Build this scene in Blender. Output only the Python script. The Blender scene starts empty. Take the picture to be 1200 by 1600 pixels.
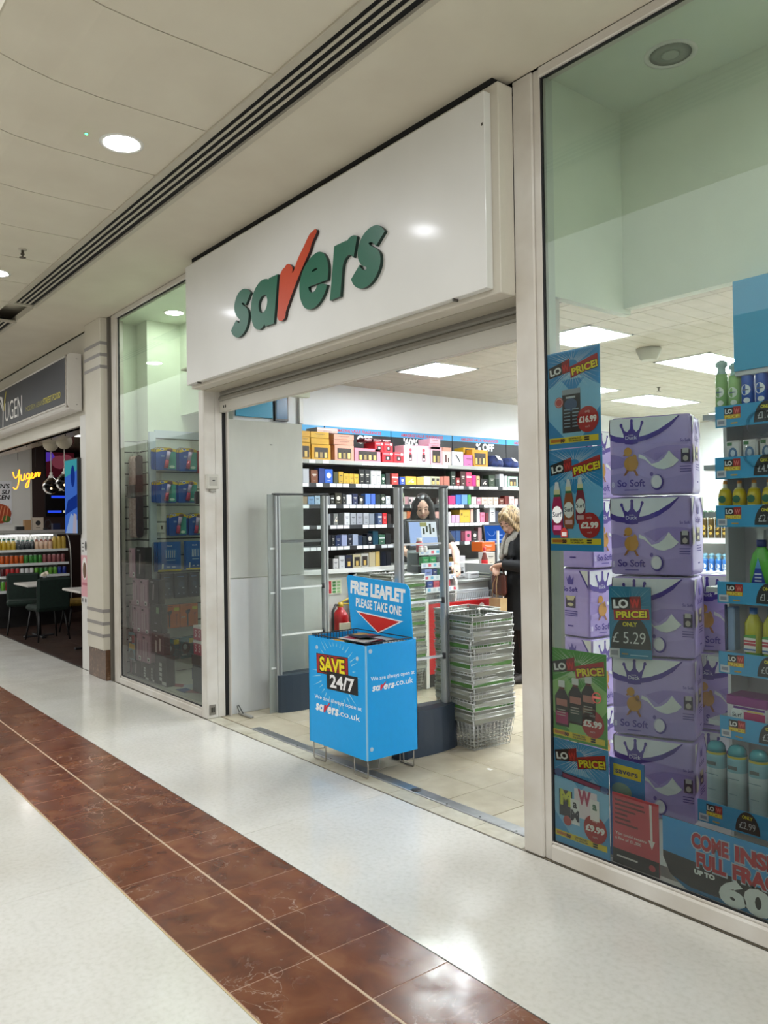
import bpy, math, random
from mathutils import Vector, Matrix
random.seed(7)
SC = bpy.context.scene
COL = SC.collection
PI = math.pi

# ---------------------------------------------------------------- camera, world, exposure
CAM_Y = -2.831
cam_data = bpy.data.cameras.new('camera')
cam = bpy.data.objects.new('camera', cam_data)
COL.objects.link(cam)
SC.camera = cam
cam_data.sensor_fit = 'VERTICAL'
cam_data.sensor_height = 36.0
cam_data.lens = 36.0 * 1250.0 / 1600.0
cam_data.clip_start = 0.05
cam_data.clip_end = 100
def camera_matrix(yaw, pitch, roll):
    f = Vector((-math.cos(yaw)*math.cos(pitch), math.sin(yaw)*math.cos(pitch), math.sin(pitch)))
    r = Vector((math.sin(yaw), math.cos(yaw), 0))
    d = f.cross(r)
    c, s = math.cos(roll), math.sin(roll)
    r2 = r*c + d*s
    d2 = d*c - r*s
    m = Matrix((r2, -d2, -f)).transposed().to_4x4()
    m.translation = Vector((0, CAM_Y, 1.55))
    return m
cam.matrix_world = camera_matrix(0.67414438, 0.00983221, 0.01483364)

world = bpy.data.worlds.new('atrium_daylight')
SC.world = world
world.use_nodes = True
world.node_tree.nodes['Background'].inputs['Color'].default_value = (0.985, 1.0, 0.97, 1)
world.node_tree.nodes['Background'].inputs['Strength'].default_value = 0.96

SC.view_settings.view_transform = 'Standard'
SC.view_settings.look = 'None'
SC.view_settings.gamma = 1.0
SC.view_settings.use_curve_mapping = False
SC.view_settings.exposure = 0.78
SC.cycles.use_denoising = True
SC.cycles.max_bounces = 8
SC.cycles.transparent_max_bounces = 16

# ---------------------------------------------------------------- materials
def srgb(h):
    h = h.lstrip('#')
    out = []
    for i in (0, 2, 4):
        c = int(h[i:i+2], 16)/255
        out.append(c/12.92 if c <= 0.04045 else ((c+0.055)/1.055)**2.4)
    return (*out, 1)
MATS = {}
def new_mat(name):
    m = bpy.data.materials.new(name)
    m.use_nodes = True
    return m, m.node_tree, m.node_tree.nodes['Principled BSDF']
def M(key):
    """key: 'rrggbb', 'rrggbb:rough', 'rrggbb:rough:metal' (a plain colour with faint grain), or the name of a material made below."""
    if key in MATS: return MATS[key]
    p = key.split(':')
    m, nt, b = new_mat('paint_' + key.replace(':', '_'))
    col = srgb(p[0])
    n = nt.nodes.new('ShaderNodeTexNoise'); n.inputs['Scale'].default_value = 14
    mx = nt.nodes.new('ShaderNodeMixRGB'); mx.blend_type = 'MIX'
    mx.inputs[1].default_value = tuple(c*0.95 for c in col[:3]) + (1,)
    mx.inputs[2].default_value = tuple(min(1, c*1.04) for c in col[:3]) + (1,)
    nt.links.new(n.outputs['Fac'], mx.inputs[0])
    nt.links.new(mx.outputs[0], b.inputs['Base Color'])
    b.inputs['Roughness'].default_value = float(p[1]) if len(p) > 1 else 0.5
    b.inputs['Metallic'].default_value = float(p[2]) if len(p) > 2 else 0.0
    MATS[key] = m
    return m
def emit(name, h, strength):
    m = bpy.data.materials.new(name); m.use_nodes = True
    nt = m.node_tree; nt.nodes.clear()
    e = nt.nodes.new('ShaderNodeEmission'); o = nt.nodes.new('ShaderNodeOutputMaterial')
    e.inputs[0].default_value = srgb(h); e.inputs[1].default_value = strength
    nt.links.new(e.outputs[0], o.inputs[0])
    MATS[name] = m
    return m
def glass(name, tint, fres=1.5, rough=0.0, base=0.0):
    m = bpy.data.materials.new(name); m.use_nodes = True
    nt = m.node_tree; nt.nodes.clear()
    t = nt.nodes.new('ShaderNodeBsdfTransparent'); t.inputs[0].default_value = srgb(tint)
    g = nt.nodes.new('ShaderNodeBsdfGlossy'); g.inputs['Roughness'].default_value = rough
    f = nt.nodes.new('ShaderNodeFresnel'); f.inputs[0].default_value = fres
    mx = nt.nodes.new('ShaderNodeMixShader'); o = nt.nodes.new('ShaderNodeOutputMaterial')
    if base:
        a = nt.nodes.new('ShaderNodeMath'); a.operation = 'ADD'; a.inputs[1].default_value = base
        nt.links.new(f.outputs[0], a.inputs[0]); nt.links.new(a.outputs[0], mx.inputs[0])
    else:
        nt.links.new(f.outputs[0], mx.inputs[0])
    nt.links.new(t.outputs[0], mx.inputs[1]); nt.links.new(g.outputs[0], mx.inputs[2])
    nt.links.new(mx.outputs[0], o.inputs[0])
    MATS[name] = m
def ramp(nt, fac, stops):
    r = nt.nodes.new('ShaderNodeValToRGB')
    while len(r.color_ramp.elements) < len(stops): r.color_ramp.elements.new(0.5)
    for e, (p, c) in zip(r.color_ramp.elements, stops):
        e.position = p; e.color = srgb(c) if isinstance(c, str) else (c, c, c, 1)
    nt.links.new(fac, r.inputs[0])
    return r.outputs[0]
def noise(nt, scale, detail=3, dist=0.0, obj=False):
    n = nt.nodes.new('ShaderNodeTexNoise')
    n.inputs['Scale'].default_value = scale; n.inputs['Detail'].default_value = detail; n.inputs['Distortion'].default_value = dist
    if obj:
        g = nt.nodes.new('ShaderNodeNewGeometry'); nt.links.new(g.outputs['Position'], n.inputs['Vector'])
    return n.outputs['Fac']
def speckled(name, stops, scale, rough, detail=4, bump=0.0, big=None, coat=0.0, rvar=0.0):
    """a surface colour from noise in world space: terrazzo, plaster, ceramic"""
    m, nt, b = new_mat(name)
    c = ramp(nt, noise(nt, scale, detail, obj=True), stops)
    if big:
        mx = nt.nodes.new('ShaderNodeMixRGB'); mx.blend_type = 'MULTIPLY'; mx.inputs[0].default_value = 1
        c2 = ramp(nt, noise(nt, big[0], 3, obj=True), [(0.35, big[1]), (0.65, 'ffffff')])
        nt.links.new(c, mx.inputs[1]); nt.links.new(c2, mx.inputs[2]); c = mx.outputs[0]
    nt.links.new(c, b.inputs['Base Color'])
    b.inputs['Roughness'].default_value = rough
    if rvar:
        r = ramp(nt, noise(nt, 5, 4, obj=True), [(0.3, rough-rvar), (0.7, rough+rvar)])
        nt.links.new(r, b.inputs['Roughness'])
    b.inputs['Coat Weight'].default_value = coat
    if bump:
        bp = nt.nodes.new('ShaderNodeBump'); bp.inputs['Strength'].default_value = bump; bp.inputs['Distance'].default_value = 0.002
        nt.links.new(noise(nt, scale*0.3, 3, obj=True), bp.inputs['Height']); nt.links.new(bp.outputs[0], b.inputs['Normal'])
    MATS[name] = m
    return m
speckled('terrazzo', [(0.30, 'd2d0c9'), (0.5, 'dad8d2'), (0.72, 'dedcd7')], 45, 0.15, 5, bump=0.015, big=(1.2, 'f0eeea'), rvar=0.06)
speckled('shop_ceramic', [(0.3, 'b3aa94'), (0.7, 'c4bda8')], 9, 0.3, 4, big=(1.5, 'e6e2da'))
speckled('sill_ceramic', [(0.3, 'bdb9a8'), (0.7, 'cfccbd')], 20, 0.3, 4, big=(3, 'd9d4c8'))
speckled('plaster_cream', [(0.3, 'c9c1af'), (0.7, 'd0c9b7')], 3, 0.7)
speckled('white_frame', [(0.3, 'cfcac2'), (0.7, 'd8d4cd')], 6, 0.32, big=(2.5, 'ece8e2'))
speckled('white_wall', [(0.3, 'd4d6d8'), (0.7, 'dadcde')], 3, 0.6)
speckled('bay_white', [(0.3, 'd2d8c8'), (0.7, 'd9dfcf')], 3, 0.6)
speckled('tile_ceiling', [(0.3, 'a8a294'), (0.7, 'b3ad9f')], 6, 0.55)
speckled('dark_boards', [(0.3, '2a1d18'), (0.7, '46322a')], 7, 0.35, 5)
speckled('brown_marble_base', [(0.35, '4c3220'), (0.58, '5e4029'), (0.7, '8a705a')], 22, 0.3, 6)
speckled('steel', [(0.3, '9a9c9e'), (0.7, 'b6b8ba')], 12, 0.3)
MATS['steel'].node_tree.nodes['Principled BSDF'].inputs['Metallic'].default_value = 0.85
speckled('chrome', [(0.3, 'b9bbb8'), (0.7, 'cfd1ce')], 12, 0.28)
MATS['chrome'].node_tree.nodes['Principled BSDF'].inputs['Metallic'].default_value = 0.8
speckled('paper_bag', [(0.3, 'a98d62'), (0.7, 'bda175')], 9, 0.8, bump=0.2)
speckled('velvet_navy', [(0.3, '0c1638'), (0.7, '1a2c66')], 25, 0.8, bump=0.3)
speckled('plush_pink', [(0.3, 'a98c88'), (0.7, 'c9b0aa')], 40, 0.95, bump=0.8)
speckled('plush_dark', [(0.3, '1c0d14'), (0.7, '34141c')], 40, 0.95, bump=0.8)
speckled('skin', [(0.3, 'cba18d'), (0.7, 'd6ae9a')], 20, 0.5)
speckled('hair_black', [(0.3, '0a090a'), (0.7, '17151a')], 60, 0.4)
speckled('black_cloth', [(0.3, '06070b'), (0.7, '0e0f14')], 50, 0.8)
speckled('wool_grey', [(0.3, '8f8b84'), (0.7, 'a6a29a')], 60, 0.9)
speckled('velvet_green', [(0.3, '041712'), (0.7, '08251b')], 30, 0.8)
speckled('velvet_mustard', [(0.3, '6a5412'), (0.7, '86691a')], 30, 0.8)
def hair_streaks():
    m, nt, b = new_mat('hair_blonde')
    tc = nt.nodes.new('ShaderNodeTexCoord'); mp = nt.nodes.new('ShaderNodeMapping')
    mp.inputs['Scale'].default_value = (90, 90, 8)
    nt.links.new(tc.outputs['Object'], mp.inputs[0])
    n = nt.nodes.new('ShaderNodeTexNoise'); n.inputs['Scale'].default_value = 1; nt.links.new(mp.outputs[0], n.inputs[0])
    nt.links.new(ramp(nt, n.outputs['Fac'], [(0.35, '4a3a28'), (0.65, 'b59a70')]), b.inputs['Base Color'])
    b.inputs['Roughness'].default_value = 0.5
    MATS['hair_blonde'] = m
hair_streaks()
def marble():
    m, nt, b = new_mat('red_marble')
    oi = nt.nodes.new('ShaderNodeObjectInfo'); g = nt.nodes.new('ShaderNodeNewGeometry')
    base = ramp(nt, noise(nt, 7, 6, 0.6, obj=True), [(0.3, '5a2f1c'), (0.5, '734026'), (0.7, '865436')])
    vein = noise(nt, 4.5, 8, 1.6, obj=True)
    v = ramp(nt, vein, [(0.0, 0.0), (0.495, 0.0), (0.503, 0.75), (0.512, 0.0), (1.0, 0.0)])
    gate = ramp(nt, noise(nt, 2.2, 2, obj=True), [(0.5, 0.0), (0.62, 1.0)])
    mu = nt.nodes.new('ShaderNodeMath'); mu.operation = 'MULTIPLY'
    nt.links.new(v, mu.inputs[0]); nt.links.new(gate, mu.inputs[1])
    mx = nt.nodes.new('ShaderNodeMixRGB'); mx.inputs[2].default_value = srgb('c0a592')
    nt.links.new(mu.outputs[0], mx.inputs[0]); nt.links.new(base, mx.inputs[1])
    hs = nt.nodes.new('ShaderNodeHueSaturation')
    mr = nt.nodes.new('ShaderNodeMapRange'); mr.inputs['To Min'].default_value = 0.78; mr.inputs['To Max'].default_value = 0.96
    nt.links.new(oi.outputs['Random'], mr.inputs[0]); nt.links.new(mr.outputs[0], hs.inputs['Value'])
    nt.links.new(mx.outputs[0], hs.inputs['Color']); nt.links.new(hs.outputs[0], b.inputs['Base Color'])
    r = ramp(nt, noise(nt, 9, 4, obj=True), [(0.3, 0.16), (0.7, 0.3)])
    nt.links.new(r, b.inputs['Roughness'])
    bp = nt.nodes.new('ShaderNodeBump'); bp.inputs['Strength'].default_value = 0.06; bp.inputs['Distance'].default_value = 0.003
    nt.links.new(noise(nt, 6, 3, obj=True), bp.inputs['Height']); nt.links.new(bp.outputs[0], b.inputs['Normal'])
    MATS['red_marble'] = m
marble()
glass('window_glass', 'eef5ef', 1.5, base=0.02)
glass('gate_glass', 'eef1ef', 1.2, 0.02, base=0.005)
glass('clear_plastic', 'fdfefe', 1.15, 0.1)
glass('bulb_glass', '5a5550', 1.25)
glass('green_bottle', '7fbf4a', 1.45, 0.05)
glass('amber_bottle', 'd8c040', 1.45, 0.05)
emit('fluorescent', 'f4fbff', 44.0)
emit('downlight_glow', 'f6f8ff', 70.0)
emit('bay_glow', 'f2fff0', 50.0)
emit('neon_orange', 'ff9420', 1.9)
emit('fridge_tube', 'ffffff', 9.0)
emit('bulb_glow', 'ffd9a0', 25.0)
emit('led_green', '30ff70', 8.0)

# ---------------------------------------------------------------- mesh building
class MB:
    """collects polygons with material keys; build() links them as ONE mesh object"""
    def __init__(s): s.v = []; s.f = []; s.m = []; s.sm = []
    def add(s, vs, fs, mat, smooth=False):
        o = len(s.v); s.v += [tuple(v) for v in vs]
        for f in fs:
            s.f.append([o+i for i in f]); s.m.append(mat); s.sm.append(smooth)
        return s
    def box(s, x0, x1, y0, y1, z0, z1, mat, b=0.0):
        if x1 < x0: x0, x1 = x1, x0
        if y1 < y0: y0, y1 = y1, y0
        if b <= 0:
            vs = [(x, y, z) for x in (x0, x1) for y in (y0, y1) for z in (z0, z1)]
            return s.add(vs, [(0,1,3,2), (4,6,7,5), (0,4,5,1), (2,3,7,6), (0,2,6,4), (1,5,7,3)], mat)
        b = min(b, (x1-x0)*0.49, (y1-y0)*0.49, (z1-z0)*0.49)
        lo, hi = (x0, y0, z0), (x1, y1, z1)
        vs = []; idx = {}
        for sx in (0, 1):
            for sy in (0, 1):
                for sz in (0, 1):
                    sg = (sx, sy, sz)
                    for ax in range(3):
                        p = [(hi[a] if sg[a] else lo[a]) + (0 if a == ax else (-b if sg[a] else b)) for a in range(3)]
                        idx[(sg, ax)] = len(vs); vs.append(p)
        fs = []
        for ax in range(3):
            a1, a2 = [(1, 2), (2, 0), (0, 1)][ax]
            for sd in (0, 1):
                q = []
                for u, w in ((0, 0), (1, 0), (1, 1), (0, 1)):
                    sg = [0, 0, 0]; sg[ax] = sd; sg[a1] = u; sg[a2] = w
                    q.append(idx[(tuple(sg), ax)])
                fs.append(q if sd else q[::-1])
        for ax in range(3):
            a1, a2 = [(1, 2), (2, 0), (0, 1)][ax]
            for u in (0, 1):
                for w in (0, 1):
                    q = []
                    for e, fa in ((0, a1), (1, a1), (1, a2), (0, a2)):
                        sg = [0, 0, 0]; sg[ax] = e; sg[a1] = u; sg[a2] = w
                        q.append(idx[(tuple(sg), fa)])
                    fs.append(q if (u == w) else q[::-1])
        for sx in (0, 1):
            for sy in (0, 1):
                for sz in (0, 1):
                    q = [idx[((sx, sy, sz), a)] for a in range(3)]
                    fs.append(q if (sx+sy+sz) % 2 else q[::-1])
        return s.add(vs, fs, mat)
    def lathe(s, prof, mat, c=(0, 0, 0), seg=16, sx=1.0, sy=1.0, mats=None, caps=True):
        n = len(prof); vs = []
        for r, z in prof:
            for k in range(seg):
                a = 2*PI*k/seg
                vs.append((c[0]+r*sx*math.cos(a), c[1]+r*sy*math.sin(a), c[2]+z))
        for i in range(n-1):
            mt = mats[i] if mats else mat
            fs = [(i*seg+k, i*seg+(k+1) % seg, (i+1)*seg+(k+1) % seg, (i+1)*seg+k) for k in range(seg)]
            if i == 0: o = len(s.v); s.v += vs
            for f in fs: s.f.append([o+q for q in f]); s.m.append(mt); s.sm.append(True)
        if caps:
            s.f.append([o+k for k in range(seg)][::-1]); s.m.append(mats[0] if mats else mat); s.sm.append(False)
            s.f.append([o+(n-1)*seg+k for k in range(seg)]); s.m.append(mats[-1] if mats else mat); s.sm.append(False)
        return s
    def tube(s, pts, r, mat, seg=6, closed=False, radii=None):
        pts = [Vector(p) for p in pts]; n = len(pts); vs = []
        up = None
        for i, p in enumerate(pts):
            if closed: t = (pts[(i+1) % n]-pts[i-1]).normalized()
            else: t = (pts[min(i+1, n-1)]-pts[max(i-1, 0)]).normalized()
            if up is None: up = Vector((0, 0, 1)) if abs(t.z) < 0.9 else Vector((1, 0, 0))
            a = t.cross(up)
            if a.length < 1e-5: a = t.cross(Vector((0.3, 0.7, 0.2)))
            a.normalize(); b2 = a.cross(t).normalized(); up = b2
            rr = radii[i] if radii else r
            for k in range(seg):
                an = 2*PI*k/seg
                vs.append(p + a*rr*math.cos(an) + b2*rr*math.sin(an))
        fs = []
        for i in range(n if closed else n-1):
            j = (i+1) % n
            for k in range(seg):
                fs.append((i*seg+k, i*seg+(k+1) % seg, j*seg+(k+1) % seg, j*seg+k))
        s.add(vs, fs, mat, True)
        if not closed:
            o = len(s.v)-len(vs)
            s.f.append([o+k for k in range(seg)][::-1]); s.m.append(mat); s.sm.append(False)
            s.f.append([o+(n-1)*seg+k for k in range(seg)]); s.m.append(mat); s.sm.append(False)
        return s
    def prism(s, pts, org, U, V, N, mat, side=None):
        """polygon pts (u,v) in the plane org+U,V, thickened along vector N"""
        org, U, V, N = Vector(org), Vector(U), Vector(V), Vector(N); n = len(pts)
        a = [org+U*p[0]+V*p[1] for p in pts]; bt = [p+N for p in a]
        o = len(s.v); s.v += [tuple(p) for p in a+bt]
        s.f.append([o+i for i in range(n)][::-1]); s.m.append(mat); s.sm.append(False)
        s.f.append([o+n+i for i in range(n)]); s.m.append(mat); s.sm.append(False)
        for i in range(n):
            j = (i+1) % n
            s.f.append([o+i, o+j, o+n+j, o+n+i]); s.m.append(side or mat); s.sm.append(False)
        return s
    def ball(s, c, r, mat, seg=12, rings=8, sc=(1, 1, 1)):
        vs = []; fs = []
        for i in range(rings+1):
            th = PI*i/rings
            for k in range(seg):
                ph = 2*PI*k/seg
                vs.append((c[0]+r*sc[0]*math.sin(th)*math.cos(ph), c[1]+r*sc[1]*math.sin(th)*math.sin(ph), c[2]+r*sc[2]*math.cos(th)))
        for i in range(rings):
            for k in range(seg):
                fs.append((i*seg+k, (i+1)*seg+k, (i+1)*seg+(k+1) % seg, i*seg+(k+1) % seg))
        return s.add(vs, fs, mat, True)
    def mesh(s, name, off=(0, 0, 0)):
        me = bpy.data.meshes.new(name)
        me.from_pydata([(v[0]-off[0], v[1]-off[1], v[2]-off[2]) for v in s.v], [], s.f)
        keys = []
        for k in s.m:
            if k not in keys: keys.append(k)
        for k in keys: me.materials.append(M(k))
        ix = {k: i for i, k in enumerate(keys)}
        me.polygons.foreach_set('material_index', [ix[k] for k in s.m])
        me.polygons.foreach_set('use_smooth', s.sm)
        me.update()
        return me
    def build(s, name, parent=None, off=None):
        if off is None: off = root_of(parent).location if parent else (0, 0, 0)
        o = bpy.data.objects.new(name, s.mesh(name, off)); COL.objects.link(o)
        if parent: o.parent = parent
        return o
def root_of(o):
    while o.parent: o = o.parent
    return o
def tag(o, label=None, cat=None, group=None, kind=None):
    if label: o['label'] = label
    if cat: o['category'] = cat
    if group: o['group'] = group
    if kind: o['kind'] = kind
    return o
def thing(name, label, cat, loc=(0, 0, 0), group=None, rotz=0.0):
    o = bpy.data.objects.new(name, None); COL.objects.link(o)
    o.location = loc; o.rotation_euler = (0, 0, rotz); o.empty_display_size = 0.1
    return tag(o, label, cat, group)
def solid(name, mb, label, cat, group=None, base=None):
    """a thing whose own body is one mesh; base = its origin"""
    if base is None:
        xs = [v[0] for v in mb.v]; ys = [v[1] for v in mb.v]; zs = [v[2] for v in mb.v]
        base = ((min(xs)+max(xs))/2, (min(ys)+max(ys))/2, min(zs))
    o = mb.build(name, None, base); o.location = base
    return tag(o, label, cat, group)
def struct(name, mb, parent=None):
    o = mb.build(name, parent)
    if parent is None: o['kind'] = 'structure'
    return o
def dup(root, loc, rotz=None, label=None, group=None):
    r = root.copy(); COL.objects.link(r); r.location = loc
    if rotz is not None: r.rotation_euler = (0, 0, rotz)
    if label: r['label'] = label
    if group: r['group'] = group
    for ch in list(root.children):
        c = ch.copy(); COL.objects.link(c); c.parent = r
        for g in list(ch.children):
            d = g.copy(); COL.objects.link(d); d.parent = c
    return r
def piece(src, parent, loc):
    c = src.copy(); COL.objects.link(c); c.parent = parent; c.location = loc
    return c

# ---------------------------------------------------------------- flat print: lettering, pictures, labels
TXT = {}
def text_polys(body, bold=0.0, shear=0.0):
    k = (body, bold, shear)
    if k not in TXT:
        cu = bpy.data.curves.new('t', 'FONT'); cu.body = body; cu.size = 1.0; cu.offset = bold; cu.shear = shear
        cu.resolution_u = 3; cu.fill_mode = 'FRONT'
        ob = bpy.data.objects.new('t', cu); COL.objects.link(ob)
        dg = bpy.context.evaluated_depsgraph_get(); dg.update()
        me = bpy.data.meshes.new_from_object(ob.evaluated_get(dg))
        vs = [(v.co.x, v.co.y) for v in me.vertices]; fs = [list(p.vertices) for p in me.polygons]
        bpy.data.objects.remove(ob); bpy.data.curves.remove(cu); bpy.data.meshes.remove(me)
        if vs:
            x0 = min(v[0] for v in vs); vs = [(x-x0, y) for x, y in vs]
        TXT[k] = (vs, fs)
    return TXT[k]
class Print:
    """layers of ink on a plane: (u,v) in metres from org along U,V; each layer a hair further along N"""
    def __init__(s, org, U=(1, 0, 0), V=(0, 0, 1), N=(0, -1, 0), eps=0.00025):
        s.o, s.U, s.V, s.N = Vector(org), Vector(U), Vector(V), Vector(N); s.eps = eps; s.l = 1; s.mb = MB(); s.t = (0, 0, 0)
    def at(s, ang=0, x=0, y=0): s.t = (math.radians(ang), x, y); return s
    def P(s, u, v):
        a, x, y = s.t; c, n = math.cos(a), math.sin(a)
        u, v = x+u*c-v*n, y+u*n+v*c
        return s.o+s.U*u+s.V*v+s.N*(s.eps*s.l)
    def poly(s, pts, col, keep=False):
        s.mb.add([s.P(*p) for p in pts], [list(range(len(pts)))], col)
        if not keep: s.l += 1
        return s
    def rect(s, x0, y0, x1, y1, col, keep=False): return s.poly([(x0, y0), (x1, y0), (x1, y1), (x0, y1)], col, keep)
    def ell(s, cx, cy, rx, ry, col, seg=24, keep=False):
        return s.poly([(cx+rx*math.cos(2*PI*k/seg), cy+ry*math.sin(2*PI*k/seg)) for k in range(seg)], col, keep)
    def ring(s, cx, cy, r0, r1, col, seg=24, a0=0, a1=360):
        A = [math.radians(a0+(a1-a0)*k/seg) for k in range(seg+1)]
        vs = [s.P(cx+r*math.cos(a), cy+r*math.sin(a)) for a in A for r in (r0, r1)]
        s.mb.add(vs, [(2*k, 2*k+1, 2*k+3, 2*k+2) for k in range(seg)], col); s.l += 1; return s
    def burst(s, cx, cy, r0, r1, n, col, w=0.5, sx=1.0, clip=None):
        for k in range(n):
            a = 2*PI*(k+0.3*random.random())/n; d = PI/n*w
            R = r1*random.uniform(0.75, 1.0)
            q = [(cx+sx*r0*math.cos(a-d), cy+r0*math.sin(a-d)), (cx+sx*R*math.cos(a), cy+R*math.sin(a)), (cx+sx*r0*math.cos(a+d), cy+r0*math.sin(a+d))]
            if clip: q = [(min(max(x, clip[0]), clip[2]), min(max(y, clip[1]), clip[3])) for x, y in q]
            s.poly(q, col, True)
        s.l += 1; return s
    def text(s, body, x, y, h, col, bold=0.02, shear=0.0, w=None, al='l'):
        """cap height about h; w = total width"""
        vs, fs = text_polys(body, bold, shear)
        if not vs: return s
        k = h/0.72; W = max(v[0] for v in vs); kx = w/W if w else k
        off = {'l': 0, 'c': -W*kx/2, 'r': -W*kx}[al]
        s.mb.add([s.P(x+off+a*kx, y+b*k) for a, b in vs], fs, col); s.l += 1
        return s
    def build(s, name, parent): return s.mb.build(name, parent)
def smooth_poly(pts, k=4, corner=50):
    """Catmull-Rom through pts, keeping sharp corners"""
    n = len(pts); out = []
    def sharp(i):
        a = Vector(pts[i])-Vector(pts[i-1]); b = Vector(pts[(i+1) % n])-Vector(pts[i])
        return a.length < 1e-9 or b.length < 1e-9 or math.degrees(a.angle(b)) > corner
    for i in range(n):
        p1, p2 = Vector(pts[i]), Vector(pts[(i+1) % n])
        p0 = p1 if sharp(i) else Vector(pts[i-1]); p3 = p2 if sharp((i+1) % n) else Vector(pts[(i+2) % n])
        for j in range(k):
            t = j/k
            q = 0.5*((2*p1)+(p2-p0)*t+(2*p0-5*p1+4*p2-p3)*t*t+(3*p1-p0-3*p2+p3)*t*t*t)
            out.append((q.x, q.y))
    return out
def outline_mesh(loops, depth):
    """2D loops (first outer, others holes) -> (verts, faces) of an extruded plate: front at local z=depth"""
    cu = bpy.data.curves.new('o', 'CURVE'); cu.dimensions = '2D'; cu.fill_mode = 'BOTH'; cu.extrude = depth/2
    for lp in loops:
        sp = cu.splines.new('POLY'); sp.points.add(len(lp)-1); sp.use_cyclic_u = True
        for p, q in zip(sp.points, lp): p.co = (q[0], q[1], 0, 1)
    ob = bpy.data.objects.new('o', cu); COL.objects.link(ob)
    dg = bpy.context.evaluated_depsgraph_get(); dg.update()
    me = bpy.data.meshes.new_from_object(ob.evaluated_get(dg))
    vs = [(v.co.x, v.co.y, v.co.z+depth/2) for v in me.vertices]; fs = [list(p.vertices) for p in me.polygons]
    nz = [abs(p.normal.z) for p in me.polygons]
    bpy.data.objects.remove(ob); bpy.data.curves.remove(cu); bpy.data.meshes.remove(me)
    return vs, fs, nz
ORD = ['first', 'second', 'third', 'fourth', 'fifth', 'sixth', 'seventh', 'eighth', 'ninth', 'tenth', 'eleventh', 'twelfth'] + \
      ['%dth' % i if i % 10 not in (1, 2, 3) else '%d%s' % (i, {1: 'st', 2: 'nd', 3: 'rd'}[i % 10]) for i in range(13, 60)]
LOGO=[
('s',[(-4.739,3.092),(-4.773,3.12),(-4.82,3.138),(-4.874,3.139),(-4.923,3.12),(-4.957,3.083),(-4.971,3.045),(-4.964,3.01),(-4.941,2.977),(-4.915,2.956),(-4.891,2.943),(-4.892,2.927),(-4.91,2.921),(-4.928,2.932),(-4.946,2.948),(-4.986,2.92),(-5.022,2.891),(-4.996,2.855),(-4.937,2.826),(-4.874,2.828),(-4.813,2.859),(-4.779,2.907),(-4.77,2.955),(-4.786,2.99),(-4.814,3.013),(-4.841,3.028),(-4.864,3.043),(-4.858,3.05),(-4.834,3.042),(-4.811,3.024),(-4.775,3.057)],None,0),
('a',[(-4.388,3.129),(-4.415,2.976),(-4.444,2.825),(-4.554,2.828),(-4.562,2.844),(-4.598,2.825),(-4.643,2.823),(-4.693,2.847),(-4.727,2.897),(-4.74,2.957),(-4.731,3.018),(-4.705,3.076),(-4.658,3.116),(-4.595,3.138),(-4.535,3.135),(-4.502,3.123),(-4.491,3.129)],[(-4.554,3.035),(-4.532,3.019),(-4.523,2.989),(-4.534,2.952),(-4.562,2.928),(-4.595,2.924),(-4.623,2.938),(-4.637,2.975),(-4.627,3.007),(-4.598,3.031)],0),
('v',[(-4.251,3.158),(-4.217,3.133),(-4.211,3.111),(-4.218,3.094),(-4.198,3.102),(-4.172,3.138),(-4.132,3.18),(-4.084,3.219),(-4.035,3.263),(-4.011,3.279),(-3.988,3.284),(-3.965,3.29),(-3.947,3.288),(-3.939,3.277),(-3.943,3.262),(-3.99,3.219),(-4.019,3.175),(-4.077,3.118),(-4.14,3.056),(-4.176,3.017),(-4.226,2.96),(-4.273,2.901),(-4.297,2.868),(-4.3,2.85),(-4.315,2.829),(-4.352,2.821),(-4.382,2.832),(-4.4,2.855),(-4.397,2.879),(-4.388,2.942),(-4.378,3.011),(-4.36,3.11),(-4.343,3.133),(-4.323,3.147),(-4.302,3.15),(-4.286,3.161)],None,1),
('e',[(-3.91,3.142),(-3.87,3.122),(-3.84,3.084),(-3.825,3.043),(-3.825,2.998),(-3.833,2.957),(-3.928,2.96),(-4.036,2.963),(-4.031,2.944),(-4.016,2.928),(-3.997,2.92),(-3.97,2.924),(-3.951,2.938),(-3.941,2.952),(-3.888,2.948),(-3.839,2.93),(-3.862,2.891),(-3.903,2.855),(-3.958,2.829),(-4.014,2.824),(-4.06,2.835),(-4.097,2.862),(-4.127,2.911),(-4.138,2.966),(-4.13,3.017),(-4.102,3.067),(-4.058,3.108),(-4.006,3.133),(-3.955,3.145)],[(-4.001,3.043),(-3.985,3.053),(-3.957,3.057),(-3.939,3.051),(-3.935,3.042)],0),
('r',[(-3.761,3.134),(-3.648,3.133),(-3.639,3.127),(-3.615,3.14),(-3.582,3.144),(-3.554,3.137),(-3.541,3.126),(-3.558,3.074),(-3.577,3.019),(-3.585,3.028),(-3.609,3.043),(-3.637,3.042),(-3.667,3.021),(-3.684,2.982),(-3.696,2.907),(-3.709,2.831),(-3.814,2.83),(-3.786,2.983)],None,0),
('s',[(-3.295,3.085),(-3.318,3.11),(-3.354,3.135),(-3.395,3.142),(-3.441,3.137),(-3.488,3.116),(-3.52,3.082),(-3.537,3.044),(-3.536,3.008),(-3.522,2.979),(-3.5,2.956),(-3.465,2.938),(-3.458,2.928),(-3.469,2.922),(-3.489,2.927),(-3.508,2.942),(-3.521,2.964),(-3.562,2.934),(-3.603,2.903),(-3.581,2.869),(-3.546,2.842),(-3.506,2.829),(-3.464,2.827),(-3.418,2.839),(-3.376,2.866),(-3.345,2.905),(-3.335,2.943),(-3.34,2.977),(-3.358,3.002),(-3.391,3.025),(-3.424,3.046),(-3.437,3.059),(-3.424,3.062),(-3.401,3.053),(-3.372,3.027),(-3.333,3.057)],None,0),
]
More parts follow.
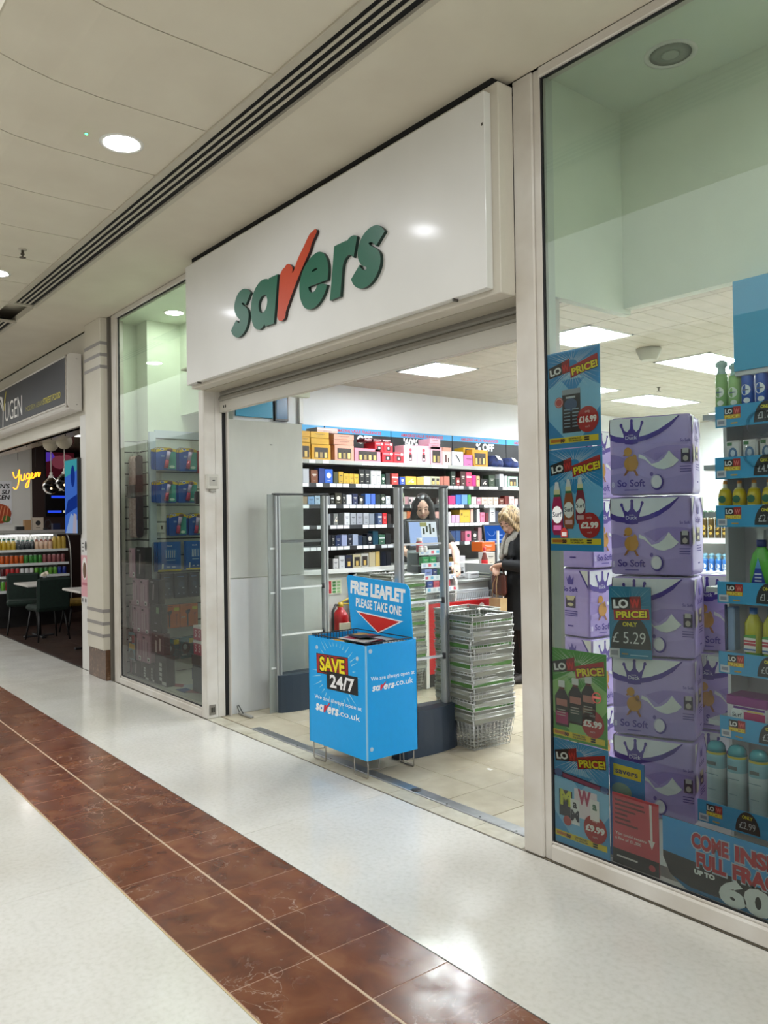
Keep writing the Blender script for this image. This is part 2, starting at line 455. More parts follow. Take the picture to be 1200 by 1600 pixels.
PB=[(1,1.468,0.113,0.164,'d9a21e','window'),
(1,1.592,0.233,0.152,'d9a21e','window'),
(1,1.873,0.246,0.16,'d9a08c','window'),
(1,2.124,0.349,0.139,'e8889a','window'),
(1,2.492,0.157,0.114,'b8202c','skull'),
(1,2.651,0.145,0.115,'b8202c','skull'),
(1,2.796,0.188,0.2,'f0b8c4','bottle'),
(1,2.988,0.192,0.202,'f0b8c4','bottle'),
(1,3.188,0.174,0.202,'eeb4c2','window'),
(1,3.37,0.133,0.162,'f0cdc8','bars'),
(1,3.523,0.176,0.161,'e4e6ea','script'),
(1,3.711,0.157,0.129,'e07ab4','text'),
(1,3.844,0.263,0.196,'e8a020','window'),
(2,1.484,0.076,0.14,'c8ccd2','plain'),
(2,1.579,0.087,0.13,'6b3c22','text'),
(2,1.675,0.072,0.15,'15306e','plain'),
(2,1.749,0.098,0.143,'1d56b4','disc'),
(2,1.854,0.06,0.118,'3d3d22','plain'),
(2,1.917,0.063,0.121,'b08f2c','text'),
(2,1.982,0.068,0.104,'bd9a34','text'),
(2,2.052,0.06,0.103,'bd9a34','text'),
(2,2.115,0.062,0.101,'bd9a34','text'),
(2,2.181,0.074,0.151,'17181a','text'),
(2,2.257,0.071,0.152,'17181a','text'),
(2,2.335,0.07,0.141,'e6ebe8','text'),
(2,2.407,0.069,0.142,'e6ebe8','text'),
(2,2.479,0.05,0.108,'15392a','disc'),
(2,2.534,0.064,0.124,'141618','plain'),
(2,2.62,0.094,0.117,'b23a34','stripe'),
(2,2.734,0.076,0.085,'2a489c','disc'),
(2,2.816,0.157,0.093,'c5a13c','ribbon'),
(2,2.983,0.096,0.087,'c9aa55','plain'),
(2,3.084,0.102,0.099,'d8d6c0','plain'),
(2,3.189,0.068,0.1,'d0cfae','window'),
(2,3.26,0.062,0.1,'d0cfae','window'),
(2,3.329,0.053,0.101,'a8685a','plain'),
(2,3.387,0.09,0.107,'a8685a','plain'),
(2,3.492,0.078,0.163,'1b2a22','text'),
(2,3.576,0.065,0.093,'7a1a20','disc'),
(2,3.647,0.086,0.17,'3a1d1a','text'),
(2,3.741,0.091,0.162,'c8385c','stripe'),
(2,3.835,0.067,0.129,'c02878','plain'),
(2,3.907,0.059,0.122,'c0a070','text'),
(2,3.984,0.117,0.089,'151515','ribbon'),
(2,4.118,0.103,0.137,'2c3a2c','text'),
(2,4.228,0.067,0.094,'1d2a24','plain'),
(2,4.306,0.068,0.153,'e2e4ea','plain'),
(2,4.392,0.053,0.133,'dfe3e4','plain'),
(2,4.453,0.175,0.127,'9cc4ae','window'),
(3,1.477,0.06,0.078,'8c7a62','plain'),
(3,1.541,0.08,0.078,'6a8cb4','text'),
(3,1.626,0.062,0.087,'9fb4c6','text'),
(3,1.772,0.038,0.088,'6a6c70','plain'),
(3,1.815,0.048,0.092,'24221e','stripe'),
(3,1.87,0.087,0.116,'2a2718','disc'),
(3,1.963,0.046,0.109,'111315','text'),
(3,2.014,0.069,0.099,'dde0e6','plain'),
(3,2.091,0.07,0.11,'1c2648','text'),
(3,2.17,0.07,0.09,'16181c','disc'),
(3,2.258,0.07,0.111,'4f74b8','plain'),
(3,2.332,0.062,0.112,'3c5cae','plain'),
(3,2.399,0.065,0.104,'12201c','plain'),
(3,2.468,0.062,0.109,'16261a','disc'),
(3,2.537,0.058,0.089,'d8dde2','text'),
(3,2.735,0.057,0.122,'a8b894','bottle'),
(3,2.798,0.063,0.086,'d09aa2','plain'),
(3,2.746,0.055,0.085,'9fb39a','bottle'),
(3,2.84,0.077,0.08,'e0c4c8','disc'),
(3,2.922,0.078,0.08,'dcd4d2','disc'),
(3,3.26,0.077,0.076,'2a1a18','disc'),
(3,3.461,0.103,0.099,'d0357a','plain'),
(3,3.572,0.082,0.112,'2d62b0','plain'),
(3,3.659,0.098,0.115,'6a9cd8','plain'),
(3,3.764,0.049,0.114,'4c9c58','plain'),
(3,3.823,0.081,0.089,'e2d2d2','plain'),
(3,3.912,0.061,0.079,'d88aa0','stripe'),
(3,3.99,0.107,0.084,'c4b0a0','text'),
(3,4.1,0.086,0.084,'c4b0a0','text'),
(3,4.192,0.083,0.085,'c4b0a0','text'),
(3,4.286,0.09,0.071,'5a2c22','text'),
(3,4.387,0.072,0.105,'5c1c18','plain'),
(3,4.471,0.084,0.099,'e8c4c2','text'),
(3,4.561,0.064,0.07,'e2b8b4','plain'),
(4,1.773,0.039,0.114,'85888c','plain'),
(4,1.816,0.026,0.119,'15161a','plain'),
(4,1.847,0.06,0.117,'6a6c6a','ribbon'),
(4,1.91,0.065,0.118,'2a2c2c','plain'),
(4,1.982,0.073,0.125,'e2e4e8','text'),
(4,2.061,0.075,0.119,'93969c','text'),
(4,2.142,0.08,0.12,'8e9098','text'),
(4,2.227,0.079,0.121,'93969c','text'),
(4,2.309,0.068,0.114,'7c828c','plain'),
(4,2.382,0.034,0.114,'1c2a44','plain'),
(4,2.42,0.06,0.117,'4c5a78','stripe'),
(4,2.485,0.062,0.118,'b8242a','text'),
(4,2.552,0.056,0.105,'261c1a','plain'),
(4,2.748,0.077,0.13,'a89a88','plain'),
(4,2.828,0.034,0.139,'d06a30','plain'),
(4,2.833,0.065,0.131,'d86a3c','plain'),
(4,3.242,0.081,0.129,'e0a8a0','plain'),
(4,3.449,0.043,0.124,'e4e0e4','plain'),
(4,3.499,0.057,0.088,'d8a8cc','plain'),
(4,3.56,0.065,0.089,'d8a8cc','plain'),
(4,3.628,0.166,0.149,'d8b43c','dots'),
(4,3.801,0.049,0.157,'dfb0a4','plain'),
(4,3.853,0.049,0.14,'17181a','plain'),
(4,3.906,0.05,0.159,'e2e4e8','plain'),
(4,3.963,0.079,0.116,'e07898','text'),
(4,4.049,0.051,0.111,'5c1a20','plain'),
(4,4.126,0.092,0.174,'dcdfe6','text'),
(4,4.225,0.056,0.131,'2c3040','plain'),
(5,1.769,0.046,0.114,'101216','plain'),
(5,1.819,0.044,0.114,'14161c','text'),
(5,1.868,0.073,0.108,'17264c','text'),
(5,1.944,0.073,0.114,'8c94b4','plain'),
(5,2.021,0.063,0.109,'141c30','text'),
(5,2.087,0.071,0.116,'a9b4cc','plain'),
(5,2.16,0.053,0.1,'1c2c44','plain'),
(5,2.217,0.053,0.09,'1a2228','plain'),
(5,2.274,0.074,0.118,'101624','disc'),
(5,2.351,0.074,0.146,'1c4456','plain'),
(5,2.43,0.086,0.102,'3c6450','stripe'),
(5,2.522,0.079,0.115,'14161a','plain'),
(5,3.479,0.078,0.124,'1c3460','plain'),
(5,3.562,0.075,0.124,'22406c','plain'),
(5,3.643,0.06,0.105,'5c1c2c','plain'),
(5,3.709,0.101,0.115,'d86c8c','disc'),
(5,3.822,0.093,0.113,'1a1416','disc'),
(5,3.923,0.061,0.155,'8c6a6c','plain'),
(6,1.765,0.063,0.105,'16120e','plain'),
(6,1.834,0.068,0.099,'d2d0ce','text'),
(6,1.909,0.075,0.128,'d8d8da','text'),
(6,1.99,0.089,0.13,'1c2238','window'),
(6,2.087,0.103,0.136,'dccfa8','window'),
(6,2.192,0.098,0.142,'d6d4cc','window'),
(6,2.295,0.087,0.152,'d6c8a4','plain'),
(6,2.384,0.058,0.159,'c4a864','plain'),
(6,2.449,0.075,0.157,'121828','plain'),
(6,2.526,0.07,0.157,'10141e','plain')]

# ================================================================ THE SETTING
# ---- mall floor: base slab, cream terrazzo slabs, two courses of red marble
floor = struct('floor', MB().box(-16, 4, -9, 0.0, -0.06, -0.004, 'b9ae9a:0.5'))
def slab(x0, x1, y0, y1):
    MB().box(x0+0.0012, x1-0.0012, y0, y1, -0.01, 0, 'terrazzo', 0.001).build('terrazzo_slab', floor)
xs = [-16, -14.6, -11.5, -8.4, -5.98, -3.56, -1.14, 1.28, 4]
for a, b in zip(xs[:-1], xs[1:]):
    slab(a, b, -0.913, -0.007)
    for y0, y1 in ((-2.8, -1.6), (-4.0, -2.8), (-6.4, -4.0), (-9, -6.4)): slab(a, b, y0+0.0012, y1-0.0012)
MB().box(-16, 4, -1.595, -0.918, -0.012, -0.0008, 'a5806a:0.4').build('grout_bed', floor)
MB().box(-16, 4, -1.2575, -1.2505, -0.012, -0.0005, 'c8b498:0.4').build('joint_strip', floor)
MB().box(-16, 4, -1.6, -1.5945, -0.012, -0.0003, 'c9b58c:0.35').build('edge_strip', floor)
MB().box(-16, 4, -0.9175, -0.9135, -0.012, -0.0003, '3d352c:0.4').build('edge_strip', floor)
MB().box(-16, 4, -0.007, 0.004, -0.03, -0.0035, '2b2723:0.6').build('dark_joint', floor)
tile0 = MB().box(-0.1625, 0.1625, -0.165, 0.165, -0.01, 0, 'red_marble', 0.0008).build('marble_tile', floor)
k = 0
for i in range(0, 34):
    for y in (-1.0835, -1.4255):
        x = -1.58-0.3295*i
        if k == 0: tile0.location = (x, y, 0)
        else: piece(tile0, floor, (x, y, 0))
        k += 1
# ---- shop floor
sfloor = struct('floor', MB().box(-8.9, 2, 0.004, 9.2, -0.06, -0.003, '8c8370:0.6'))
MB().box(-7.1, 1.6, 3.46, 9.1, -0.01, 0, 'shop_ceramic').build('far_tiling', sfloor)
MB().box(-1.93, 1.6, 0.13, 3.46, -0.01, 0, 'shop_ceramic').build('bay_tiling', sfloor)
k = 0
for i in range(-11, 4):
    for j in range(0, 10):
        x = -3.595+0.1665+0.333*i; y = 0.132+0.1665+0.333*j
        if x > -1.95 or x < -7.1: continue
        if k == 0:
            t0 = MB().box(-0.1645, 0.1645, -0.1645, 0.1645, -0.01, 0, 'shop_ceramic', 0.001).build('floor_tile', sfloor); t0.location = (x, y, 0)
        else: piece(t0, sfloor, (x, y, random.uniform(-0.0006, 0.0006)))
        k += 1
t1 = None
for i in range(10):
    x = -2.72-0.333*i
    if t1 is None:
        t1 = MB().box(-0.165, 0.165, 0.007, 0.118, -0.01, 0, 'sill_ceramic', 0.001).build('sill_tile', sfloor); t1.location = (x, 0, 0)
    else: piece(t1, sfloor, (x, 0, 0))
thr = struct('trim_1', MB().box(-5.32, -2.54, 0.12, 0.196, -0.01, 0.006, 'steel', 0.003))
for x in (-5.1, -4.7, -4.3, -3.9, -3.5, -3.2, -2.95, -2.7):
    MB().lathe([(0.006, 0), (0.006, 0.0015)], '3a3a3a:0.5', (x, 0.132, 0.006), 8).build('screw', thr)

# ---- unseen shopfronts behind the camera, added to dim reflections in the window glass
far = struct('wall_far', MB().box(-46, 10, -9.3, -9.0, 0, 4.6, 'aaa599:0.5'))
for i in range(-9, 8):
    MB().box(-17.5+3.3*i, -14.7+3.3*i, -9.0, -8.98, 0.1, 2.6, '4a4b4e:0.3').build('shop_window', far)
    MB().box(-17.6+3.3*i, -14.6+3.3*i, -9.0, -8.92, 2.75, 3.4, ['6a6e74:0.4', 'c8c4ba:0.4', '7a5a50:0.4'][i % 3]).build('fascia', far)
struct('wall_end', MB().box(-46.3, -46, -9.3, 0.5, 0, 6.0, '6c675e:0.5'))  # unseen end of the mall, added to keep bright world light out of reflections
MB().box(-46, -16, -9, 0.0, -0.06, -0.001, 'terrazzo').build('far_terrazzo', floor)
struct('wall_front', MB().box(-46, -16, 0.0, 0.2, 0, 3.8, '5a554c:0.5'))
# ---- mall ceiling: smooth soffit, curved panels, unseen roof slab added to block leaking light
ceil = struct('ceiling', MB().box(-46, 8, -1.97, 9.2, 3.74, 3.8, 'plaster_cream'))
MB().box(-16, 8, -0.69, 0.06, 3.6, 3.66, 'plaster_cream').box(-46, -16, -1.97, 0.06, 3.6, 3.66, 'plaster_cream').build('soffit', ceil)
def curved_panel(x0, x1):
    prof = [(-0.925, 3.6), (-1.25, 3.598), (-1.5, 3.6), (-1.7, 3.612), (-1.85, 3.638), (-1.99, 3.672)]
    m = MB(); g = 0.004
    for (ya, za), (yb, zb) in zip(prof[:-1], prof[1:]):
        m.add([(x0+g, ya, za), (x1-g, ya, za), (x1-g, yb, zb), (x0+g, yb, zb)], [(0, 1, 2, 3)], 'plaster_cream', True)
        m.add([(x0+g, ya, za+0.02), (x1-g, ya, za+0.02), (x1-g, yb, zb+0.02), (x0+g, yb, zb+0.02)], [(3, 2, 1, 0)], 'plaster_cream', True)
        for xx in (x0+g, x1-g): m.add([(xx, ya, za), (xx, yb, zb), (xx, yb, zb+0.02), (xx, ya, za+0.02)], [(0, 1, 2, 3)], 'plaster_cream')
    return m
for i in range(-12, 19):
    x1 = -3.151-0.6705*i
    curved_panel(x1-0.6705, x1).build('ceiling_panel', ceil)
MB().box(-16, 4, -1.95, -0.93, 3.73, 3.745, '2a2723').build('void_board', ceil)
# linear slot diffusers
def diffuser(x0, x1, label):
    t = thing('slot_diffuser', label, 'air vent', ((x0+x1)/2, -0.8, 3.6))
    m = MB()
    m.box(x0, x1, -0.93, -0.885, 3.588, 3.61, 'b4ad9c:0.4', 0.002); m.box(x0, x1, -0.715, -0.682, 3.588, 3.61, 'b4ad9c:0.4', 0.002)
    m.box(x0-0.03, x0, -0.93, -0.682, 3.588, 3.61, 'b4ad9c:0.4'); m.box(x1, x1+0.03, -0.93, -0.682, 3.588, 3.61, 'b4ad9c:0.4')
    m.build('frame', t)
    MB().box(x0, x1, -0.892, -0.71, 3.606, 3.612, '060606:0.9').build('plenum', t)
    for i in range(3):
        y = -0.8425+i*0.0425
        MB().box(x0, x1, y-0.0085, y+0.0085, 3.599, 3.606, 'b4ad9c:0.4', 0.002).build('slat', t)
    return t
diffuser(-7.85, 3.5, 'long ceiling slot vent with black slots running over the shop fascia')
diffuser(-13.2, -8.6, 'short ceiling slot vent beyond the pilaster near the restaurant')

# ---- shop shell
struct('wall_left', MB().box(-7.2, -7.1, 0.95, 9.2, 0, 3.03, 'white_wall'))
struct('wall_back', MB().box(-7.2, 2.0, 9.1, 9.2, 0, 3.03, 'white_wall'))
struct('wall_right', MB().box(1.6, 1.7, 0, 9.2, 0, 3.74, 'white_wall'))
struct('wall_front', MB().box(-5.80, -2.37, 0.28, 0.36, 2.62, 3.74, 'white_wall'))
sc_ = struct('ceiling', MB().box(-7.2, 1.7, 0.67, 9.2, 3.06, 3.12, 'b5ad9b'))
GP = 0.5857
GX, GY = -5.845, 2.545
LIGHTS = [(0, 0, 1), (3, 0, 1), (3, 3, 2), (0, 4, 1), (0, 6, 2), (3, 7, 2), (7, 0, 1), (7, 3, 2), (7, 7, 2), (11, 2, 2), (0, 10, 1)]   # cell column, cell row, cells long
TAKEN = {(i, j+q) for i, j, n in LIGHTS for q in range(n)}
def tile_mesh():
    m = MB()
    for i in range(4):
        m.box(-0.2905+i*0.1457, -0.2905+i*0.1457+0.1435, -0.2905, 0.2905, 0.0, 0.02, 'tile_ceiling', 0.003)
    return m
ct = None
for i in range(-2, 13):
    for j in range(-3, 12):
        x = GX+GP*i; y = GY+GP*j
        if x > 1.5 or (i, j) in TAKEN or y < 0.9 and x > -2.75: continue
        if ct is None:
            ct = tile_mesh().build('ceiling_tile', sc_); ct.location = (x, y, 3.03)
        else: piece(ct, sc_, (x, y, 3.03))
for n, (ci, cj, cn) in enumerate(LIGHTS):
    lx, ly, lw, ld = GX+GP*ci, GY+GP*(cj+(cn-1)/2), GP-0.006, GP*cn-0.006
    t = thing('fluorescent_panel', 'square fluorescent ceiling panel behind the door opening over the perfume shelves' if n == 0 else
              'bright louvred ceiling light, %s of those over the shop floor' % ORD[n-1], 'ceiling light', (lx, ly, 3.03), 'fluorescent ceiling lights of the shop')
    MB().box(lx-lw/2+0.02, lx+lw/2-0.02, ly-ld/2+0.02, ly+ld/2-0.02, 3.04, 3.05, 'fluorescent').build('diffuser', t)
    m = MB()
    for a, b_, c, d in ((-lw/2, -lw/2+0.02, -ld/2, ld/2), (lw/2-0.02, lw/2, -ld/2, ld/2), (-lw/2, lw/2, -ld/2, -ld/2+0.02), (-lw/2, lw/2, ld/2-0.02, ld/2)):
        m.box(lx+a, lx+b_, ly+c, ly+d, 3.022, 3.05, 'e4e6e4:0.4')
    m.build('frame', t)
    if n:
        m = MB()
        for q in range(1, 4): m.box(lx-lw/2+q*lw/4-0.004, lx-lw/2+q*lw/4+0.004, ly-ld/2, ly+ld/2, 3.024, 3.039, '9aa2a2:0.3')
        for q in range(1, int(ld/0.1)): m.box(lx-lw/2, lx+lw/2, ly-ld/2+q*0.1-0.002, ly-ld/2+q*0.1+0.002, 3.024, 3.039, '9aa2a2:0.3')
        m.build('louvre', t)

# ---- fascia wall over everything (plain plaster band between frames and roof)
struct('wall_front', MB().box(-16, 4, 0.0, 0.03, 3.6, 3.76, 'plaster_cream'))
# ---- right-hand window bay
struct('trim_2', MB().box(-2.534, -2.415, 0.0, 0.13, 0, 3.6, 'white_frame', 0.006).box(-2.415, -2.376, 0.012, 0.13, 0, 3.6, 'white_frame', 0.003))
w1 = tag(bpy.data.objects.new('window_1', None), kind='structure'); COL.objects.link(w1); w1.location = (-1, 0.02, 0)
MB().box(-2.376, 1.6, 0.0, 0.07, 0.0, 0.075, 'white_frame', 0.008).box(-2.376, 1.6, 0.012, 0.07, 0.075, 0.088, 'white_frame', 0.003).build('bottom_rail', w1)
MB().box(-2.376, 1.6, 0.0, 0.07, 3.555, 3.6, 'white_frame', 0.004).build('top_rail', w1)
MB().box(-2.376, -2.366, 0.014, 0.03, 0.085, 3.557, '15161a:0.6').box(-2.366, 1.6, 0.014, 0.03, 3.549, 3.557, '15161a:0.6').box(-2.366, 1.6, 0.014, 0.03, 0.083, 0.089, '15161a:0.6').build('gasket', w1)
MB().add([(-2.366, 0.018, 0.087), (1.6, 0.018, 0.087), (1.6, 0.018, 3.552), (-2.366, 0.018, 3.552)], [(0, 1, 2, 3)], 'window_glass').build('glass_pane', w1)
MB().box(-2.366, -2.352, 0.024, 0.07, 0.088, 3.55, 'c4cac0:0.4').build('inner_post', w1)
struct('ceiling', MB().box(-2.37, 1.6, 0.03, 0.66, 3.56, 3.6, 'bay_white'))
struct('wall_back', MB().box(-2.37, 1.6, 0.6, 0.66, 2.585, 3.56, 'bay_white'))
struct('wall_left', MB().box(-2.40, -2.355, 0.07, 0.66, 2.56, 3.56, 'bay_white'))
struct('trim_3', MB().box(-2.45, 1.6, 0.135, 0.80, 0.0, 0.1, 'd6d4cc:0.5').box(-3.05, 1.6, 0.80, 1.3, 0.0, 0.1, 'd6d4cc:0.5'))
# ---- left-hand window bay
w2 = tag(bpy.data.objects.new('window_2', None), kind='structure'); COL.objects.link(w2); w2.location = (-6.8, 0.02, 0)
MB().box(-7.82, -7.70, 0.0, 0.07, 0.0, 3.6, 'white_frame', 0.006).box(-7.70, -7.675, 0.012, 0.07, 0.06, 3.55, 'white_frame', 0.003).build('left_stile', w2)
MB().box(-7.70, -5.90, 0.0, 0.07, 0.0, 0.06, 'white_frame', 0.006).box(-7.70, -5.90, 0.012, 0.07, 0.06, 0.078, 'white_frame', 0.003).build('bottom_rail', w2)
MB().box(-7.70, -5.90, 0.0, 0.07, 3.555, 3.6, 'white_frame', 0.004).build('top_rail', w2)
MB().box(-7.675, -7.667, 0.014, 0.03, 0.078, 3.557, '15161a:0.6').box(-7.667, -5.9, 0.014, 0.03, 3.549, 3.557, '15161a:0.6').box(-7.667, -5.9, 0.014, 0.03, 0.076, 0.082, '15161a:0.6').build('gasket', w2)
MB().add([(-7.67, 0.018, 0.08), (-5.9, 0.018, 0.08), (-5.9, 0.018, 3.552), (-7.67, 0.018, 3.552)], [(0, 1, 2, 3)], 'window_glass').build('glass_pane', w2)
jamb = struct('trim_4', MB().box(-5.90, -5.81, 0.0, 0.10, 0, 2.6, 'white_frame', 0.006).box(-5.90, -5.815, 0.10, 0.165, 0, 2.6, 'white_frame', 0.004).box(-5.90, -5.83, 0.165, 0.21, 0, 2.6, '1a1a1c:0.6').box(-5.90, -5.8, 0.203, 0.215, 0, 2.6, 'cfcac2:0.4'))
struct('ceiling', MB().box(-7.85, -5.8, 0.03, 1.0, 3.53, 3.6, 'bay_white'))
bayw = struct('wall_left', MB().box(-7.85, -7.76, 0.07, 0.237, 0.08, 3.53, 'bay_white').box(-7.85, -7.5, 0.237, 0.3, 0.08, 3.53, 'bay_white').box(-7.6, -7.5, 0.3, 0.86, 0.08, 3.53, 'bay_white'))
struct('wall_back', MB().box(-7.5, -5.8, 0.58, 0.64, 2.62, 3.53, 'bay_white').box(-7.6, -5.862, 0.86, 0.915, 0.0, 2.385, 'bay_white'))
struct('wall_right', MB().box(-5.86, -5.80, 0.215, 1.0, 2.62, 3.6, 'bay_white'))
struct('trim_5', MB().box(-7.85, -5.9, 0.07, 0.95, 0.0, 0.085, 'c9c7bf:0.5'))
# slatboard: boards with dark grooves between them
def slatboard(name, org, U, N, width, z0, n, h):
    org, U, N = Vector(org), Vector(U), Vector(N)
    for i in range(n):
        m = MB(); m.prism([(0, 0.006), (width, 0.006), (width, h-0.006), (0, h-0.006)], org+Vector((0, 0, z0+i*h)), U, (0, 0, 1), N*0.016, 'd5d8d2:0.4')
        m.build(name, bayw)
    MB().prism([(0, 0), (width, 0), (width, n*h), (0, n*h)], org+Vector((0, 0, z0)), U, (0, 0, 1), N*0.004, '20242a:0.7').build('slat_backing', bayw)
slatboard('slat_board', (-7.5, 0.30, 0), (0, 1, 0), (1, 0, 0), 0.555, 0.085, 14, 0.164)
slatboard('slat_board', (-7.5-0.005, 0.237, 0), (-1, 0, 0), (0, -1, 0), 0.25, 0.085, 21, 0.1085)
slatboard('slat_board', (-7.76, 0.237, 0), (0, -1, 0), (1, 0, 0), 0.16, 0.085, 21, 0.1085)
MB().box(-7.5, -7.462, 0.237, 0.30, 0.085, 2.44, 'c3cdd6:0.35').build('corner_post', bayw)
MB().box(-7.5, -7.47, 0.3, 0.855, 2.385, 2.46, 'c3cdd6:0.4').build('top_cap', bayw)

# ---- white partition boards just inside the door
p1 = struct('wall_left', MB().box(-5.86, -5.82, 0.217, 0.93, 1.096, 2.385, 'c2c4bd:0.45', 0.003).box(-5.86, -5.82, 0.217, 0.93, 0.0, 1.09, 'cfd1d0:0.4', 0.003))
MB().lathe([(0.012, 0), (0.012, 0.004)], '55534e', (-5.82, 0.62, 2.19), 8).build('fixing', p1)

# ---- shutter under the fascia
sh = thing('roller_shutter', 'raised metal roller shutter with a pale bottom bar across the shop doorway', 'shutter', (-4.17, 0.15, 2.42))
MB().box(-5.80, -2.54, 0.135, 0.175, 2.425, 2.515, 'bdb9ae:0.35', 0.004).build('bottom_bar', sh)
for i in range(4):
    z = 2.515+i*0.045
    pts = [(0.135+0.012*i, 0), (0.128+0.012*i, 0.012), (0.13+0.012*i, 0.032), (0.147+0.012*i, 0.045), (0.16+0.012*i, 0.045), (0.16+0.012*i, 0)]
    m = MB(); m.prism([(p[0], p[1]) for p in pts], (-5.80, 0, z), (0, 1, 0), (0, 0, 1), (3.26, 0, 0), '8e8a80:0.4')
    m.build('shutter_slat', sh)
for x in (-5.72, -5.69): MB().box(x-0.004, x+0.004, 0.131, 0.136, 2.455, 2.475, '3a3834').build('bar_bolt', sh)
MB().box(-5.80, -2.37, 0.2, 0.3, 2.6, 2.66, '6f6b62').build('shutter_box', sh)

# ---- fascia box and sign
fb = struct('trim_6', MB().box(-5.80, -2.529, -0.10, 0.0, 2.592, 3.575, 'c9c3b5:0.45', 0.004).box(-5.80, -2.529, 0.0, 0.13, 2.588, 2.606, 'b3ac9b:0.5').box(-5.80, -2.529, 0.0, 0.2, 2.606, 2.65, '8a8478:0.6'))
MB().box(-5.76, -2.56, -0.105, 0.06, 3.575, 3.6, '0e0d0c:0.9').build('shadow_gap', fb)
SGX0, SGX1, SGZ0, SGZ1, SGY = -5.79, -2.575, 2.617, 3.535, -0.145
sign = thing('fascia_sign', 'big white fascia sign with green savers lettering and a red tick above the doorway', 'shop sign', (-4.18, SGY, SGZ0))
speckled('sign_white', [(0.3, 'd6d5d0'), (0.7, 'dbdad5')], 3, 0.42, coat=0.16)
MATS['sign_white'].node_tree.nodes['Principled BSDF'].inputs['Coat Roughness'].default_value = 0.13
MB().box(SGX0, SGX1, SGY, -0.10, SGZ0, SGZ1, 'sign_white', 0.003).build('panel', sign)
for n, (ch, outer, hole, red) in enumerate(LOGO):
    loops = [smooth_poly(outer)] + ([smooth_poly(hole)] if hole else [])
    vs, fs, nz = outline_mesh(loops, 0.02)
    m = MB(); face = ['045c43:0.4', 'bc3f1a:0.4'][red]; edge = '0a2a22:0.4' if not red else '2a1210:0.4'  # edge tone paints in the shade on the letter sides
    m.v = [(x, SGY-z, y) for x, y, z in vs]
    for f, q in zip(fs, nz): m.f.append(f[::-1]); m.m.append(face if q > 0.5 else edge); m.sm.append(False)
    o = m.build('letter_'+ch if not red else 'letter_tick', sign)
    if red: o['label'] = 'red tick standing in for the letter v'
for x, z in ((-5.6, 2.63), (-2.8, 2.63), (-2.59, 3.4)):
    MB().box(x-0.005, x+0.005, SGY-0.002, SGY+0.03, z-0.025, z-0.012, '4a463e').build('clip', sign)

# ---- switch box on the door jamb, bell push, floor catch
t = thing('key_switch', 'small grey key switch box on the left door jamb', 'switch', (-5.81, 0.06, 1.83))
MB().box(-5.815, -5.775, 0.01, 0.115, 1.815, 1.93, 'cbc8be:0.4', 0.006).build('box', t)
MB().box(-5.775, -5.772, 0.03, 0.098, 1.84, 1.91, 'b4b1a8:0.4', 0.001).build('plate', t)
MB().lathe([(0.011, 0), (0.011, 0.006)], '2a2a2a:0.3', (-5.772, 0.064, 1.878), 10).build('key_lock', t)
MB().box(-5.81, -5.78, 0.04, 0.09, 1.79, 1.813, '9a978e:0.4', 0.003).build('conduit', t)
o = solid('alarm_sensor', MB().box(-5.93, -5.897, -0.03, 0.002, 1.70, 1.80, '17181a:0.4', 0.006).box(-5.925, -5.902, -0.033, -0.03, 1.72, 1.78, '2a2d33:0.3'), 'small black sensor box stuck on the left window post', 'sensor')
o = solid('floor_catch', MB().box(-5.80, -5.60, 0.265, 0.30, 0.0, 0.018, '8e8c86:0.4', 0.006).tube([(-5.80, 0.28, 0.01), (-5.80, 0.26, 0.07), (-5.76, 0.25, 0.085), (-5.72, 0.27, 0.02)], 0.004, '3a3a38', 6), 'metal door catch with a loose cable on the floor by the white partition', 'door catch')
o = solid('floor_socket', MB().box(-5.81, -5.802, 0.02, 0.075, 0.03, 0.11, '7d796f:0.4', 0.002).box(-5.802, -5.799, 0.035, 0.045, 0.05, 0.09, '2a2825').box(-5.802, -5.799, 0.052, 0.062, 0.05, 0.09, '2a2825'), 'small bolt keeper plate low on the left door jamb', 'bolt plate')

# ---- ceiling fittings of the mall
def downlight(x, y, z, lit, label, r=0.11, mat='downlight_glow'):
    t = thing('downlight', label, 'ceiling light', (x, y, z))
    MB().lathe([(r*0.8, -0.002), (r*0.86, -0.006), (r, -0.005), (r*1.02, 0.0)], 'd8d6cf:0.4', (x, y, z), 28, caps=False).build('trim_ring', t)
    if lit: MB().lathe([(r*0.84, -0.003), (r*0.84, 0.0)], mat, (x, y, z), 28).build('lamp', t)
    else:
        MB().lathe([(r*0.84, -0.0015), (r*0.5, -0.003)], '8d9188:0.3', (x, y, z), 28).build('reflector', t)
        MB().lathe([(r*0.36, -0.004), (r*0.3, -0.006)], 'a9ada4:0.3', (x, y, z), 20).build('lamp', t)
    return t
downlight(-4.216, -1.234, 3.6, True, 'lit round downlight in the curved ceiling panels beside a green lamp', 0.115)
for x, w_ in ((-1.5, 'above the right window, outside the view'), (1.2, 'far to the right, outside the view'), (-7.0, 'over the left window, past the sprinkler'), (-9.8, 'in front of the restaurant sign')): downlight(x, -1.234, 3.6, True, 'lit round mall downlight '+w_, 0.115)
downlight(-1.91, 0.33, 3.56, False, 'unlit round downlight in the white box above the right window', 0.11)
for x, w_ in ((-0.75, 'nearest the lit part'), (0.45, 'furthest along')): downlight(x, 0.33, 3.56, True, 'lit round downlight added outside the view to brighten the right bay, '+w_, 0.10, 'bay_glow')  # unseen lamps added to brighten the packs in the right bay
downlight(-6.35, 0.34, 3.53, True, 'lit round downlight added behind the fascia end to brighten the left bay', 0.10, 'bay_glow')  # hidden lamp put in to lift the goods in the left bay
downlight(-7.09, 0.34, 3.53, True, 'lit round downlight in the ceiling of the left window bay', 0.10, 'bay_glow')
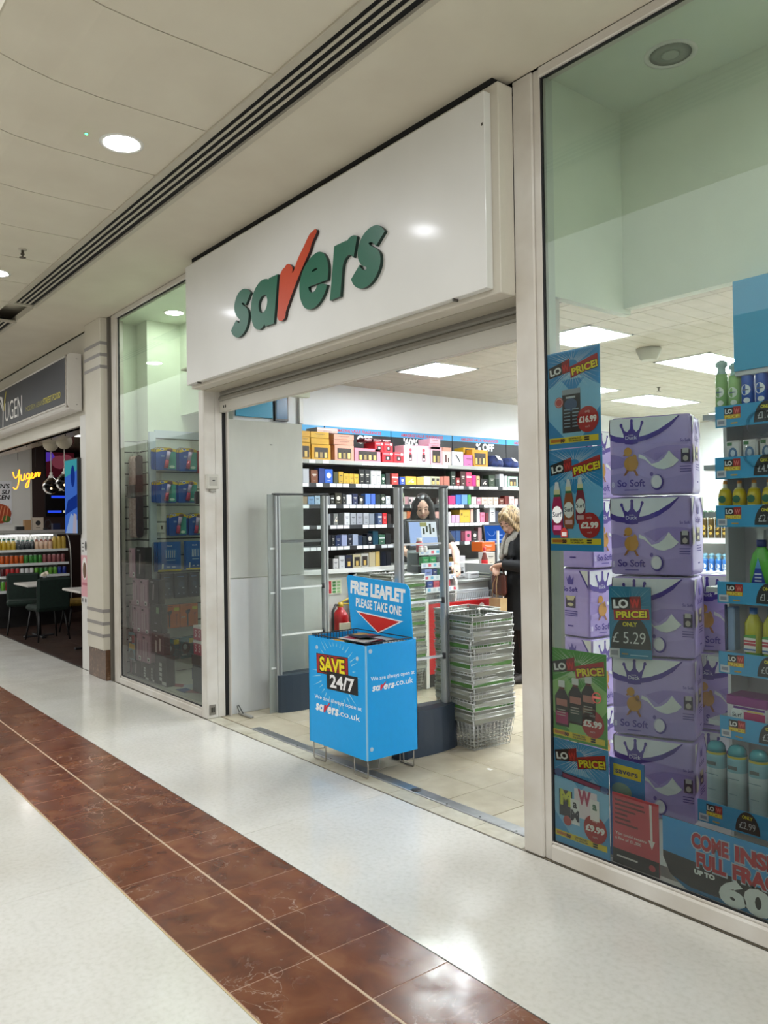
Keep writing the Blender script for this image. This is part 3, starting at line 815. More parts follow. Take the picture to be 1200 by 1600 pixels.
t = thing('green_indicator', 'tiny green emergency lamp in the ceiling beside the downlight', 'indicator lamp', (-4.215, -1.422, 3.6))
MB().lathe([(0.012, -0.004), (0.014, 0)], 'b4ad9c', (-4.215, -1.422, 3.6), 10).build('housing', t)
MB().lathe([(0.007, -0.007), (0.007, -0.003)], 'led_green', (-4.215, -1.422, 3.6), 8).build('lamp', t)
t = thing('sprinkler_head', 'small metal sprinkler head hanging from the mall ceiling', 'sprinkler', (-6.28, -1.21, 3.6))
MB().lathe([(0.03, 0), (0.03, -0.006), (0.01, -0.01)], 'b0a898:0.3', (-6.28, -1.21, 3.6), 12).build('escutcheon', t)
MB().lathe([(0.009, -0.01), (0.009, -0.03), (0.014, -0.035), (0.014, -0.045), (0.006, -0.05)], '5a544a:0.3:0.6', (-6.28, -1.21, 3.6), 10).build('body', t)
MB().lathe([(0.024, -0.062), (0.024, -0.066)], '5a544a:0.3:0.6', (-6.28, -1.21, 3.6), 10).build('deflector', t)
for x in (-6.294, -6.266): MB().tube([(x, -1.21, 3.56), (x, -1.21, 3.535)], 0.003, '5a544a:0.3:0.6', 5).build('frame_arm', t)

# ================================================================ shop logo as flat ink
LX0 = min(p[0] for l in LOGO for p in l[1]); LX1 = max(p[0] for l in LOGO for p in l[1])
LZ0 = min(p[1] for l in LOGO for p in l[1])
LOGO_FLAT = []
for ch, outer, hole, red in LOGO:
    vs, fs, nz = outline_mesh([smooth_poly(outer, 3)]+([smooth_poly(hole, 3)] if hole else []), 0.02)
    LOGO_FLAT.append(([(x-LX0, y-LZ0) for x, y, z in vs], [f for f, q in zip(fs, nz) if q > 0.5 and vs[f[0]][2] > 0.01], red))
def logo(P, u, v, w, ink, tick='d8232a'):
    k = w/(LX1-LX0)
    for vs, fs, red in LOGO_FLAT:
        P.mb.add([P.P(u+a*k, v+b*k) for a, b in vs], fs, tick if red else ink)
    P.l += 1

# ================================================================ leaflet dump bin
BX0, BX1, BY0, BY1, BZ0, BZ1 = -4.42, -3.80, 0.05, 0.45, 0.115, 0.80
BLUE = '00a4ee:0.5'
bin_ = thing('leaflet_bin', 'blue cardboard leaflet bin on wire feet standing in the shop doorway', 'leaflet bin', (-4.11, 0.255, 0))
t_ = 0.006
fp = MB().box(BX0, BX1, BY0, BY0+t_, BZ0, BZ1, BLUE, 0.001).build('front_panel', bin_)
rp = MB().box(BX1-t_, BX1, BY0, BY1, BZ0, BZ1, BLUE, 0.001).build('side_panel', bin_)
MB().box(BX0, BX0+t_, BY0, BY1, BZ0, BZ1, BLUE, 0.001).build('side_panel', bin_)
MB().box(BX0, BX1, BY1-t_, BY1, BZ0, BZ1+0.01, 'e6e8ea:0.5', 0.001).build('back_panel', bin_)
MB().box(BX0+0.008, BX1-0.008, BY0+0.008, BY1-0.008, 0.67, 0.68, '7c8084').build('inner_floor', bin_)
m = MB()
for z in (0.81, 0.68): m.tube([(BX0+0.02, BY0+0.02, z), (BX1-0.02, BY0+0.02, z), (BX1-0.02, BY1-0.02, z), (BX0+0.02, BY1-0.02, z)], 0.004, '34383c:0.4:0.5', 6, True)
for i in range(1, 15):
    y = BY0+0.02+i*(BY1-BY0-0.04)/15
    m.tube([(BX0+0.02, y, 0.63), (BX0+0.02, y, 0.81)], 0.0025, '34383c:0.4:0.5', 5); m.tube([(BX1-0.02, y, 0.63), (BX1-0.02, y, 0.81)], 0.0025, '34383c:0.4:0.5', 5)
for i in range(1, 20):
    x = BX0+0.02+i*(BX1-BX0-0.04)/20
    pass
tag(m.build('wire_basket', bin_), kind='stuff')
for (x, y, dx, dy) in ((BX0+0.05, BY0+0.05, 1, 0), (BX1-0.05, BY0+0.05, -1, 0), (BX0+0.05, BY1-0.05, 1, 0), (BX1-0.05, BY1-0.05, -1, 0)):
    s = 1 if y < 0.2 else -1
    m = MB(); m.tube([(x-dx*0.03, y-s*0.03, 0.125), (x-dx*0.03, y-s*0.03, 0.012), (x-dx*0.03+dx*0.005, y-s*0.03, 0.005), (x+dx*0.10, y-s*0.03, 0.005), (x+dx*0.105, y-s*0.03, 0.012), (x+dx*0.105, y-s*0.03, 0.125)], 0.004, '9a958a:0.3:0.7', 6)
    m.tube([(x-dx*0.03, y-s*0.03, 0.125), (x-dx*0.03, y-s*0.03, 0.06), (x-dx*0.03, y+s*0.05, 0.05), (x-dx*0.03, y+s*0.055, 0.125)], 0.0035, '9a958a:0.3:0.7', 6)
    m.build('foot', bin_)
for i, (x, z) in enumerate(((BX0+0.1, 0.73), (BX1-0.09, 0.70))):
    MB().lathe([(0.013, 0), (0.013, 0.002)], 'a8c8de:0.2', (0, 0, 0), 12)
def stud(x, y, z, ax):
    m = MB(); m.lathe([(0.014, 0), (0.012, 0.003)], 'b4d0e4:0.25', (0, 0, 0), 12)
    m.v = [((x+p[0], y-p[2], z+p[1]) if ax == 'y' else (x+p[2], y+p[0], z+p[1])) for p in m.v]
    m.build('clear_stud', bin_)
stud(BX0+0.10, BY0, 0.735, 'y'); stud(BX1-0.085, BY0, 0.715, 'y'); stud(BX1, BY0+0.035, 0.765, 'x'); stud(BX1, BY0+0.035, 0.18, 'x')
W = BX1-BX0; Hh = BZ1-BZ0
P = Print((BX0, BY0, BZ0))
def bin_print(P, W, Hh, save, u0, u1, v_line, v_logo):
    if save:
        cx, cy = 0.50*W, Hh*(1-0.30)
        P.burst(cx, cy, 0.17, 0.27, 34, '8fd0ee:0.45', 0.28, 1.05, clip=(0.005, 0.1, W-0.005, Hh-0.01))
        P.at(2, 0.155*W, Hh*(1-0.335)); P.rect(0, 0, 0.56*W, 0.185*Hh, '120c0c'); P.rect(0.004, 0.004, 0.56*W-0.004, 0.185*Hh-0.004, 'a8201c')
        P.text('SAVE', 0.28*W, 0.028*Hh, 0.135*Hh, '120c0c', 0.075, w=0.47*W, al='c'); P.text('SAVE', 0.28*W, 0.033*Hh, 0.125*Hh, 'f6e21c', 0.035, w=0.44*W, al='c')
        P.at(1, 0.34*W, Hh*(1-0.46)); P.rect(0, 0, 0.53*W, 0.165*Hh, '0b0b0d'); P.text('24/7', 0.265*W, 0.026*Hh, 0.115*Hh, 'f2f2f2', 0.03, w=0.42*W, al='c')
        P.at()
    P.text('We are always open at', u0, v_line, 0.037*Hh, 'eef6fa', 0.008, w=(u1-u0))
    lw = 0.51*(u1-u0)
    logo(P, u0+0.02*(u1-u0), v_logo, lw, 'f4f8fa')
    P.text('.co.uk', u0+0.02*(u1-u0)+lw*0.99, v_logo+0.012, 0.055*Hh, 'f4f8fa', 0.004, w=0.44*(u1-u0))
bin_print(P, W, Hh, True, 0.11*W, 0.93*W, Hh*(1-0.575), Hh*(1-0.69))
P.build('front_print', bin_)
P = Print((BX1, BY0, BZ0), (0, 1, 0), (0, 0, 1), (1, 0, 0))
bin_print(P, BY1-BY0, Hh, False, 0.09*(BY1-BY0), 0.95*(BY1-BY0), Hh*(1-0.31), Hh*(1-0.405))
P.build('side_print', bin_)
MB().box(BX1-0.007, BX1+0.001, BY0-0.001, BY0+0.008, BZ0, BZ1, '8cc4e4:0.5').build('folded_edge', bin_)
# header card, leaning a little to the left
sg = [(-0.10, 0.0), (0.545, 0.0), (0.515, 0.32), (0.497, 0.345), (0.47, 0.355), (-0.135, 0.375), (-0.155, 0.36)]
sg = [(x+0.02, z) for x, z in sg]
hc = MB(); HX, HY, HZ = BX0+0.045, BY1-0.022, 0.795
U_ = Vector((1, 0, -0.015)).normalized()
hc.prism(sg, (HX, HY, HZ), U_, (0, 0.01, 1), (0, 0.007, 0), BLUE)
hc_o = hc.build('header_card', bin_)
P = Print((HX, HY, HZ), U_, (0, 0.01, 1), (0, -1, 0), 0.0004)
P.at(-2.2, 0, 0.01)
P.text('FREE LEAFLET', -0.10, 0.245, 0.082, 'f4f8fa', 0.055, w=0.585); P.text('PLEASE TAKE ONE', -0.035, 0.158, 0.058, 'f4f8fa', 0.03, w=0.485)
P.poly([(-0.035, 0.128), (0.47, 0.125), (0.215, 0.008)], 'f4f8fa'); P.poly([(-0.005, 0.12), (0.435, 0.117), (0.215, 0.017)], 'd8231c')
P.build('header_print', bin_)
# leaflets lying in the bin
cols = ['2c2a30', '6a5f64', 'c8c4c0', '1d2430', '8c3038', 'd8d4d0', '3a3540']
for i in range(14):
    m = MB(); a = random.uniform(-0.5, 0.5); c, s = math.cos(a), math.sin(a)
    z = 0.682+0.0095*i; w_, d_ = 0.105, 0.074; dz = random.uniform(-0.012, 0.012)
    pts = [(-w_, -d_), (w_, -d_), (w_, d_), (-w_, d_)]
    x, y = random.uniform(-4.27, -3.95), random.uniform(0.17, 0.34)
    q = [(x+px*c-py*s, y+px*s+py*c) for px, py in pts]
    vs = [(u, v, z+(dz if k in (1, 2) else -dz*0.2)) for k, (u, v) in enumerate(q)]
    m.add(vs+[(a_, b_, c_+0.006) for a_, b_, c_ in vs], [(3, 2, 1, 0), (4, 5, 6, 7), (0, 1, 5, 4), (1, 2, 6, 5), (2, 3, 7, 6), (3, 0, 4, 7)], cols[i % 7])
    o = solid('leaflet', m, 'leaflet with a %s cover panel, %s from the bottom in the blue bin' % (['crimson', 'mustard', 'blue', 'white'][i % 4], ORD[i]), 'leaflet', 'leaflets heaped in the blue bin')
    e1 = Vector(vs[1])-Vector(vs[0]); e2 = Vector(vs[3])-Vector(vs[0])
    P = Print(Vector(vs[0])+Vector((0, 0, 0.006)), e1.normalized(), e2.normalized(), (0, 0, 1), 0.0005)
    P.rect(0.015, 0.03, 0.10, 0.12, ['b03a54', 'd0a030', '4a7ab0', 'e4e0dc'][i % 4]); P.rect(0.11, 0.02, 0.2, 0.07, ['d8d4d0', '2a2830', '90304a'][i % 3]); P.rect(0.115, 0.085, 0.19, 0.13, ['3a7a4a', 'c8503a', 'e0dcd8'][i % 3])
    P.build('cover_print', o)

# ================================================================ security gates
def gate(x, y0, label, L=0.47, mid='5a605e:0.3', mh=0.012):
    t = thing('security_gate', label, 'security gate', (x, y0+0.24, 0))
    for y in (y0, y0+L):
        MB().box(x-0.024, x+0.024, y-0.026, y+0.026, 0.0, 1.765, 'a9adad:0.32:0.5', 0.006).box(x+0.022, x+0.028, y-0.006, y+0.006, 0.02, 1.76, '6a6e70:0.3').build('post', t)
    MB().box(x-0.026, x+0.026, y0-0.03, y0+L+0.03, 1.765, 1.78, '2a2c2e:0.4', 0.003).build('top_bar', t)
    MB().box(x-0.004, x+0.004, y0+0.02, y0+L-0.02, 0.28, 1.765, 'gate_glass').build('glass_panel', t)
    MB().box(x-0.006, x+0.006, y0+0.02, y0+L-0.02, 1.385-mh, 1.385+mh, mid).build('cross_bar', t)
    for z in (1.0, 0.62):
        MB().box(x-0.008, x+0.014, y0+0.02, y0+L-0.02, z-0.007, z+0.007, 'e4e8e6:0.3').build('cross_bar', t)
        MB().lathe([(0.012, -0.02), (0.012, 0.02)], '2c2e30', (x+0.016, y0+L-0.03, z), 8).build('bracket', t)
    n = 10; prof = []
    for i in range(n+1):
        a = PI*i/n; prof.append((y0+L/2-0.30*math.cos(a)*0.86, 0.035+0.055*math.sin(a)))
    m = MB(); pts = [(p[0], p[1]) for p in prof]+[(p[0], -p[1]) for p in prof[::-1]]
    m.prism(pts, (x, 0, 0.0), (0, 1, 0), (1, 0, 0), (0, 0, 0.30), '2b3947:0.45', )
    m.build('base_block', t)
    return t
gate(-5.65, 0.56, 'grey glass security gate in front of the white partition')
g2 = gate(-4.03, 0.51, 'grey glass security gate behind the blue leaflet bin, beside the wire baskets', 0.40, 'd8dcda:0.3', 0.006)
MB().box(-5.655, -5.645, 0.475, 0.535, 0.0, 1.77, '8a908c:0.3').build('side_fin', bpy.data.objects['security_gate'])
for z in (1.33, 0.97, 0.36): MB().box(-5.66, -5.64, 0.49, 0.56, z-0.008, z+0.008, 'd4d8d6:0.3').build('fin_bracket', bpy.data.objects['security_gate'])

# ================================================================ wire shopping baskets
def basket(panel):
    """returns meshes for rim, wire body, handle and side strip; origin at the centre of the base, rim at 0.215"""
    w, l, wb, lb, h = 0.165, 0.19, 0.135, 0.16, 0.215
    rim = MB(); rim.tube([(-w, -l, h), (w, -l, h), (w, l, h), (-w, l, h)], 0.0045, 'chrome', 5, True)
    rim.tube([(-w+0.004, -l+0.004, h-0.035), (w-0.004, -l+0.004, h-0.035), (w-0.004, l-0.004, h-0.035), (-w+0.004, l-0.004, h-0.035)], 0.003, 'chrome', 4, True)
    wire = MB()
    for i in range(9):
        x = -1+2*i/8
        wire.tube([(x*w, -l, h), (x*wb, -lb, 0.004), (x*wb, lb, 0.004), (x*w, l, h)], 0.0018, 'chrome', 3)
    for i in range(11):
        y = -1+2*i/10
        wire.tube([(-w, y*l, h), (-wb, y*lb, 0.004), (wb, y*lb, 0.004), (w, y*l, h)], 0.0018, 'chrome', 3)
    for z in (0.01, 0.06, 0.115):
        f = z/h; a, b_ = wb+(w-wb)*f, lb+(l-lb)*f
        wire.tube([(-a, -b_, z), (a, -b_, z), (a, b_, z), (-a, b_, z)], 0.002, 'chrome', 3, True)
    hd = MB()
    hd.tube([(-w, -0.06, h), (-w-0.006, -0.055, h+0.004), (-w-0.022, 0.0, h-0.012), (-w-0.006, 0.055, h+0.004), (-w, 0.06, h)], 0.004, 'chrome', 5)
    hd2 = MB()
    hd2.tube([(w, -0.06, h), (w-0.02, -0.055, h+0.004), (w-0.05, 0.0, h+0.006), (w-0.02, 0.055, h+0.004), (w, 0.06, h)], 0.004, 'chrome', 5)
    st = MB()
    for s_ in (-1, 1):
        st.box(s_*(w-0.001)-0.0015, s_*(w-0.001)+0.0015, -l+0.012, l-0.012, h-0.031, h-0.005, panel); st.box(-w+0.012, w-0.012, s_*(l-0.001)-0.0015, s_*(l-0.001)+0.0015, h-0.031, h-0.005, panel)
    return rim, wire, hd, hd2, st
def make_basket(panel):
    t = thing('wire_basket', 'wire shopping basket', 'shopping basket', (0, 0, -5))
    for nm, mb in zip(('rim', 'wire_body', 'handle', 'handle', 'side_strip'), basket(panel)):
        o = mb.build(nm, t, (0, 0, 0))
    return t
protos = {c: make_basket(c) for c in ('77786a:0.5', '3d6b26:0.5', '5f6156:0.5', '8d9084:0.5')}
used_protos = set()
def stack(cx, cy, n, step, lab, grp, ang=0.0, green=()):
    for i in range(n):
        c = '3d6b26:0.5' if i in green else ['77786a:0.5', '8d9084:0.5', '5f6156:0.5'][i % 3]
        loc = (cx+random.uniform(-0.006, 0.006), cy+random.uniform(-0.006, 0.006), 0.002+i*step); rz = ang+random.uniform(-0.045, 0.045)
        label = '%s wire basket, %s from the floor in the %s' % ('green-edged' if i in green else 'grey', ORD[i], lab)
        if i == n-1: label = 'topmost wire shopping basket of the '+lab
        if i == 0: label = 'bottom wire shopping basket of the '+lab
        if c not in used_protos:
            used_protos.add(c); o = protos[c]; o.location = loc; o.rotation_euler = (0, 0, rz); o['label'] = label; o['group'] = grp
        else: dup(protos[c], loc, rz, label, grp)
stack(-3.935, 1.115, 27, 0.0262, 'nearest stack of baskets', 'baskets in the nearest stack', -0.06, (25, 19, 14, 9, 3))
stack(-4.36, 1.45, 26, 0.0262, 'stack behind the right-hand gate glass', 'baskets in the stack behind the gate', 0.05, (18, 14, 8))
stack(-5.94, 1.89, 33, 0.0262, 'tall stack behind the free leaflet card', 'baskets in the stack behind the leaflet card', 0.03, (28, 22, 15))
stack(-5.60, 1.79, 33, 0.0262, 'tall stack against the white till post', 'baskets in the stack against the till', -0.03, (29, 24, 21, 16, 10, 5))

# ================================================================ perfume wall
XW, XF = -7.1, -6.68
SZ = {1: 2.165, 2: 1.93, 3: 1.715, 4: 1.505, 5: 1.29, 6: 1.06}
shelving = thing('perfume_shelving', 'long white wall shelving filled with boxed perfumes behind the tills', 'shelving', (-6.9, 3.2, 0))
Y0, Y1 = 1.2, 5.7
MB().box(XW, XW+0.02, Y0, Y1, 0, 2.2, '3a3634:0.6').build('back_panel', shelving)
tagm = MB().box(-0.002, 0.002, -0.036, 0.036, -0.017, 0.017, 'e6e8ea:0.4').build('price_tag', shelving); first_tag = True
for k_, z in SZ.items():
    if k_ == 6: 
        sh_ = MB().box(XW, XF+0.02, Y0, Y1, z-0.05, z-0.003, 'd2d2cd:0.4', 0.003).build('shelf', shelving); continue
    sh_ = MB().box(XW, XF+0.015, Y0, Y1, z-0.026, z-0.003, 'cfd0cc:0.4', 0.003).box(XF+0.015, XF+0.022, Y0, Y1, z-0.04, z, '9a9b98:0.4' if k_ == 1 else '2c2d30:0.4').build('shelf', shelving)
    y = Y0+0.3
    while y < Y1-0.1:
        dens = 0.25 if k_ == 1 else 0.82
        if random.random() < dens:
            if first_tag: tagm.parent = sh_; tagm.location = Vector((XF+0.0245, y, z-0.021))-root_of(sh_).location; first_tag = False
            else: piece(tagm, sh_, Vector((XF+0.0245, y, z-0.021))-root_of(sh_).location)
        y += 0.082
tagm.data.transform(Matrix.Translation(root_of(shelving).location))
m = MB(); m.box(XW, -6.72, Y0, 2.06, 0.0, 1.01, 'd0d1cc:0.4', 0.003); m.build('base_cupboard', shelving)
m = MB(); m.box(XW, -6.60, 2.07, 2.86, 0.0, 0.965, 'd6d7d3:0.4', 0.004).box(-6.66, -6.60, 2.07, 2.86, 0.965, 0.99, 'd6d7d3:0.4', 0.003); m.build('base_cupboard', shelving)
MB().box(XW, -6.72, 2.87, Y1, 0.0, 1.01, 'c8c9c4:0.4', 0.003).build('base_cupboard', shelving)
COLN = {'d9a21e': 'yellow', 'd9a08c': 'rose gold', 'e8889a': 'pink', 'b8202c': 'red', 'f0b8c4': 'pale pink', 'eeb4c2': 'pink', 'f0cdc8': 'blush', 'e4e6ea': 'white', 'e07ab4': 'magenta', 'e8a020': 'orange'}
def colour_name(h):
    r, g, b = [int(h[i:i+2], 16)/255 for i in (0, 2, 4)]
    mx, mn = max(r, g, b), min(r, g, b); s = (mx-mn)/mx if mx else 0
    if mx < 0.2: return 'black'
    if s < 0.14: return 'white' if mx > 0.78 else ('silver grey' if mx > 0.5 else 'charcoal')
    if mx == b: return ('navy' if mx < 0.45 else ('pale blue' if s < 0.35 else 'blue'))
    if mx == g: return 'dark green' if mx < 0.45 else 'pale green'
    if mx == r:
        if g > b*1.25 and g > r*0.7: return 'gold' if s > 0.4 else ('cream' if mx > 0.7 else 'olive')
        if b > g*1.05: return 'pink' if mx > 0.75 and s < 0.55 else ('magenta' if mx > 0.6 else 'plum')
        if s > 0.6: return 'red' if mx > 0.6 and g < 0.3 else ('orange' if mx > 0.75 else ('dark red' if g < 0.2 and b < 0.2 and mx > 0.3 else 'brown'))
        return 'blush' if mx > 0.7 else 'taupe'
    return 'grey'
def box_print(kind, w, h, col, P):
    r, g, b = [int(col[i:i+2], 16) for i in (0, 2, 4)]; light = (r+g+b) > 330
    ink = '2a2628' if light else 'c9c4b8'
    if kind == 'text':
        P.rect(w*0.22, h*0.62, w*0.78, h*0.68, ink); P.rect(w*0.3, h*0.52, w*0.7, h*0.55, ink); P.rect(w*0.36, h*0.14, w*0.64, h*0.17, ink)
    elif kind == 'disc': P.ell(w/2, h*0.55, min(w*0.36, h*0.2), min(w*0.36, h*0.2), ink, 14); P.rect(w*0.3, h*0.16, w*0.7, h*0.2, ink)
    elif kind == 'stripe': P.rect(0.004, h*0.6, w-0.004, h*0.72, 'dcdcdc' if not light else 'f2e8ea'); P.rect(w*0.3, h*0.25, w*0.7, h*0.3, ink)
    elif kind == 'window':
        P.rect(w*0.14, h*0.1, w*0.86, h*0.8, '2a211c' if not col.startswith('e8') else 'f3d6d4'); n = max(1, int(w/0.07))
        for i in range(n):
            cx = w*(0.14+0.72*(i+0.5)/n); c2 = ['c8a85a', '8a7448', 'd8b46a'][i % 3] if not col.startswith(('e8', 'ee')) else ['d8506a', 'e0a85a', 'a8c85a', 'e87a9a'][i % 4]
            P.rect(cx-0.016, h*0.14, cx+0.016, h*0.5, c2, True); P.rect(cx-0.008, h*0.5, cx+0.008, h*0.64, '1a1614', True)
        P.l += 1
    elif kind == 'bottle':
        P.rect(w*0.38, h*0.15, w*0.62, h*0.52, '2a1416'); P.rect(w*0.42, h*0.52, w*0.58, h*0.62, 'c8303c'); P.ell(w*0.5, h*0.75, w*0.1, h*0.1, 'd8404c', 12); P.rect(w*0.43, h*0.2, w*0.57, h*0.3, 'e8e0e0')
    elif kind == 'skull':
        P.rect(w*0.28, h*0.2, w*0.72, h*0.62, '1a1214'); P.rect(w*0.4, h*0.3, w*0.6, h*0.52, 'b0a8a8'); P.rect(w*0.1, h*0.76, w*0.6, h*0.88, 'e07a80'); P.ell(w*0.8, h*0.82, w*0.14, h*0.12, 'd8d4d4', 12)
    elif kind == 'bars': P.rect(w*0.3, h*0.2, w*0.48, h*0.72, '4a2824'); P.rect(w*0.62, h*0.2, w*0.74, h*0.5, '3a2420')
    elif kind == 'script':
        P.rect(w*0.1, h*0.1, w*0.9, h*0.9, 'c4c8d0'); P.rect(w*0.13, h*0.12, w*0.87, h*0.88, 'eceef2')
        for i in range(4): P.ell(w*(0.35+0.1*i), h*(0.7-0.13*i), w*0.07, h*0.1, '2a2a34', 8)
    elif kind == 'ribbon': P.poly([(w*0.2, h*0.3), (w*0.6, h*0.75), (w*0.75, h*0.7), (w*0.35, h*0.25)], 'e8d49a' if light else 'd8d0c8'); P.ell(w*0.65, h*0.35, w*0.12, h*0.1, 'f0e4c0', 10)
    elif kind == 'dots':
        P.rect(w*0.1, h*0.55, w*0.25, h*0.72, '5a4010')
        for i in range(3): P.ell(w*(0.42+0.17*i), h*0.5, w*0.04, h*0.035, '5a4010', 8)
    return P
def perfume_box(y0, w, z, h, col, kind, label, group, dep=None, xf=XF, name='perfume_box', cat='perfume box'):
    d = dep or max(0.045, min(0.16, w*1.1))
    if max(int(col[i:i+2], 16) for i in (0, 2, 4)) > 200: col = ''.join('%02x' % int(int(col[i:i+2], 16)*0.87) for i in (0, 2, 4))
    m = MB().box(xf-d, xf, y0+0.0015, y0+w-0.0015, z, z+h, col+':0.35', 0.002)
    o = solid(name, m, label, cat, group, (xf-d/2, y0+w/2, z))
    if kind != 'plain':
        P = box_print(kind, w-0.004, h, col, Print((xf, y0+0.002, z), (0, 1, 0), (0, 0, 1), (1, 0, 0), 0.0006))
        o2 = P.mb.build('printed_front', o)
    return o
rows = {}
for k_, y, w, h, col, kind in PB: rows.setdefault(k_, []).append((y, w, h, col, kind))
NAMESH = {1: 'top', 2: 'second', 3: 'third', 4: 'fourth', 5: 'fifth', 6: 'lowest'}
for k_, its in rows.items():
    its.sort(); cnt = {}
    tot = {}
    for it in its: tot[colour_name(it[3])] = tot.get(colour_name(it[3]), 0)+1
    for y, w, h, col, kind in its:
        c = colour_name(col); cnt[c] = cnt.get(c, 0)+1
        what = 'gift box' if k_ == 1 else 'perfume carton'
        where = NAMESH[k_]+' perfume shelf'
        lab = ('the only %s %s on the %s' % (c, what, where)) if tot[c] == 1 else '%s %s %s from the doorway on the %s' % (ORD[cnt[c]-1], c, what, where)
        perfume_box(y, w, SZ[k_], h, col, kind, lab, 'boxes on the %s perfume shelf' % NAMESH[k_], name='gift_box' if k_ == 1 else 'perfume_box', cat='gift box' if k_ == 1 else 'perfume box')
# extra stacked boxes on the top shelf, one above another
def extra(y, w, z, h, col, lab, kind='plain', dep=0.2, xf=XF): return perfume_box(y, w, z, h, col, kind, lab, 'boxes piled on the top perfume shelf', dep, xf, 'gift_box', 'gift box')
Z1 = SZ[1]
extra(1.462, 0.115, Z1+0.166, 0.058, 'd4a32a', 'flat yellow gift box lying over the yellow box nearest the partition', 'text'); extra(1.462, 0.115, Z1+0.226, 0.055, 'd09c24', 'topmost yellow box of the pile nearest the partition')
extra(1.585, 0.225, Z1+0.154, 0.062, 'd4a32a', 'lower flat yellow box on the wide yellow gift set'); extra(1.582, 0.225, Z1+0.218, 0.062, 'd8a82e', 'upper flat yellow box on the wide yellow gift set', 'text')
extra(1.862, 0.255, Z1+0.163, 0.05, 'd49a84', 'lower rose gold box lying on the rose gold gift set', 'text'); extra(1.866, 0.255, Z1+0.215, 0.055, 'dba28c', 'upper rose gold box lying on the rose gold gift set', 'text')
extra(1.70, 0.26, Z1+0.285, 0.05, 'e2c4bc', 'pale pink box lying across the top of the gift sets', 'stripe', 0.2, XF-0.06)
for (y, z, w_) in ((2.395, 0.108, 0.122), (2.519, 0.108, 0.122)): extra(y, w_, Z1+z, 0.106, 'b8202c', 'red gift box %s of the upper pair beside the pink gift set' % ('left' if y < 2.45 else 'right'), 'skull')
for (y, w_) in ((2.28, 0.10), (2.40, 0.115), (2.522, 0.115)): extra(y, w_, Z1+0.216, 0.035, '5a1a22', 'dark red flat box on top of the red boxes, %s' % {2.28: 'left end', 2.40: 'middle', 2.522: 'right end'}[y], 'stripe', 0.14, XF-0.03)
extra(2.745+0.42, 0.17, Z1+0.17, 0.062, 'e6a2b4', 'lower pink box piled on the pink window gift box', 'text'); extra(2.76+0.42, 0.16, Z1+0.234, 0.058, 'eab0bf', 'upper pink box piled on the pink window gift box', 'text')
extra(3.0+0.38, 0.13, Z1+0.15, 0.05, 'd49a84', 'rose gold box on the blush gift box', 'plain')
extra(3.80, 0.2, Z1+0.155, 0.07, 'd8a81c', 'yellow window box behind the orange gift box', 'window', 0.16, XF-0.1)
def bag(y, w, h, lab):
    m = MB(); m.lathe([(0.4, 0), (0.5, 0.1), (0.52, 0.35), (0.46, 0.7), (0.3, 0.92), (0.1, 1.0)], 'velvet_navy', (0, 0, 0), 18)
    m.v = [(XF-0.12+p[0]*0.26, y+w/2+p[1]*w*(1+0.06*math.sin(9*p[2])), Z1+p[2]*h) for p in m.v]
    o = solid('wash_bag', m, lab, 'bag', 'navy bags on the top shelf')
    MB().add([(XF+0.015, y+w*0.4, Z1+h*0.62), (XF+0.015, y+w*0.66, Z1+h*0.55), (XF-0.03, y+w*0.62, Z1+h*0.92), (XF-0.03, y+w*0.38, Z1+h*0.98)], [(0, 1, 2, 3)], 'dfe3ea').build('swing_tag', o)
bag(4.16, 0.28, 0.15, 'navy velvet bag with a white tag on the top shelf, left of the pair'); bag(4.45, 0.26, 0.13, 'navy velvet bag at the right end of the top shelf')
# header boards along the wall above the shelves
hd_n = 0
for (y0, y1, txt, tu) in ((0.98, 2.02, '', 0), (2.03, 2.94, 'OFF', 0.43), (2.95, 3.90, "'60%", 0.18), (3.91, 4.86, '% OFF', 0.40), (4.87, 5.8, 'OFF', 0.3)):
    t = thing('header_board', 'blue and black shelf header board %s' % {'': 'nearest the partition, blank blue', 'OFF': 'reading OFF over the rose gold sets' if y0 < 3 else 'reading OFF at the far end', "'60%": 'reading 60% over the pink boxes', '% OFF': 'reading % OFF over the orange box'}[txt], 'shop sign', (XW+0.02, (y0+y1)/2, 2.2))
    MB().box(XW, XW+0.018, y0, y1, 2.2, 2.565, '16181c:0.4').build('board', t)
    P = Print((XW+0.018, y0, 2.2), (0, 1, 0), (0, 0, 1), (1, 0, 0), 0.0006)
    P.rect(0, 0.298, y1-y0, 0.365, '3f9fd6'); P.rect(0, 0.0, y1-y0, 0.02, '3f9fd6')
    if txt:
        P.text('AMAZING VALUE FRAGRANCES', (y1-y0)/2, 0.312, 0.034, 'c23a44', 0.03, w=(y1-y0)*0.7, al='c'); P.text(txt, tu, 0.205, 0.085, 'f2f2f2', 0.05)
    P.build('printed_face', t)
# blue promotional board and small screen above the partition
t = thing('hanging_sign', 'blue sign board seen above the white partition', 'shop sign', (-7.05, 1.1, 2.6))
MB().box(-7.08, -7.06, 0.96, 1.38, 2.60, 2.80, '1a86aa:0.4', 0.002).build('board', t)
t = thing('wall_screen', 'small dark blue wall screen beside the blue sign above the partition', 'screen', (-7.05, 1.5, 2.6))
MB().box(-7.09, -7.05, 1.40, 1.56, 2.58, 2.84, '16181c:0.4', 0.003).build('casing', t); MB().box(-7.05, -7.046, 1.415, 1.545, 2.60, 2.82, '12557e:0.25').build('display', t)
solid('wall_trunking', MB().box(-7.10, -7.06, 1.70, 1.75, 2.57, 3.03, 'c4c4be:0.4', 0.004), 'white vertical cable trunking on the wall above the yellow boxes', 'trunking')

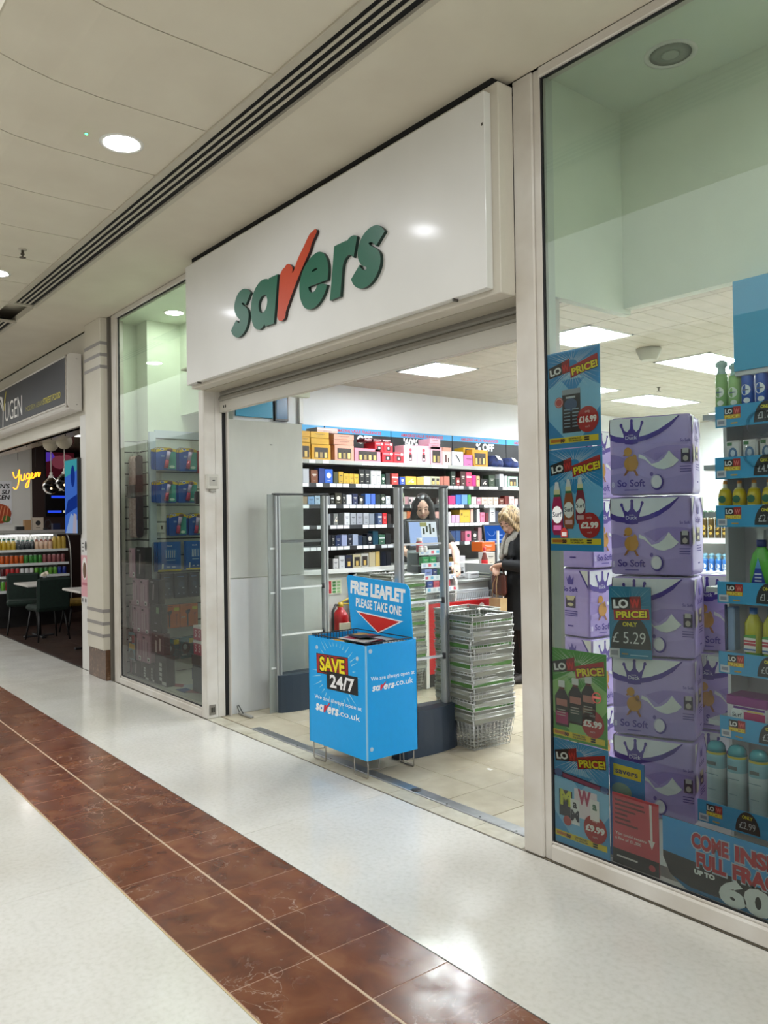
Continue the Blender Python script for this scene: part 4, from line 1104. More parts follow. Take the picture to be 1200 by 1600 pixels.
# ================================================================ fire extinguisher and its signs
EX, EY = -6.64, 1.89
t = thing('fire_extinguisher', 'red fire extinguisher with yellow handle by the white cupboard', 'fire extinguisher', (EX, EY, 0.0))
MB().lathe([(0.07, 0.0), (0.085, 0.02), (0.085, 0.52), (0.078, 0.58), (0.05, 0.625), (0.03, 0.64), (0.03, 0.66)], 'b3161c:0.25', (EX, EY, 0.012), 20).build('cylinder', t)
MB().box(EX+0.03, EX+0.087, EY-0.06, EY+0.06, 0.36, 0.52, 'd8d0b8:0.5', 0.002).build('label', t)
MB().lathe([(0.028, 0), (0.03, 0.02), (0.022, 0.05)], 'c8a834:0.4', (EX, EY, 0.67), 12).build('valve', t)
MB().tube([(EX, EY+0.0, 0.71), (EX+0.01, EY+0.05, 0.735), (EX+0.02, EY+0.15, 0.775)], 0.010, 'd2b840:0.4', 6).build('handle', t)
MB().tube([(EX, EY+0.0, 0.70), (EX+0.01, EY+0.06, 0.70), (EX+0.02, EY+0.16, 0.69)], 0.008, 'd2b840:0.4', 6).build('lever', t)
MB().tube([(EX, EY-0.02, 0.69), (EX+0.03, EY-0.08, 0.70), (EX+0.05, EY-0.13, 0.64), (EX+0.05, EY-0.13, 0.45), (EX+0.04, EY-0.10, 0.30)], 0.013, '141414:0.5', 8).build('hose', t)
t = thing('safety_notice', 'small red and green fire notice on the white cupboard above the extinguisher', 'notice', (-6.71, 1.85, 0.9))
MB().box(-6.72, -6.712, 1.77, 1.96, 0.80, 0.945, 'dcdcc8:0.5').build('plate', t)
P = Print((-6.712, 1.77, 0.80), (0, 1, 0), (0, 0, 1), (1, 0, 0), 0.0008)
P.rect(0.005, 0.01, 0.06, 0.135, 'b8242c'); P.rect(0.022, 0.05, 0.032, 0.11, 'e4e0dc'); 
for i in range(4):
    for j in range(2): P.rect(0.075+0.055*j, 0.012+0.032*i, 0.115+0.055*j, 0.034+0.032*i, '4f8a4c' if j == 0 else '9cc08a', True)
P.build('pictograms', t)

# ================================================================ checkout
ck = thing('checkout_counter', 'white and red checkout counter with wire tray in front', 'counter', (-5.8, 2.6, 0))
MB().box(-5.54, -5.50, 2.06, 2.975, 0.12, 0.765, 'b4161c:0.35', 0.004).build('red_panel', ck)
MB().box(-6.15, -5.52, 2.06, 3.75, 0.0, 0.12, '2c2a28:0.5').build('plinth', ck)
MB().box(-6.10, -5.48, 2.015, 2.06, 0.0, 0.80, 'dcdad2:0.4', 0.006).build('end_panel', ck)
MB().box(-6.15, -5.66, 2.06, 3.75, 0.12, 0.92, 'c9c8c2:0.45').build('carcass', ck)
MB().box(-6.18, -5.62, 2.02, 3.8, 0.92, 0.95, '8a8c88:0.35', 0.006).build('worktop', ck)
P = Print((-5.50, 2.06, 0.12), (0, 1, 0), (0, 0, 1), (1, 0, 0), 0.0008)
P.rect(0.36, 0.53, 0.46, 0.57, 'b89a9a'); P.rect(0.49, 0.535, 0.62, 0.58, 'b89a9a'); P.ell(0.70, 0.57, 0.04, 0.045, 'ddd0d0', 12); P.ell(0.755, 0.53, 0.03, 0.03, 'ddd0d0', 12); P.build('panel_print', ck)
m = MB()
for y in [2.06+0.03*i for i in range(31)]: m.tube([(-5.52, y, 0.77), (-5.50, y, 0.845)], 0.0025, 'b4b6b4:0.3:0.6', 4)
for z, x in ((0.77, -5.52), (0.845, -5.50)): m.tube([(x, 2.06, z), (x, 2.97, z)], 0.003, 'b4b6b4:0.3:0.6', 5)
tag(m.build('wire_tray', ck), kind='stuff')
MB().box(-5.66, -5.52, 2.06, 2.97, 0.765, 0.772, 'a4a6a8:0.4').box(-5.64, -5.60, 2.3, 2.97, 0.772, 0.86, 'b8bcc0:0.4', 0.004).build('tray_floor', ck)
def wing(y, x0, x1, z0, z1, face, nm):
    r = 0.08; pts = [(x0, z0), (x1-0.02, z0)]
    pts += [(x1-0.02+0.0, z0+0.02)]+[(x1-r+r*math.cos(a), z1-r+r*math.sin(a)) for a in [PI/2*k/6 for k in range(7)]]+[(x0, z1)]
    m = MB(); m.prism(pts, (0, y, 0), (1, 0, 0), (0, 0, 1), (0, 0.025, 0), face, 'e6e6e2:0.4'); return m.build(nm, ck)
wing(2.42, -6.05, -5.50, 0.77, 1.02, 'd6d6d0:0.4', 'side_wing'); wing(3.02, -6.15, -5.44, 0.70, 1.09, '85898a:0.45', 'side_wing')
for i in range(3): MB().box(-5.95, -5.62, 3.005, 3.02, 0.93+0.03*i, 0.94+0.03*i, 'b0b4a8:0.4').build('vent_slat', ck)
# tills
def till(x, y, z, w, h, yaw, lean, label, scr):
    t = thing('till_screen', label, 'till screen', (x, y, z-0.2), None, 0)
    R = Matrix.Rotation(yaw, 4, 'Z') @ Matrix.Rotation(lean, 4, 'Y')
    def tf(mb):
        mb.v = [tuple((R @ Vector(p))+Vector((x, y, z))) for p in mb.v]; return mb
    tf(MB().box(-0.03, 0.0, -w/2, w/2, 0, h, '121316:0.35', 0.006)).build('casing', t)
    P = Print((0.0, -w/2, 0), (0, 1, 0), (0, 0, 1), (1, 0, 0), 0.0008); scr(P, w, h)
    tf(P.mb).build('display', t)
    MB().box(x-0.07, x+0.0, y-0.06, y+0.06, z-0.06-0.22, z+0.03, '15161a:0.4', 0.01).build('stand', t)
emit('till_blue', '9db4e0', 0.9); emit('till_pale', 'd4dce4', 0.9); emit('till_green', '9a9a62', 0.8); emit('till_dark', '4a5040', 0.6); emit('till_blue2', '2450a0', 0.8); emit('till_blue3', '7ca0e0', 0.8)
def scr1(P, w, h):
    P.rect(0.02, 0.03, w-0.02, h-0.02, 'till_pale'); P.rect(0.02, 0.03, 0.14, h-0.02, 'till_blue'); P.rect(0.145, 0.035, w-0.022, 0.11, 'till_blue'); P.rect(0.13, h-0.065, 0.20, h-0.025, 'till_green')
    for i in range(4): P.rect(0.155+0.034*i, 0.14+0.02*(i % 2), 0.175+0.034*i, 0.2+0.02*(i % 3), 'till_dark', True)
    P.l += 1
def scr2(P, w, h):
    P.rect(0.015, 0.03, w-0.015, h-0.015, 'till_blue2'); P.ring(0.1, h-0.08, 0.045, 0.05, 'till_blue3', 16, 180, 360); P.rect(0.05, 0.06, w-0.06, 0.075, 'till_blue3'); P.rect(0.16, 0.11, 0.24, 0.125, 'till_blue3')
till(-5.72, 2.23, 1.27, 0.32, 0.28, -0.35, -0.22, 'large black till screen with a blue display in front of the cashier', scr1)
till(-6.0, 3.52, 1.25, 0.30, 0.24, -0.2, -0.2, 'smaller till screen with a dark blue display beside the bowed customer', scr2)
# sweets rack on the counter, four tiers with white price strips
rk = thing('sweets_rack', 'clear tiered sweets rack with white price strips under the till screen', 'display rack', (-5.62, 2.25, 0.77))
for i, z in enumerate((1.235, 1.115, 1.0, 0.89)):
    x = -5.60+0.03*i
    MB().box(x-0.14, x, 2.05, 2.46, z, z+0.008, 'c4ccd0:0.2').build('tier', rk)
    MB().box(x, x+0.004, 2.05, 2.46, z-0.02, z+0.028, 'dfe4ea:0.3').build('price_strip', rk)
    P = Print((x+0.004, 2.05, z-0.02), (0, 1, 0), (0, 0, 1), (1, 0, 0), 0.0006)
    for q in range(6): P.rect(0.02+0.065*q, 0.012, 0.055+0.065*q, 0.04, ['9fb4d8', 'b8c4dc', 'd85a6a', '6ab4d8', 'c4ccd8', 'aab8d0'][(q+i) % 6], True)
    P.l += 1; P.build('strip_print', rk)
MB().box(-5.76, -5.75, 2.04, 2.47, 0.772, 1.26, '9aa0a4:0.3').build('back_plate', rk)
SW = [(1.123, [('1f8a4a', 0.09), ('1f8a4a', 0.09), ('5a5e62', 0.14)]), (1.008, [('7a8ac4', 0.1), ('24306e', 0.06), ('2a5a48', 0.1), ('20242c', 0.09)]), (0.898, [('26408a', 0.08), ('c4485a', 0.08), ('dd8aa0', 0.07), ('c84a5a', 0.07)])]
nm = {'1f8a4a': 'green', '5a5e62': 'grey', '7a8ac4': 'lilac blue', '24306e': 'navy', '2a5a48': 'dark green', '20242c': 'black', '26408a': 'blue', 'c4485a': 'red', 'dd8aa0': 'pink', 'c84a5a': 'coral red'}
for r_, (z, its) in enumerate(SW):
    y = 2.08; seen = {}
    for c, w in its:
        seen[c] = seen.get(c, 0)+1
        perfume_box(y, w-0.006, z, 0.075, c, 'text', '%s%s sweet packet on the %s tier of the sweets rack' % ('second ' if seen[c] > 1 else '', nm[c], ['upper', 'middle', 'lower'][r_]), 'sweet packets on the rack', 0.05, -5.585+0.03*(r_+1)-0.03, 'sweet_packet', 'sweet packet'); y += w
def tub(x, y, z, r, h, body, cap, label, name='tub', cat='tub'):
    m = MB(); m.lathe([(r*0.95, 0), (r, h*0.05), (r, h*0.7), (r*0.75, h*0.76)], body+':0.35', (x, y, z), 14)
    o = solid(name, m, label, cat)
    MB().lathe([(r*0.82, h*0.76), (r*0.82, h*0.98), (r*0.75, h)], cap+':0.4', (x, y, z), 14).build('lid', o); return o
tub(-5.64, 2.09, 1.245, 0.030, 0.13, 'c05a60', 'e4e0dc', 'pink tub with a white lid left of the large till screen')
tub(-5.60, 2.075, 1.245, 0.022, 0.055, 'd8d4d0', 'ece8e4', 'low white pot left under the large till screen'); tub(-5.60, 2.13, 1.245, 0.022, 0.055, 'd8d4d0', 'ece8e4', 'low white pot right under the large till screen')
# goods round the second till
def bottle(x, y, z, r, h, bands, label, name='bottle', cat='bottle', seg=14):
    """bands: [(frac radius, frac height, colour)]"""
    prof = [(b[0]*r, b[1]*h) for b in bands]
    m = MB(); m.lathe(prof, None, (x, y, z), seg, mats=[b[2] for b in bands[:-1]]); return solid(name, m, label, cat)
bottle(-5.78, 3.10, 0.952, 0.036, 0.30, [(0.9, 0, '1c0f10:0.15'), (1, 0.04, '1c0f10:0.15'), (1, 0.3, 'b01c24:0.3'), (0.96, 0.58, '6a3a34:0.15'), (0.4, 0.82, 'c4aaaa:0.2'), (0.38, 0.88, 'b8242c:0.3'), (0.4, 0.9, 'b8242c:0.3'), (0.4, 1.0, 'b8242c:0.3')], 'small cola bottle with red label and cap beside the second till')
for (x, y, z, w, d, h, c, lab) in ((-5.75, 3.16, 0.952, 0.17, 0.14, 0.11, 'c4ac48', 'yellow counter box beside the cola bottle'), (-5.85, 3.2, 1.065, 0.13, 0.12, 0.13, 'd8d2cc', 'white crumpled carton on the yellow counter box'),
        (-5.95, 3.24, 1.20, 0.20, 0.16, 0.10, 'd8641c', 'orange carton piled in front of the customer'), (-5.80, 2.74, 0.952, 0.10, 0.08, 0.16, 'e4e4e4', 'white tall carton behind the cashier hand'), (-5.72, 2.80, 0.952, 0.16, 0.05, 0.06, 'e8e8ea', 'white strip of tags lying on the worktop'),
        (-6.0, 2.88, 0.952, 0.08, 0.08, 0.20, 'b08a44', 'tan carton standing behind the white cartons'), (-6.02, 2.97, 0.952, 0.09, 0.08, 0.21, 'e2e0e2', 'white carton standing right of the tan carton'), (-5.9, 2.58, 0.952, 0.07, 0.08, 0.19, 'e6dcdc', 'white narrow carton beside the cashier arm')):
    perfume_box(y, w, z, h, c, 'text', lab, None, d, x, 'carton', 'carton')
MB_ = MB().box(-5.60, -5.57, 2.50, 2.60, 1.02, 1.05, '16181c:0.4', 0.006); solid('card_reader', MB_, 'black card reader under the cashier hand', 'card reader')
m = MB(); m.add([(-5.72, 3.24, 1.0), (-5.70, 3.55, 1.0), (-5.78, 3.53, 1.42), (-5.80, 3.26, 1.42)], [(0, 1, 2, 3)], 'clear_plastic'); solid('clear_screen', m.box(-5.74, -5.72, 3.24, 3.26, 0.95, 1.42, 'b8bcbc:0.3'), 'clear plastic screen panel beside the second till', 'screen')

# ================================================================ PEOPLE
def remeshed(mb, name, mat, parent, voxel=0.007, smooth=4):
    me = bpy.data.meshes.new('b'); me.from_pydata(mb.v, [], mb.f); me.update()
    ob = bpy.data.objects.new('b', me); COL.objects.link(ob)
    r = ob.modifiers.new('r', 'REMESH'); r.mode = 'VOXEL'; r.voxel_size = voxel; r.use_smooth_shade = True
    s = ob.modifiers.new('s', 'SMOOTH'); s.factor = 0.5; s.iterations = smooth
    dg = bpy.context.evaluated_depsgraph_get(); dg.update()
    m2 = bpy.data.meshes.new_from_object(ob.evaluated_get(dg)); bpy.data.objects.remove(ob)
    m2.materials.clear(); m2.materials.append(M(mat)); m2.name = name
    m2.transform(Matrix.Translation(-root_of(parent).location))
    m2.polygons.foreach_set('use_smooth', [True]*len(m2.polygons))
    o = bpy.data.objects.new(name, m2); COL.objects.link(o); o.parent = parent
    return o
def limb(m, pts, radii):
    for (p, q), (a, b) in zip(zip(pts[:-1], pts[1:]), zip(radii[:-1], radii[1:])):
        m.tube([p, q], a, 'x', 10, radii=[a, b])
    for p, r in zip(pts, radii): m.ball(p, r, 'x', 10, 6)
    return m
class Figure:
    """forward = local +x, left = +y; joints in local metres, placed by base and yaw"""
    def __init__(s, base, yaw): s.T = Matrix.Translation(base) @ Matrix.Rotation(yaw, 4, 'Z')
    def put(s, mb): mb.v = [tuple(s.T @ Vector(p)) for p in mb.v]; return mb
    def loc(s, world): return s.T.inverted() @ Vector(world)
def hand(m, wrist, d, nrm, side, curl=0.5, sc=1.0):
    """palm along d, fingers curl toward nrm; side = direction the thumb leaves"""
    d, nrm, side = Vector(d).normalized(), Vector(nrm).normalized(), Vector(side).normalized()
    w = Vector(wrist)
    for t in (-0.026, -0.009, 0.009, 0.026):
        limb(m, [w+d*0.012*sc+side*t*0.6*sc, w+d*0.085*sc+side*t*sc], [0.014*sc, 0.0115*sc])
    for t, L in ((-0.028, 0.058), (-0.010, 0.074), (0.009, 0.08), (0.027, 0.072)):
        p = w+d*0.085*sc+side*t*sc; pts = [p]; a = 0.0
        for q, f in ((0.45, 0.5), (0.32, 0.9), (0.23, 1.0)):
            a += curl*f; v = d*math.cos(a)+nrm*math.sin(a); p = p+v*L*q*sc; pts.append(p)
        limb(m, pts, [0.0095*sc, 0.0088*sc, 0.008*sc, 0.007*sc])
    p = w+d*0.025*sc+side*0.026*sc
    q = p+(d*0.6+side*0.75+nrm*0.25).normalized()*0.04*sc; r = q+(d*0.85+side*0.2+nrm*0.35).normalized()*0.034*sc
    limb(m, [p, q, r], [0.013*sc, 0.0105*sc, 0.0085*sc])
def head_mesh(m, HT):
    h = MB()
    h.ball((0, 0, 0.125), 0.105, 'x', 20, 14, (0.93, 0.74, 1.0)); h.ball((0.022, 0, 0.055), 0.075, 'x', 16, 10, (0.86, 0.80, 0.95))
    h.ball((0.052, 0, 0.02), 0.034, 'x', 12, 8, (0.9, 1.0, 0.8)); h.ball((0.05, 0.034, 0.062), 0.034, 'x', 10, 8); h.ball((0.05, -0.034, 0.062), 0.034, 'x', 10, 8)
    h.tube([(0.088, 0, 0.115), (0.108, 0, 0.073)], 0.01, 'x', 8, radii=[0.008, 0.015]); h.ball((0.104, 0, 0.073), 0.015, 'x', 10, 6); h.ball((0.095, 0.012, 0.07), 0.009, 'x'); h.ball((0.095, -0.012, 0.07), 0.009, 'x')
    h.ball((0.082, 0, 0.043), 0.017, 'x', 10, 6, (0.8, 1.3, 0.5)); h.ball((0.08, 0, 0.033), 0.016, 'x', 10, 6, (0.8, 1.2, 0.55))
    for s in (-1, 1):
        h.ball((0.076, s*0.034, 0.128), 0.018, 'x', 10, 6, (0.8, 1.5, 0.6)); h.ball((-0.004, s*0.076, 0.09), 0.026, 'x', 10, 6, (0.7, 0.35, 1.1))
    m.v_off = len(m.v); o = len(m.v); m.v += [tuple(HT @ Vector(v)) for v in h.v]
    for f in h.f: m.f.append([o+i for i in f]); m.m.append('x'); m.sm.append(True)
def place_head(parent, fig, HT, down):
    for s in (-1, 1):
        e = MB(); e.ball((0.082, s*0.034, 0.103), 0.0135, 'cfa390:0.45', 12, 8, (0.8, 1.35, 0.8)); e.ball((0.0905, s*0.034, 0.0965), 0.005, '2a1c16:0.2', 10, 6, (0.5, 1.6, 0.5))
        e.tube([(0.088, s*0.018, 0.106), (0.0945, s*0.034, 0.098), (0.082, s*0.052, 0.106)], 0.0028, '1a1210', 5)
        e.v = [tuple(HT @ Vector(v)) for v in e.v]; fig.put(e).build('eye', parent)
        b = MB(); b.tube([(0.09, s*0.016, 0.126), (0.092, s*0.036, 0.132), (0.074, s*0.058, 0.127)], 0.0045, '2a1e18:0.8', 5); b.v = [tuple(HT @ Vector(v)) for v in b.v]; fig.put(b).build('eyebrow', parent)
    l = MB(); l.tube([(0.083, -0.022, 0.038), (0.094, -0.008, 0.041), (0.096, 0, 0.039), (0.094, 0.008, 0.041), (0.083, 0.022, 0.038)], 0.004, 'a05a54:0.45', 6); l.v = [tuple(HT @ Vector(v)) for v in l.v]; fig.put(l).build('lips', parent)
def blob(m, c, r, sc): m.ball(c, r, 'x', 16, 10, sc)
def torso(m, g=0.0):
    blob(m, (0, 0, 0.93), 0.165+g, (0.78, 1.0, 0.85)); blob(m, (0.005, 0, 1.08), 0.145+g, (0.74, 0.98, 1.0)); blob(m, (0.0, 0, 1.24), 0.165+g, (0.74, 1.02, 1.0))
    blob(m, (0.03, 0.075, 1.25), 0.075+g, (0.9, 1, 1)); blob(m, (0.03, -0.075, 1.25), 0.075+g, (0.9, 1, 1))
    limb(m, [(-0.01, -0.155, 1.375), (0, 0, 1.40), (-0.01, 0.155, 1.375)], [0.055+g, 0.07+g, 0.055+g])
def legs(m, g=0.0, top=0.88, bottom=0.09):
    for s in (-1, 1): limb(m, [(0, s*0.085, top), (0.01, s*0.088, 0.48), (-0.01, s*0.085, bottom)], [0.09+g, 0.058+g, 0.04+g])

# ---- the cashier behind the till
wf = Figure((-6.28, 2.70, 0.12), math.radians(-28))
woman = thing('person', 'woman with long black hair and a black top behind the till, looking down', 'person', (-6.28, 2.70, 0.12))
PLAT = solid('floor_platform', MB().box(-6.62, -6.16, 2.1, 3.6, 0.0, 0.115, '5a5650:0.6', 0.004), 'low grey standing platform behind the checkout counter', 'platform')
HTw = Matrix.Translation((0.015, 0, 1.455)) @ Matrix.Rotation(math.radians(-12), 4, 'Z') @ Matrix.Rotation(math.radians(16), 4, 'Y')
hw = wf.loc((-5.595, 2.53, 1.075)); 
LS, LE, LW = Vector((-0.01, 0.18, 1.365)), None, hw+Vector((-0.075, 0.02, 0.03))
LE = (LS+LW)/2+Vector((-0.02, 0.09, -0.09))
RS, RE, RW = Vector((-0.01, -0.18, 1.365)), Vector((0.06, -0.24, 1.12)), Vector((0.27, -0.15, 1.03))
m = MB(); torso(m); legs(m); limb(m, [(0, 0, 1.38), (0.01, 0, 1.47)], [0.058, 0.052])
limb(m, [LS, LE, LW], [0.05, 0.042, 0.028]); limb(m, [RS, RE, RW], [0.05, 0.042, 0.028]); head_mesh(m, HTw)
hand(m, LW, (hw-LW)+Vector((0, 0, -0.015)), (0.1, 0, -1), (0, -1, 0), 0.55); hand(m, RW, (1, 0.3, -0.1), (0, 0, -1), (0, 1, 0), 0.4)
for s in (-1, 1): limb(m, [(-0.02, s*0.085, 0.05), (0.13, s*0.09, 0.03)], [0.04, 0.03])
remeshed(wf.put(m), 'body', 'skin', woman, 0.006, 3)
m = MB(); torso(m, 0.014); limb(m, [LS, LS.lerp(LE, 0.62)], [0.066, 0.064]); limb(m, [RS, RS.lerp(RE, 0.62)], [0.066, 0.064]); limb(m, [(0, 0, 1.38), (0.0, 0, 1.405)], [0.07, 0.066])
remeshed(wf.put(m), 'top', 'black_cloth', woman, 0.008, 4)
m = MB(); legs(m, 0.014); blob(m, (0, 0, 0.9), 0.178, (0.8, 1.0, 0.7)); remeshed(wf.put(m), 'trousers', 'black_cloth', woman, 0.01, 3)
for s in (-1, 1):
    m = MB(); limb(m, [(-0.03, s*0.085, 0.045), (0.15, s*0.09, 0.035)], [0.047, 0.037]); remeshed(wf.put(m), 'shoe', '141416:0.5', woman, 0.008, 3)
h = MB(); h.ball((-0.02, 0, 0.134), 0.116, 'x', 20, 14, (0.93, 0.80, 1.0))
for s in (-1, 1):
    limb(h, [(0.045, s*0.045, 0.205), (0.045, s*0.078, 0.14), (0.03, s*0.092, 0.04), (0.03, s*0.105, -0.07), (0.06, s*0.115, -0.26)], [0.032, 0.03, 0.036, 0.042, 0.03])
    limb(h, [(-0.04, s*0.06, 0.12), (-0.05, s*0.07, 0.0), (-0.05, s*0.07, -0.14)], [0.06, 0.055, 0.04])
h.v = [tuple(HTw @ Vector(v)) for v in h.v]; remeshed(wf.put(h), 'hair', 'hair_black', woman, 0.007, 3)
place_head(woman, wf, HTw, True)
MB_ = MB(); MB_.box(0.135, 0.14, 0.07, 0.14, 1.24, 1.265, 'c4c8cc:0.4'); wf.put(MB_).build('name_badge', woman)

# ---- the customer, head bowed over her hands
cf = Figure((-5.14, 2.93, 0.0), math.radians(248))
cust = thing('person', 'customer with a blonde bob in a long black coat, head bowed, holding a paper bag', 'person', (-5.14, 2.93, 0.0))
HTc = Matrix.Translation((0.05, 0, 1.43)) @ Matrix.Rotation(math.radians(14), 4, 'Z') @ Matrix.Rotation(math.radians(30), 4, 'Y')
LS, LE, LW = Vector((0.0, 0.18, 1.345)), Vector((0.03, 0.25, 1.09)), Vector((0.195, 0.06, 1.115))
RS, RE, RW = Vector((0.0, -0.18, 1.345)), Vector((0.02, -0.265, 1.09)), Vector((0.20, -0.085, 1.09))
m = MB(); torso(m); legs(m); limb(m, [(0, 0, 1.37), (0.04, 0, 1.455)], [0.056, 0.052])
limb(m, [LS, LE, LW], [0.05, 0.042, 0.028]); limb(m, [RS, RE, RW], [0.05, 0.042, 0.028]); head_mesh(m, HTc)
hand(m, LW, (0.5, -0.8, -0.15), (0.2, 0, -1), (0.8, 0.3, 0.3), 0.7); hand(m, RW, (0.5, 0.8, -0.2), (0.1, 0, -1), (0.8, -0.3, 0.3), 0.8)
remeshed(cf.put(m), 'body', 'skin', cust, 0.006, 3)
m = MB(); torso(m, 0.028); limb(m, [LS, LE, LE.lerp(LW, 0.93)], [0.072, 0.066, 0.05]); limb(m, [RS, RE, RE.lerp(RW, 0.93)], [0.072, 0.066, 0.05]); limb(m, [(0, 0, 1.36), (0.0, 0, 1.40)], [0.085, 0.075])
m.lathe([(0.1, 0.50), (0.235, 0.505), (0.225, 0.6), (0.20, 0.8), (0.19, 0.95), (0.15, 1.02)], 'x', (-0.01, 0, 0), 24, 0.82, 1.0); limb(m, [(0.12, 0.05, 1.33), (0.14, 0.09, 1.2)], [0.03, 0.03]); limb(m, [(0.12, -0.05, 1.33), (0.14, -0.09, 1.2)], [0.03, 0.03])
remeshed(cf.put(m), 'coat', 'black_cloth', cust, 0.009, 3)
m = MB(); legs(m, 0.016, 0.8); remeshed(cf.put(m), 'trousers', '141214:0.8', cust, 0.01, 3)
for s in (-1, 1):
    m = MB(); limb(m, [(-0.04, s*0.085, 0.05), (0.06, s*0.09, 0.045), (0.17, s*0.095, 0.032)], [0.046, 0.044, 0.032]); limb(m, [(-0.015, s*0.085, 0.05), (-0.012, s*0.085, 0.16)], [0.045, 0.05]); remeshed(cf.put(m), 'shoe', '2a2320:0.5', cust, 0.008, 3)
h = MB(); h.ball((-0.02, 0, 0.135), 0.12, 'x', 20, 14, (0.95, 0.82, 1.0))
for s in (-1, 1):
    limb(h, [(0.05, s*0.03, 0.205), (0.06, s*0.066, 0.15), (0.045, s*0.082, 0.07), (0.03, s*0.086, -0.01)], [0.03, 0.024, 0.026, 0.02])
    limb(h, [(-0.02, s*0.075, 0.12), (-0.02, s*0.085, 0.0), (0.0, s*0.08, -0.03)], [0.045, 0.04, 0.022])
limb(h, [(-0.07, 0, 0.12), (-0.075, 0, 0.02)], [0.075, 0.06]); limb(h, [(0.06, 0.03, 0.20), (0.08, 0.0, 0.175), (0.07, -0.05, 0.165)], [0.028, 0.018, 0.02])
h.v = [tuple(HTc @ Vector(v)) for v in h.v]; remeshed(cf.put(h), 'hair', 'hair_blonde', cust, 0.007, 3)
place_head(cust, cf, HTc, True)
m = MB(); limb(m, [(-0.03, -0.06, 1.43), (0.06, -0.075, 1.42), (0.135, -0.045, 1.33), (0.175, -0.05, 1.18)], [0.035, 0.04, 0.036, 0.028]); limb(m, [(-0.03, 0.06, 1.43), (0.06, 0.075, 1.42), (0.135, 0.04, 1.33), (0.165, 0.03, 1.22)], [0.035, 0.04, 0.034, 0.026]); limb(m, [(-0.06, -0.05, 1.43), (-0.07, 0, 1.43), (-0.06, 0.05, 1.43)], [0.035, 0.035, 0.035])
remeshed(cf.put(m), 'scarf', 'wool_grey', cust, 0.008, 3)
# brown handbag and paper carrier at her front
t = thing('handbag', 'dark brown leather handbag held against the customer', 'handbag', tuple(cf.T @ Vector((0.2, -0.04, 0.80))))
m = MB(); m.box(0.175, 0.235, -0.17, 0.09, 0.82, 1.03, '4a1e12:0.45', 0.025); cf.put(m).build('body', t)
m = MB(); m.tube([(0.205, -0.13, 1.02), (0.205, -0.11, 1.07), (0.215, -0.04, 1.09), (0.205, 0.04, 1.07), (0.205, 0.07, 1.02)], 0.008, '3a160c:0.5', 6); cf.put(m).build('handle', t)
t = thing('paper_bag', 'brown paper carrier bag hanging in front of the black coat', 'paper bag', tuple(cf.T @ Vector((0.25, 0.0, 0.45))))
pb = MB(); Wb = 0.13
pb.prism([(-Wb, 0.0), (Wb*0.9, 0.03), (Wb, 0.17), (Wb*0.95, 0.31), (-Wb*0.95, 0.34), (-Wb*0.85, 0.14)], (0.215, 0.02, 0.475), (0, -1, 0.05), (0, 0, 1), (0.07, 0, 0), 'paper_bag'); cf.put(pb).build('bag', t)
for x in (0.22, 0.28):
    m = MB(); m.tube([(x, -0.05, 0.79), (x-0.01, -0.045, 0.93), (x-0.05, 0.0, 1.05), (x-0.01, 0.03, 0.93), (x, 0.05, 0.79)], 0.004, 'a98d62:0.8', 5); cf.put(m).build('handle', t)
P = Print((0.2862, 0.07, 0.60), (0, -1, 0), (0, 0, 1), (1, 0, 0), 0.0006); P.ring(0.03, 0.04, 0.02, 0.025, '6a5236', 14); P.ring(0.07, 0.04, 0.02, 0.025, '6a5236', 14); P.rect(0.0, 0.0, 0.1, 0.008, '6a5236')
cf.put(P.mb).build('bag_print', t)

# ================================================================ RIGHT WINDOW: posters on the glass
def headline(P, cx, cy, w, ang, stacked=False):
    P.at(ang, cx, cy)
    if not stacked:
        P.poly([(-0.50*w, -0.075*w), (-0.06*w, -0.075*w), (-0.04*w, 0.14*w), (-0.49*w, 0.10*w)], '121214'); P.poly([(-0.22*w, -0.07*w), (-0.06*w, -0.07*w), (-0.035*w, 0.145*w), (-0.2*w, 0.115*w)], 'a01c1c')
        P.text('LO', -0.47*w, -0.04*w, 0.105*w, 'f2f2f2', 0.05, w=0.24*w); P.text('W', -0.215*w, -0.04*w, 0.105*w, 'd8302c', 0.05, w=0.15*w)
        P.poly([(-0.06*w, -0.19*w), (0.50*w, -0.13*w), (0.52*w, 0.06*w), (-0.05*w, 0.0)], 'b41c18'); P.text('PRICE!', -0.03*w, -0.155*w, 0.125*w, '301010', 0.08, w=0.53*w); P.text('PRICE!', -0.025*w, -0.15*w, 0.115*w, 'f2e020', 0.04, w=0.52*w)
    else:
        P.rect(-0.42*w, 0.0, 0.28*w, 0.30*w, '121214'); P.rect(0.02*w, 0.02*w, 0.28*w, 0.31*w, '8a1818'); P.text('LO', -0.38*w, 0.05*w, 0.2*w, 'f2f2f2', 0.05, w=0.36*w); P.text('W', 0.02*w, 0.05*w, 0.2*w, 'd8302c', 0.05, w=0.24*w)
        P.rect(-0.38*w, -0.25*w, 0.46*w, 0.0, 'b41c18'); P.text('PRICE!', 0.04*w, -0.2*w, 0.17*w, '301010', 0.08, w=0.78*w, al='c'); P.text('PRICE!', 0.04*w, -0.19*w, 0.155*w, 'f2e020', 0.04, w=0.74*w, al='c')
    P.at()
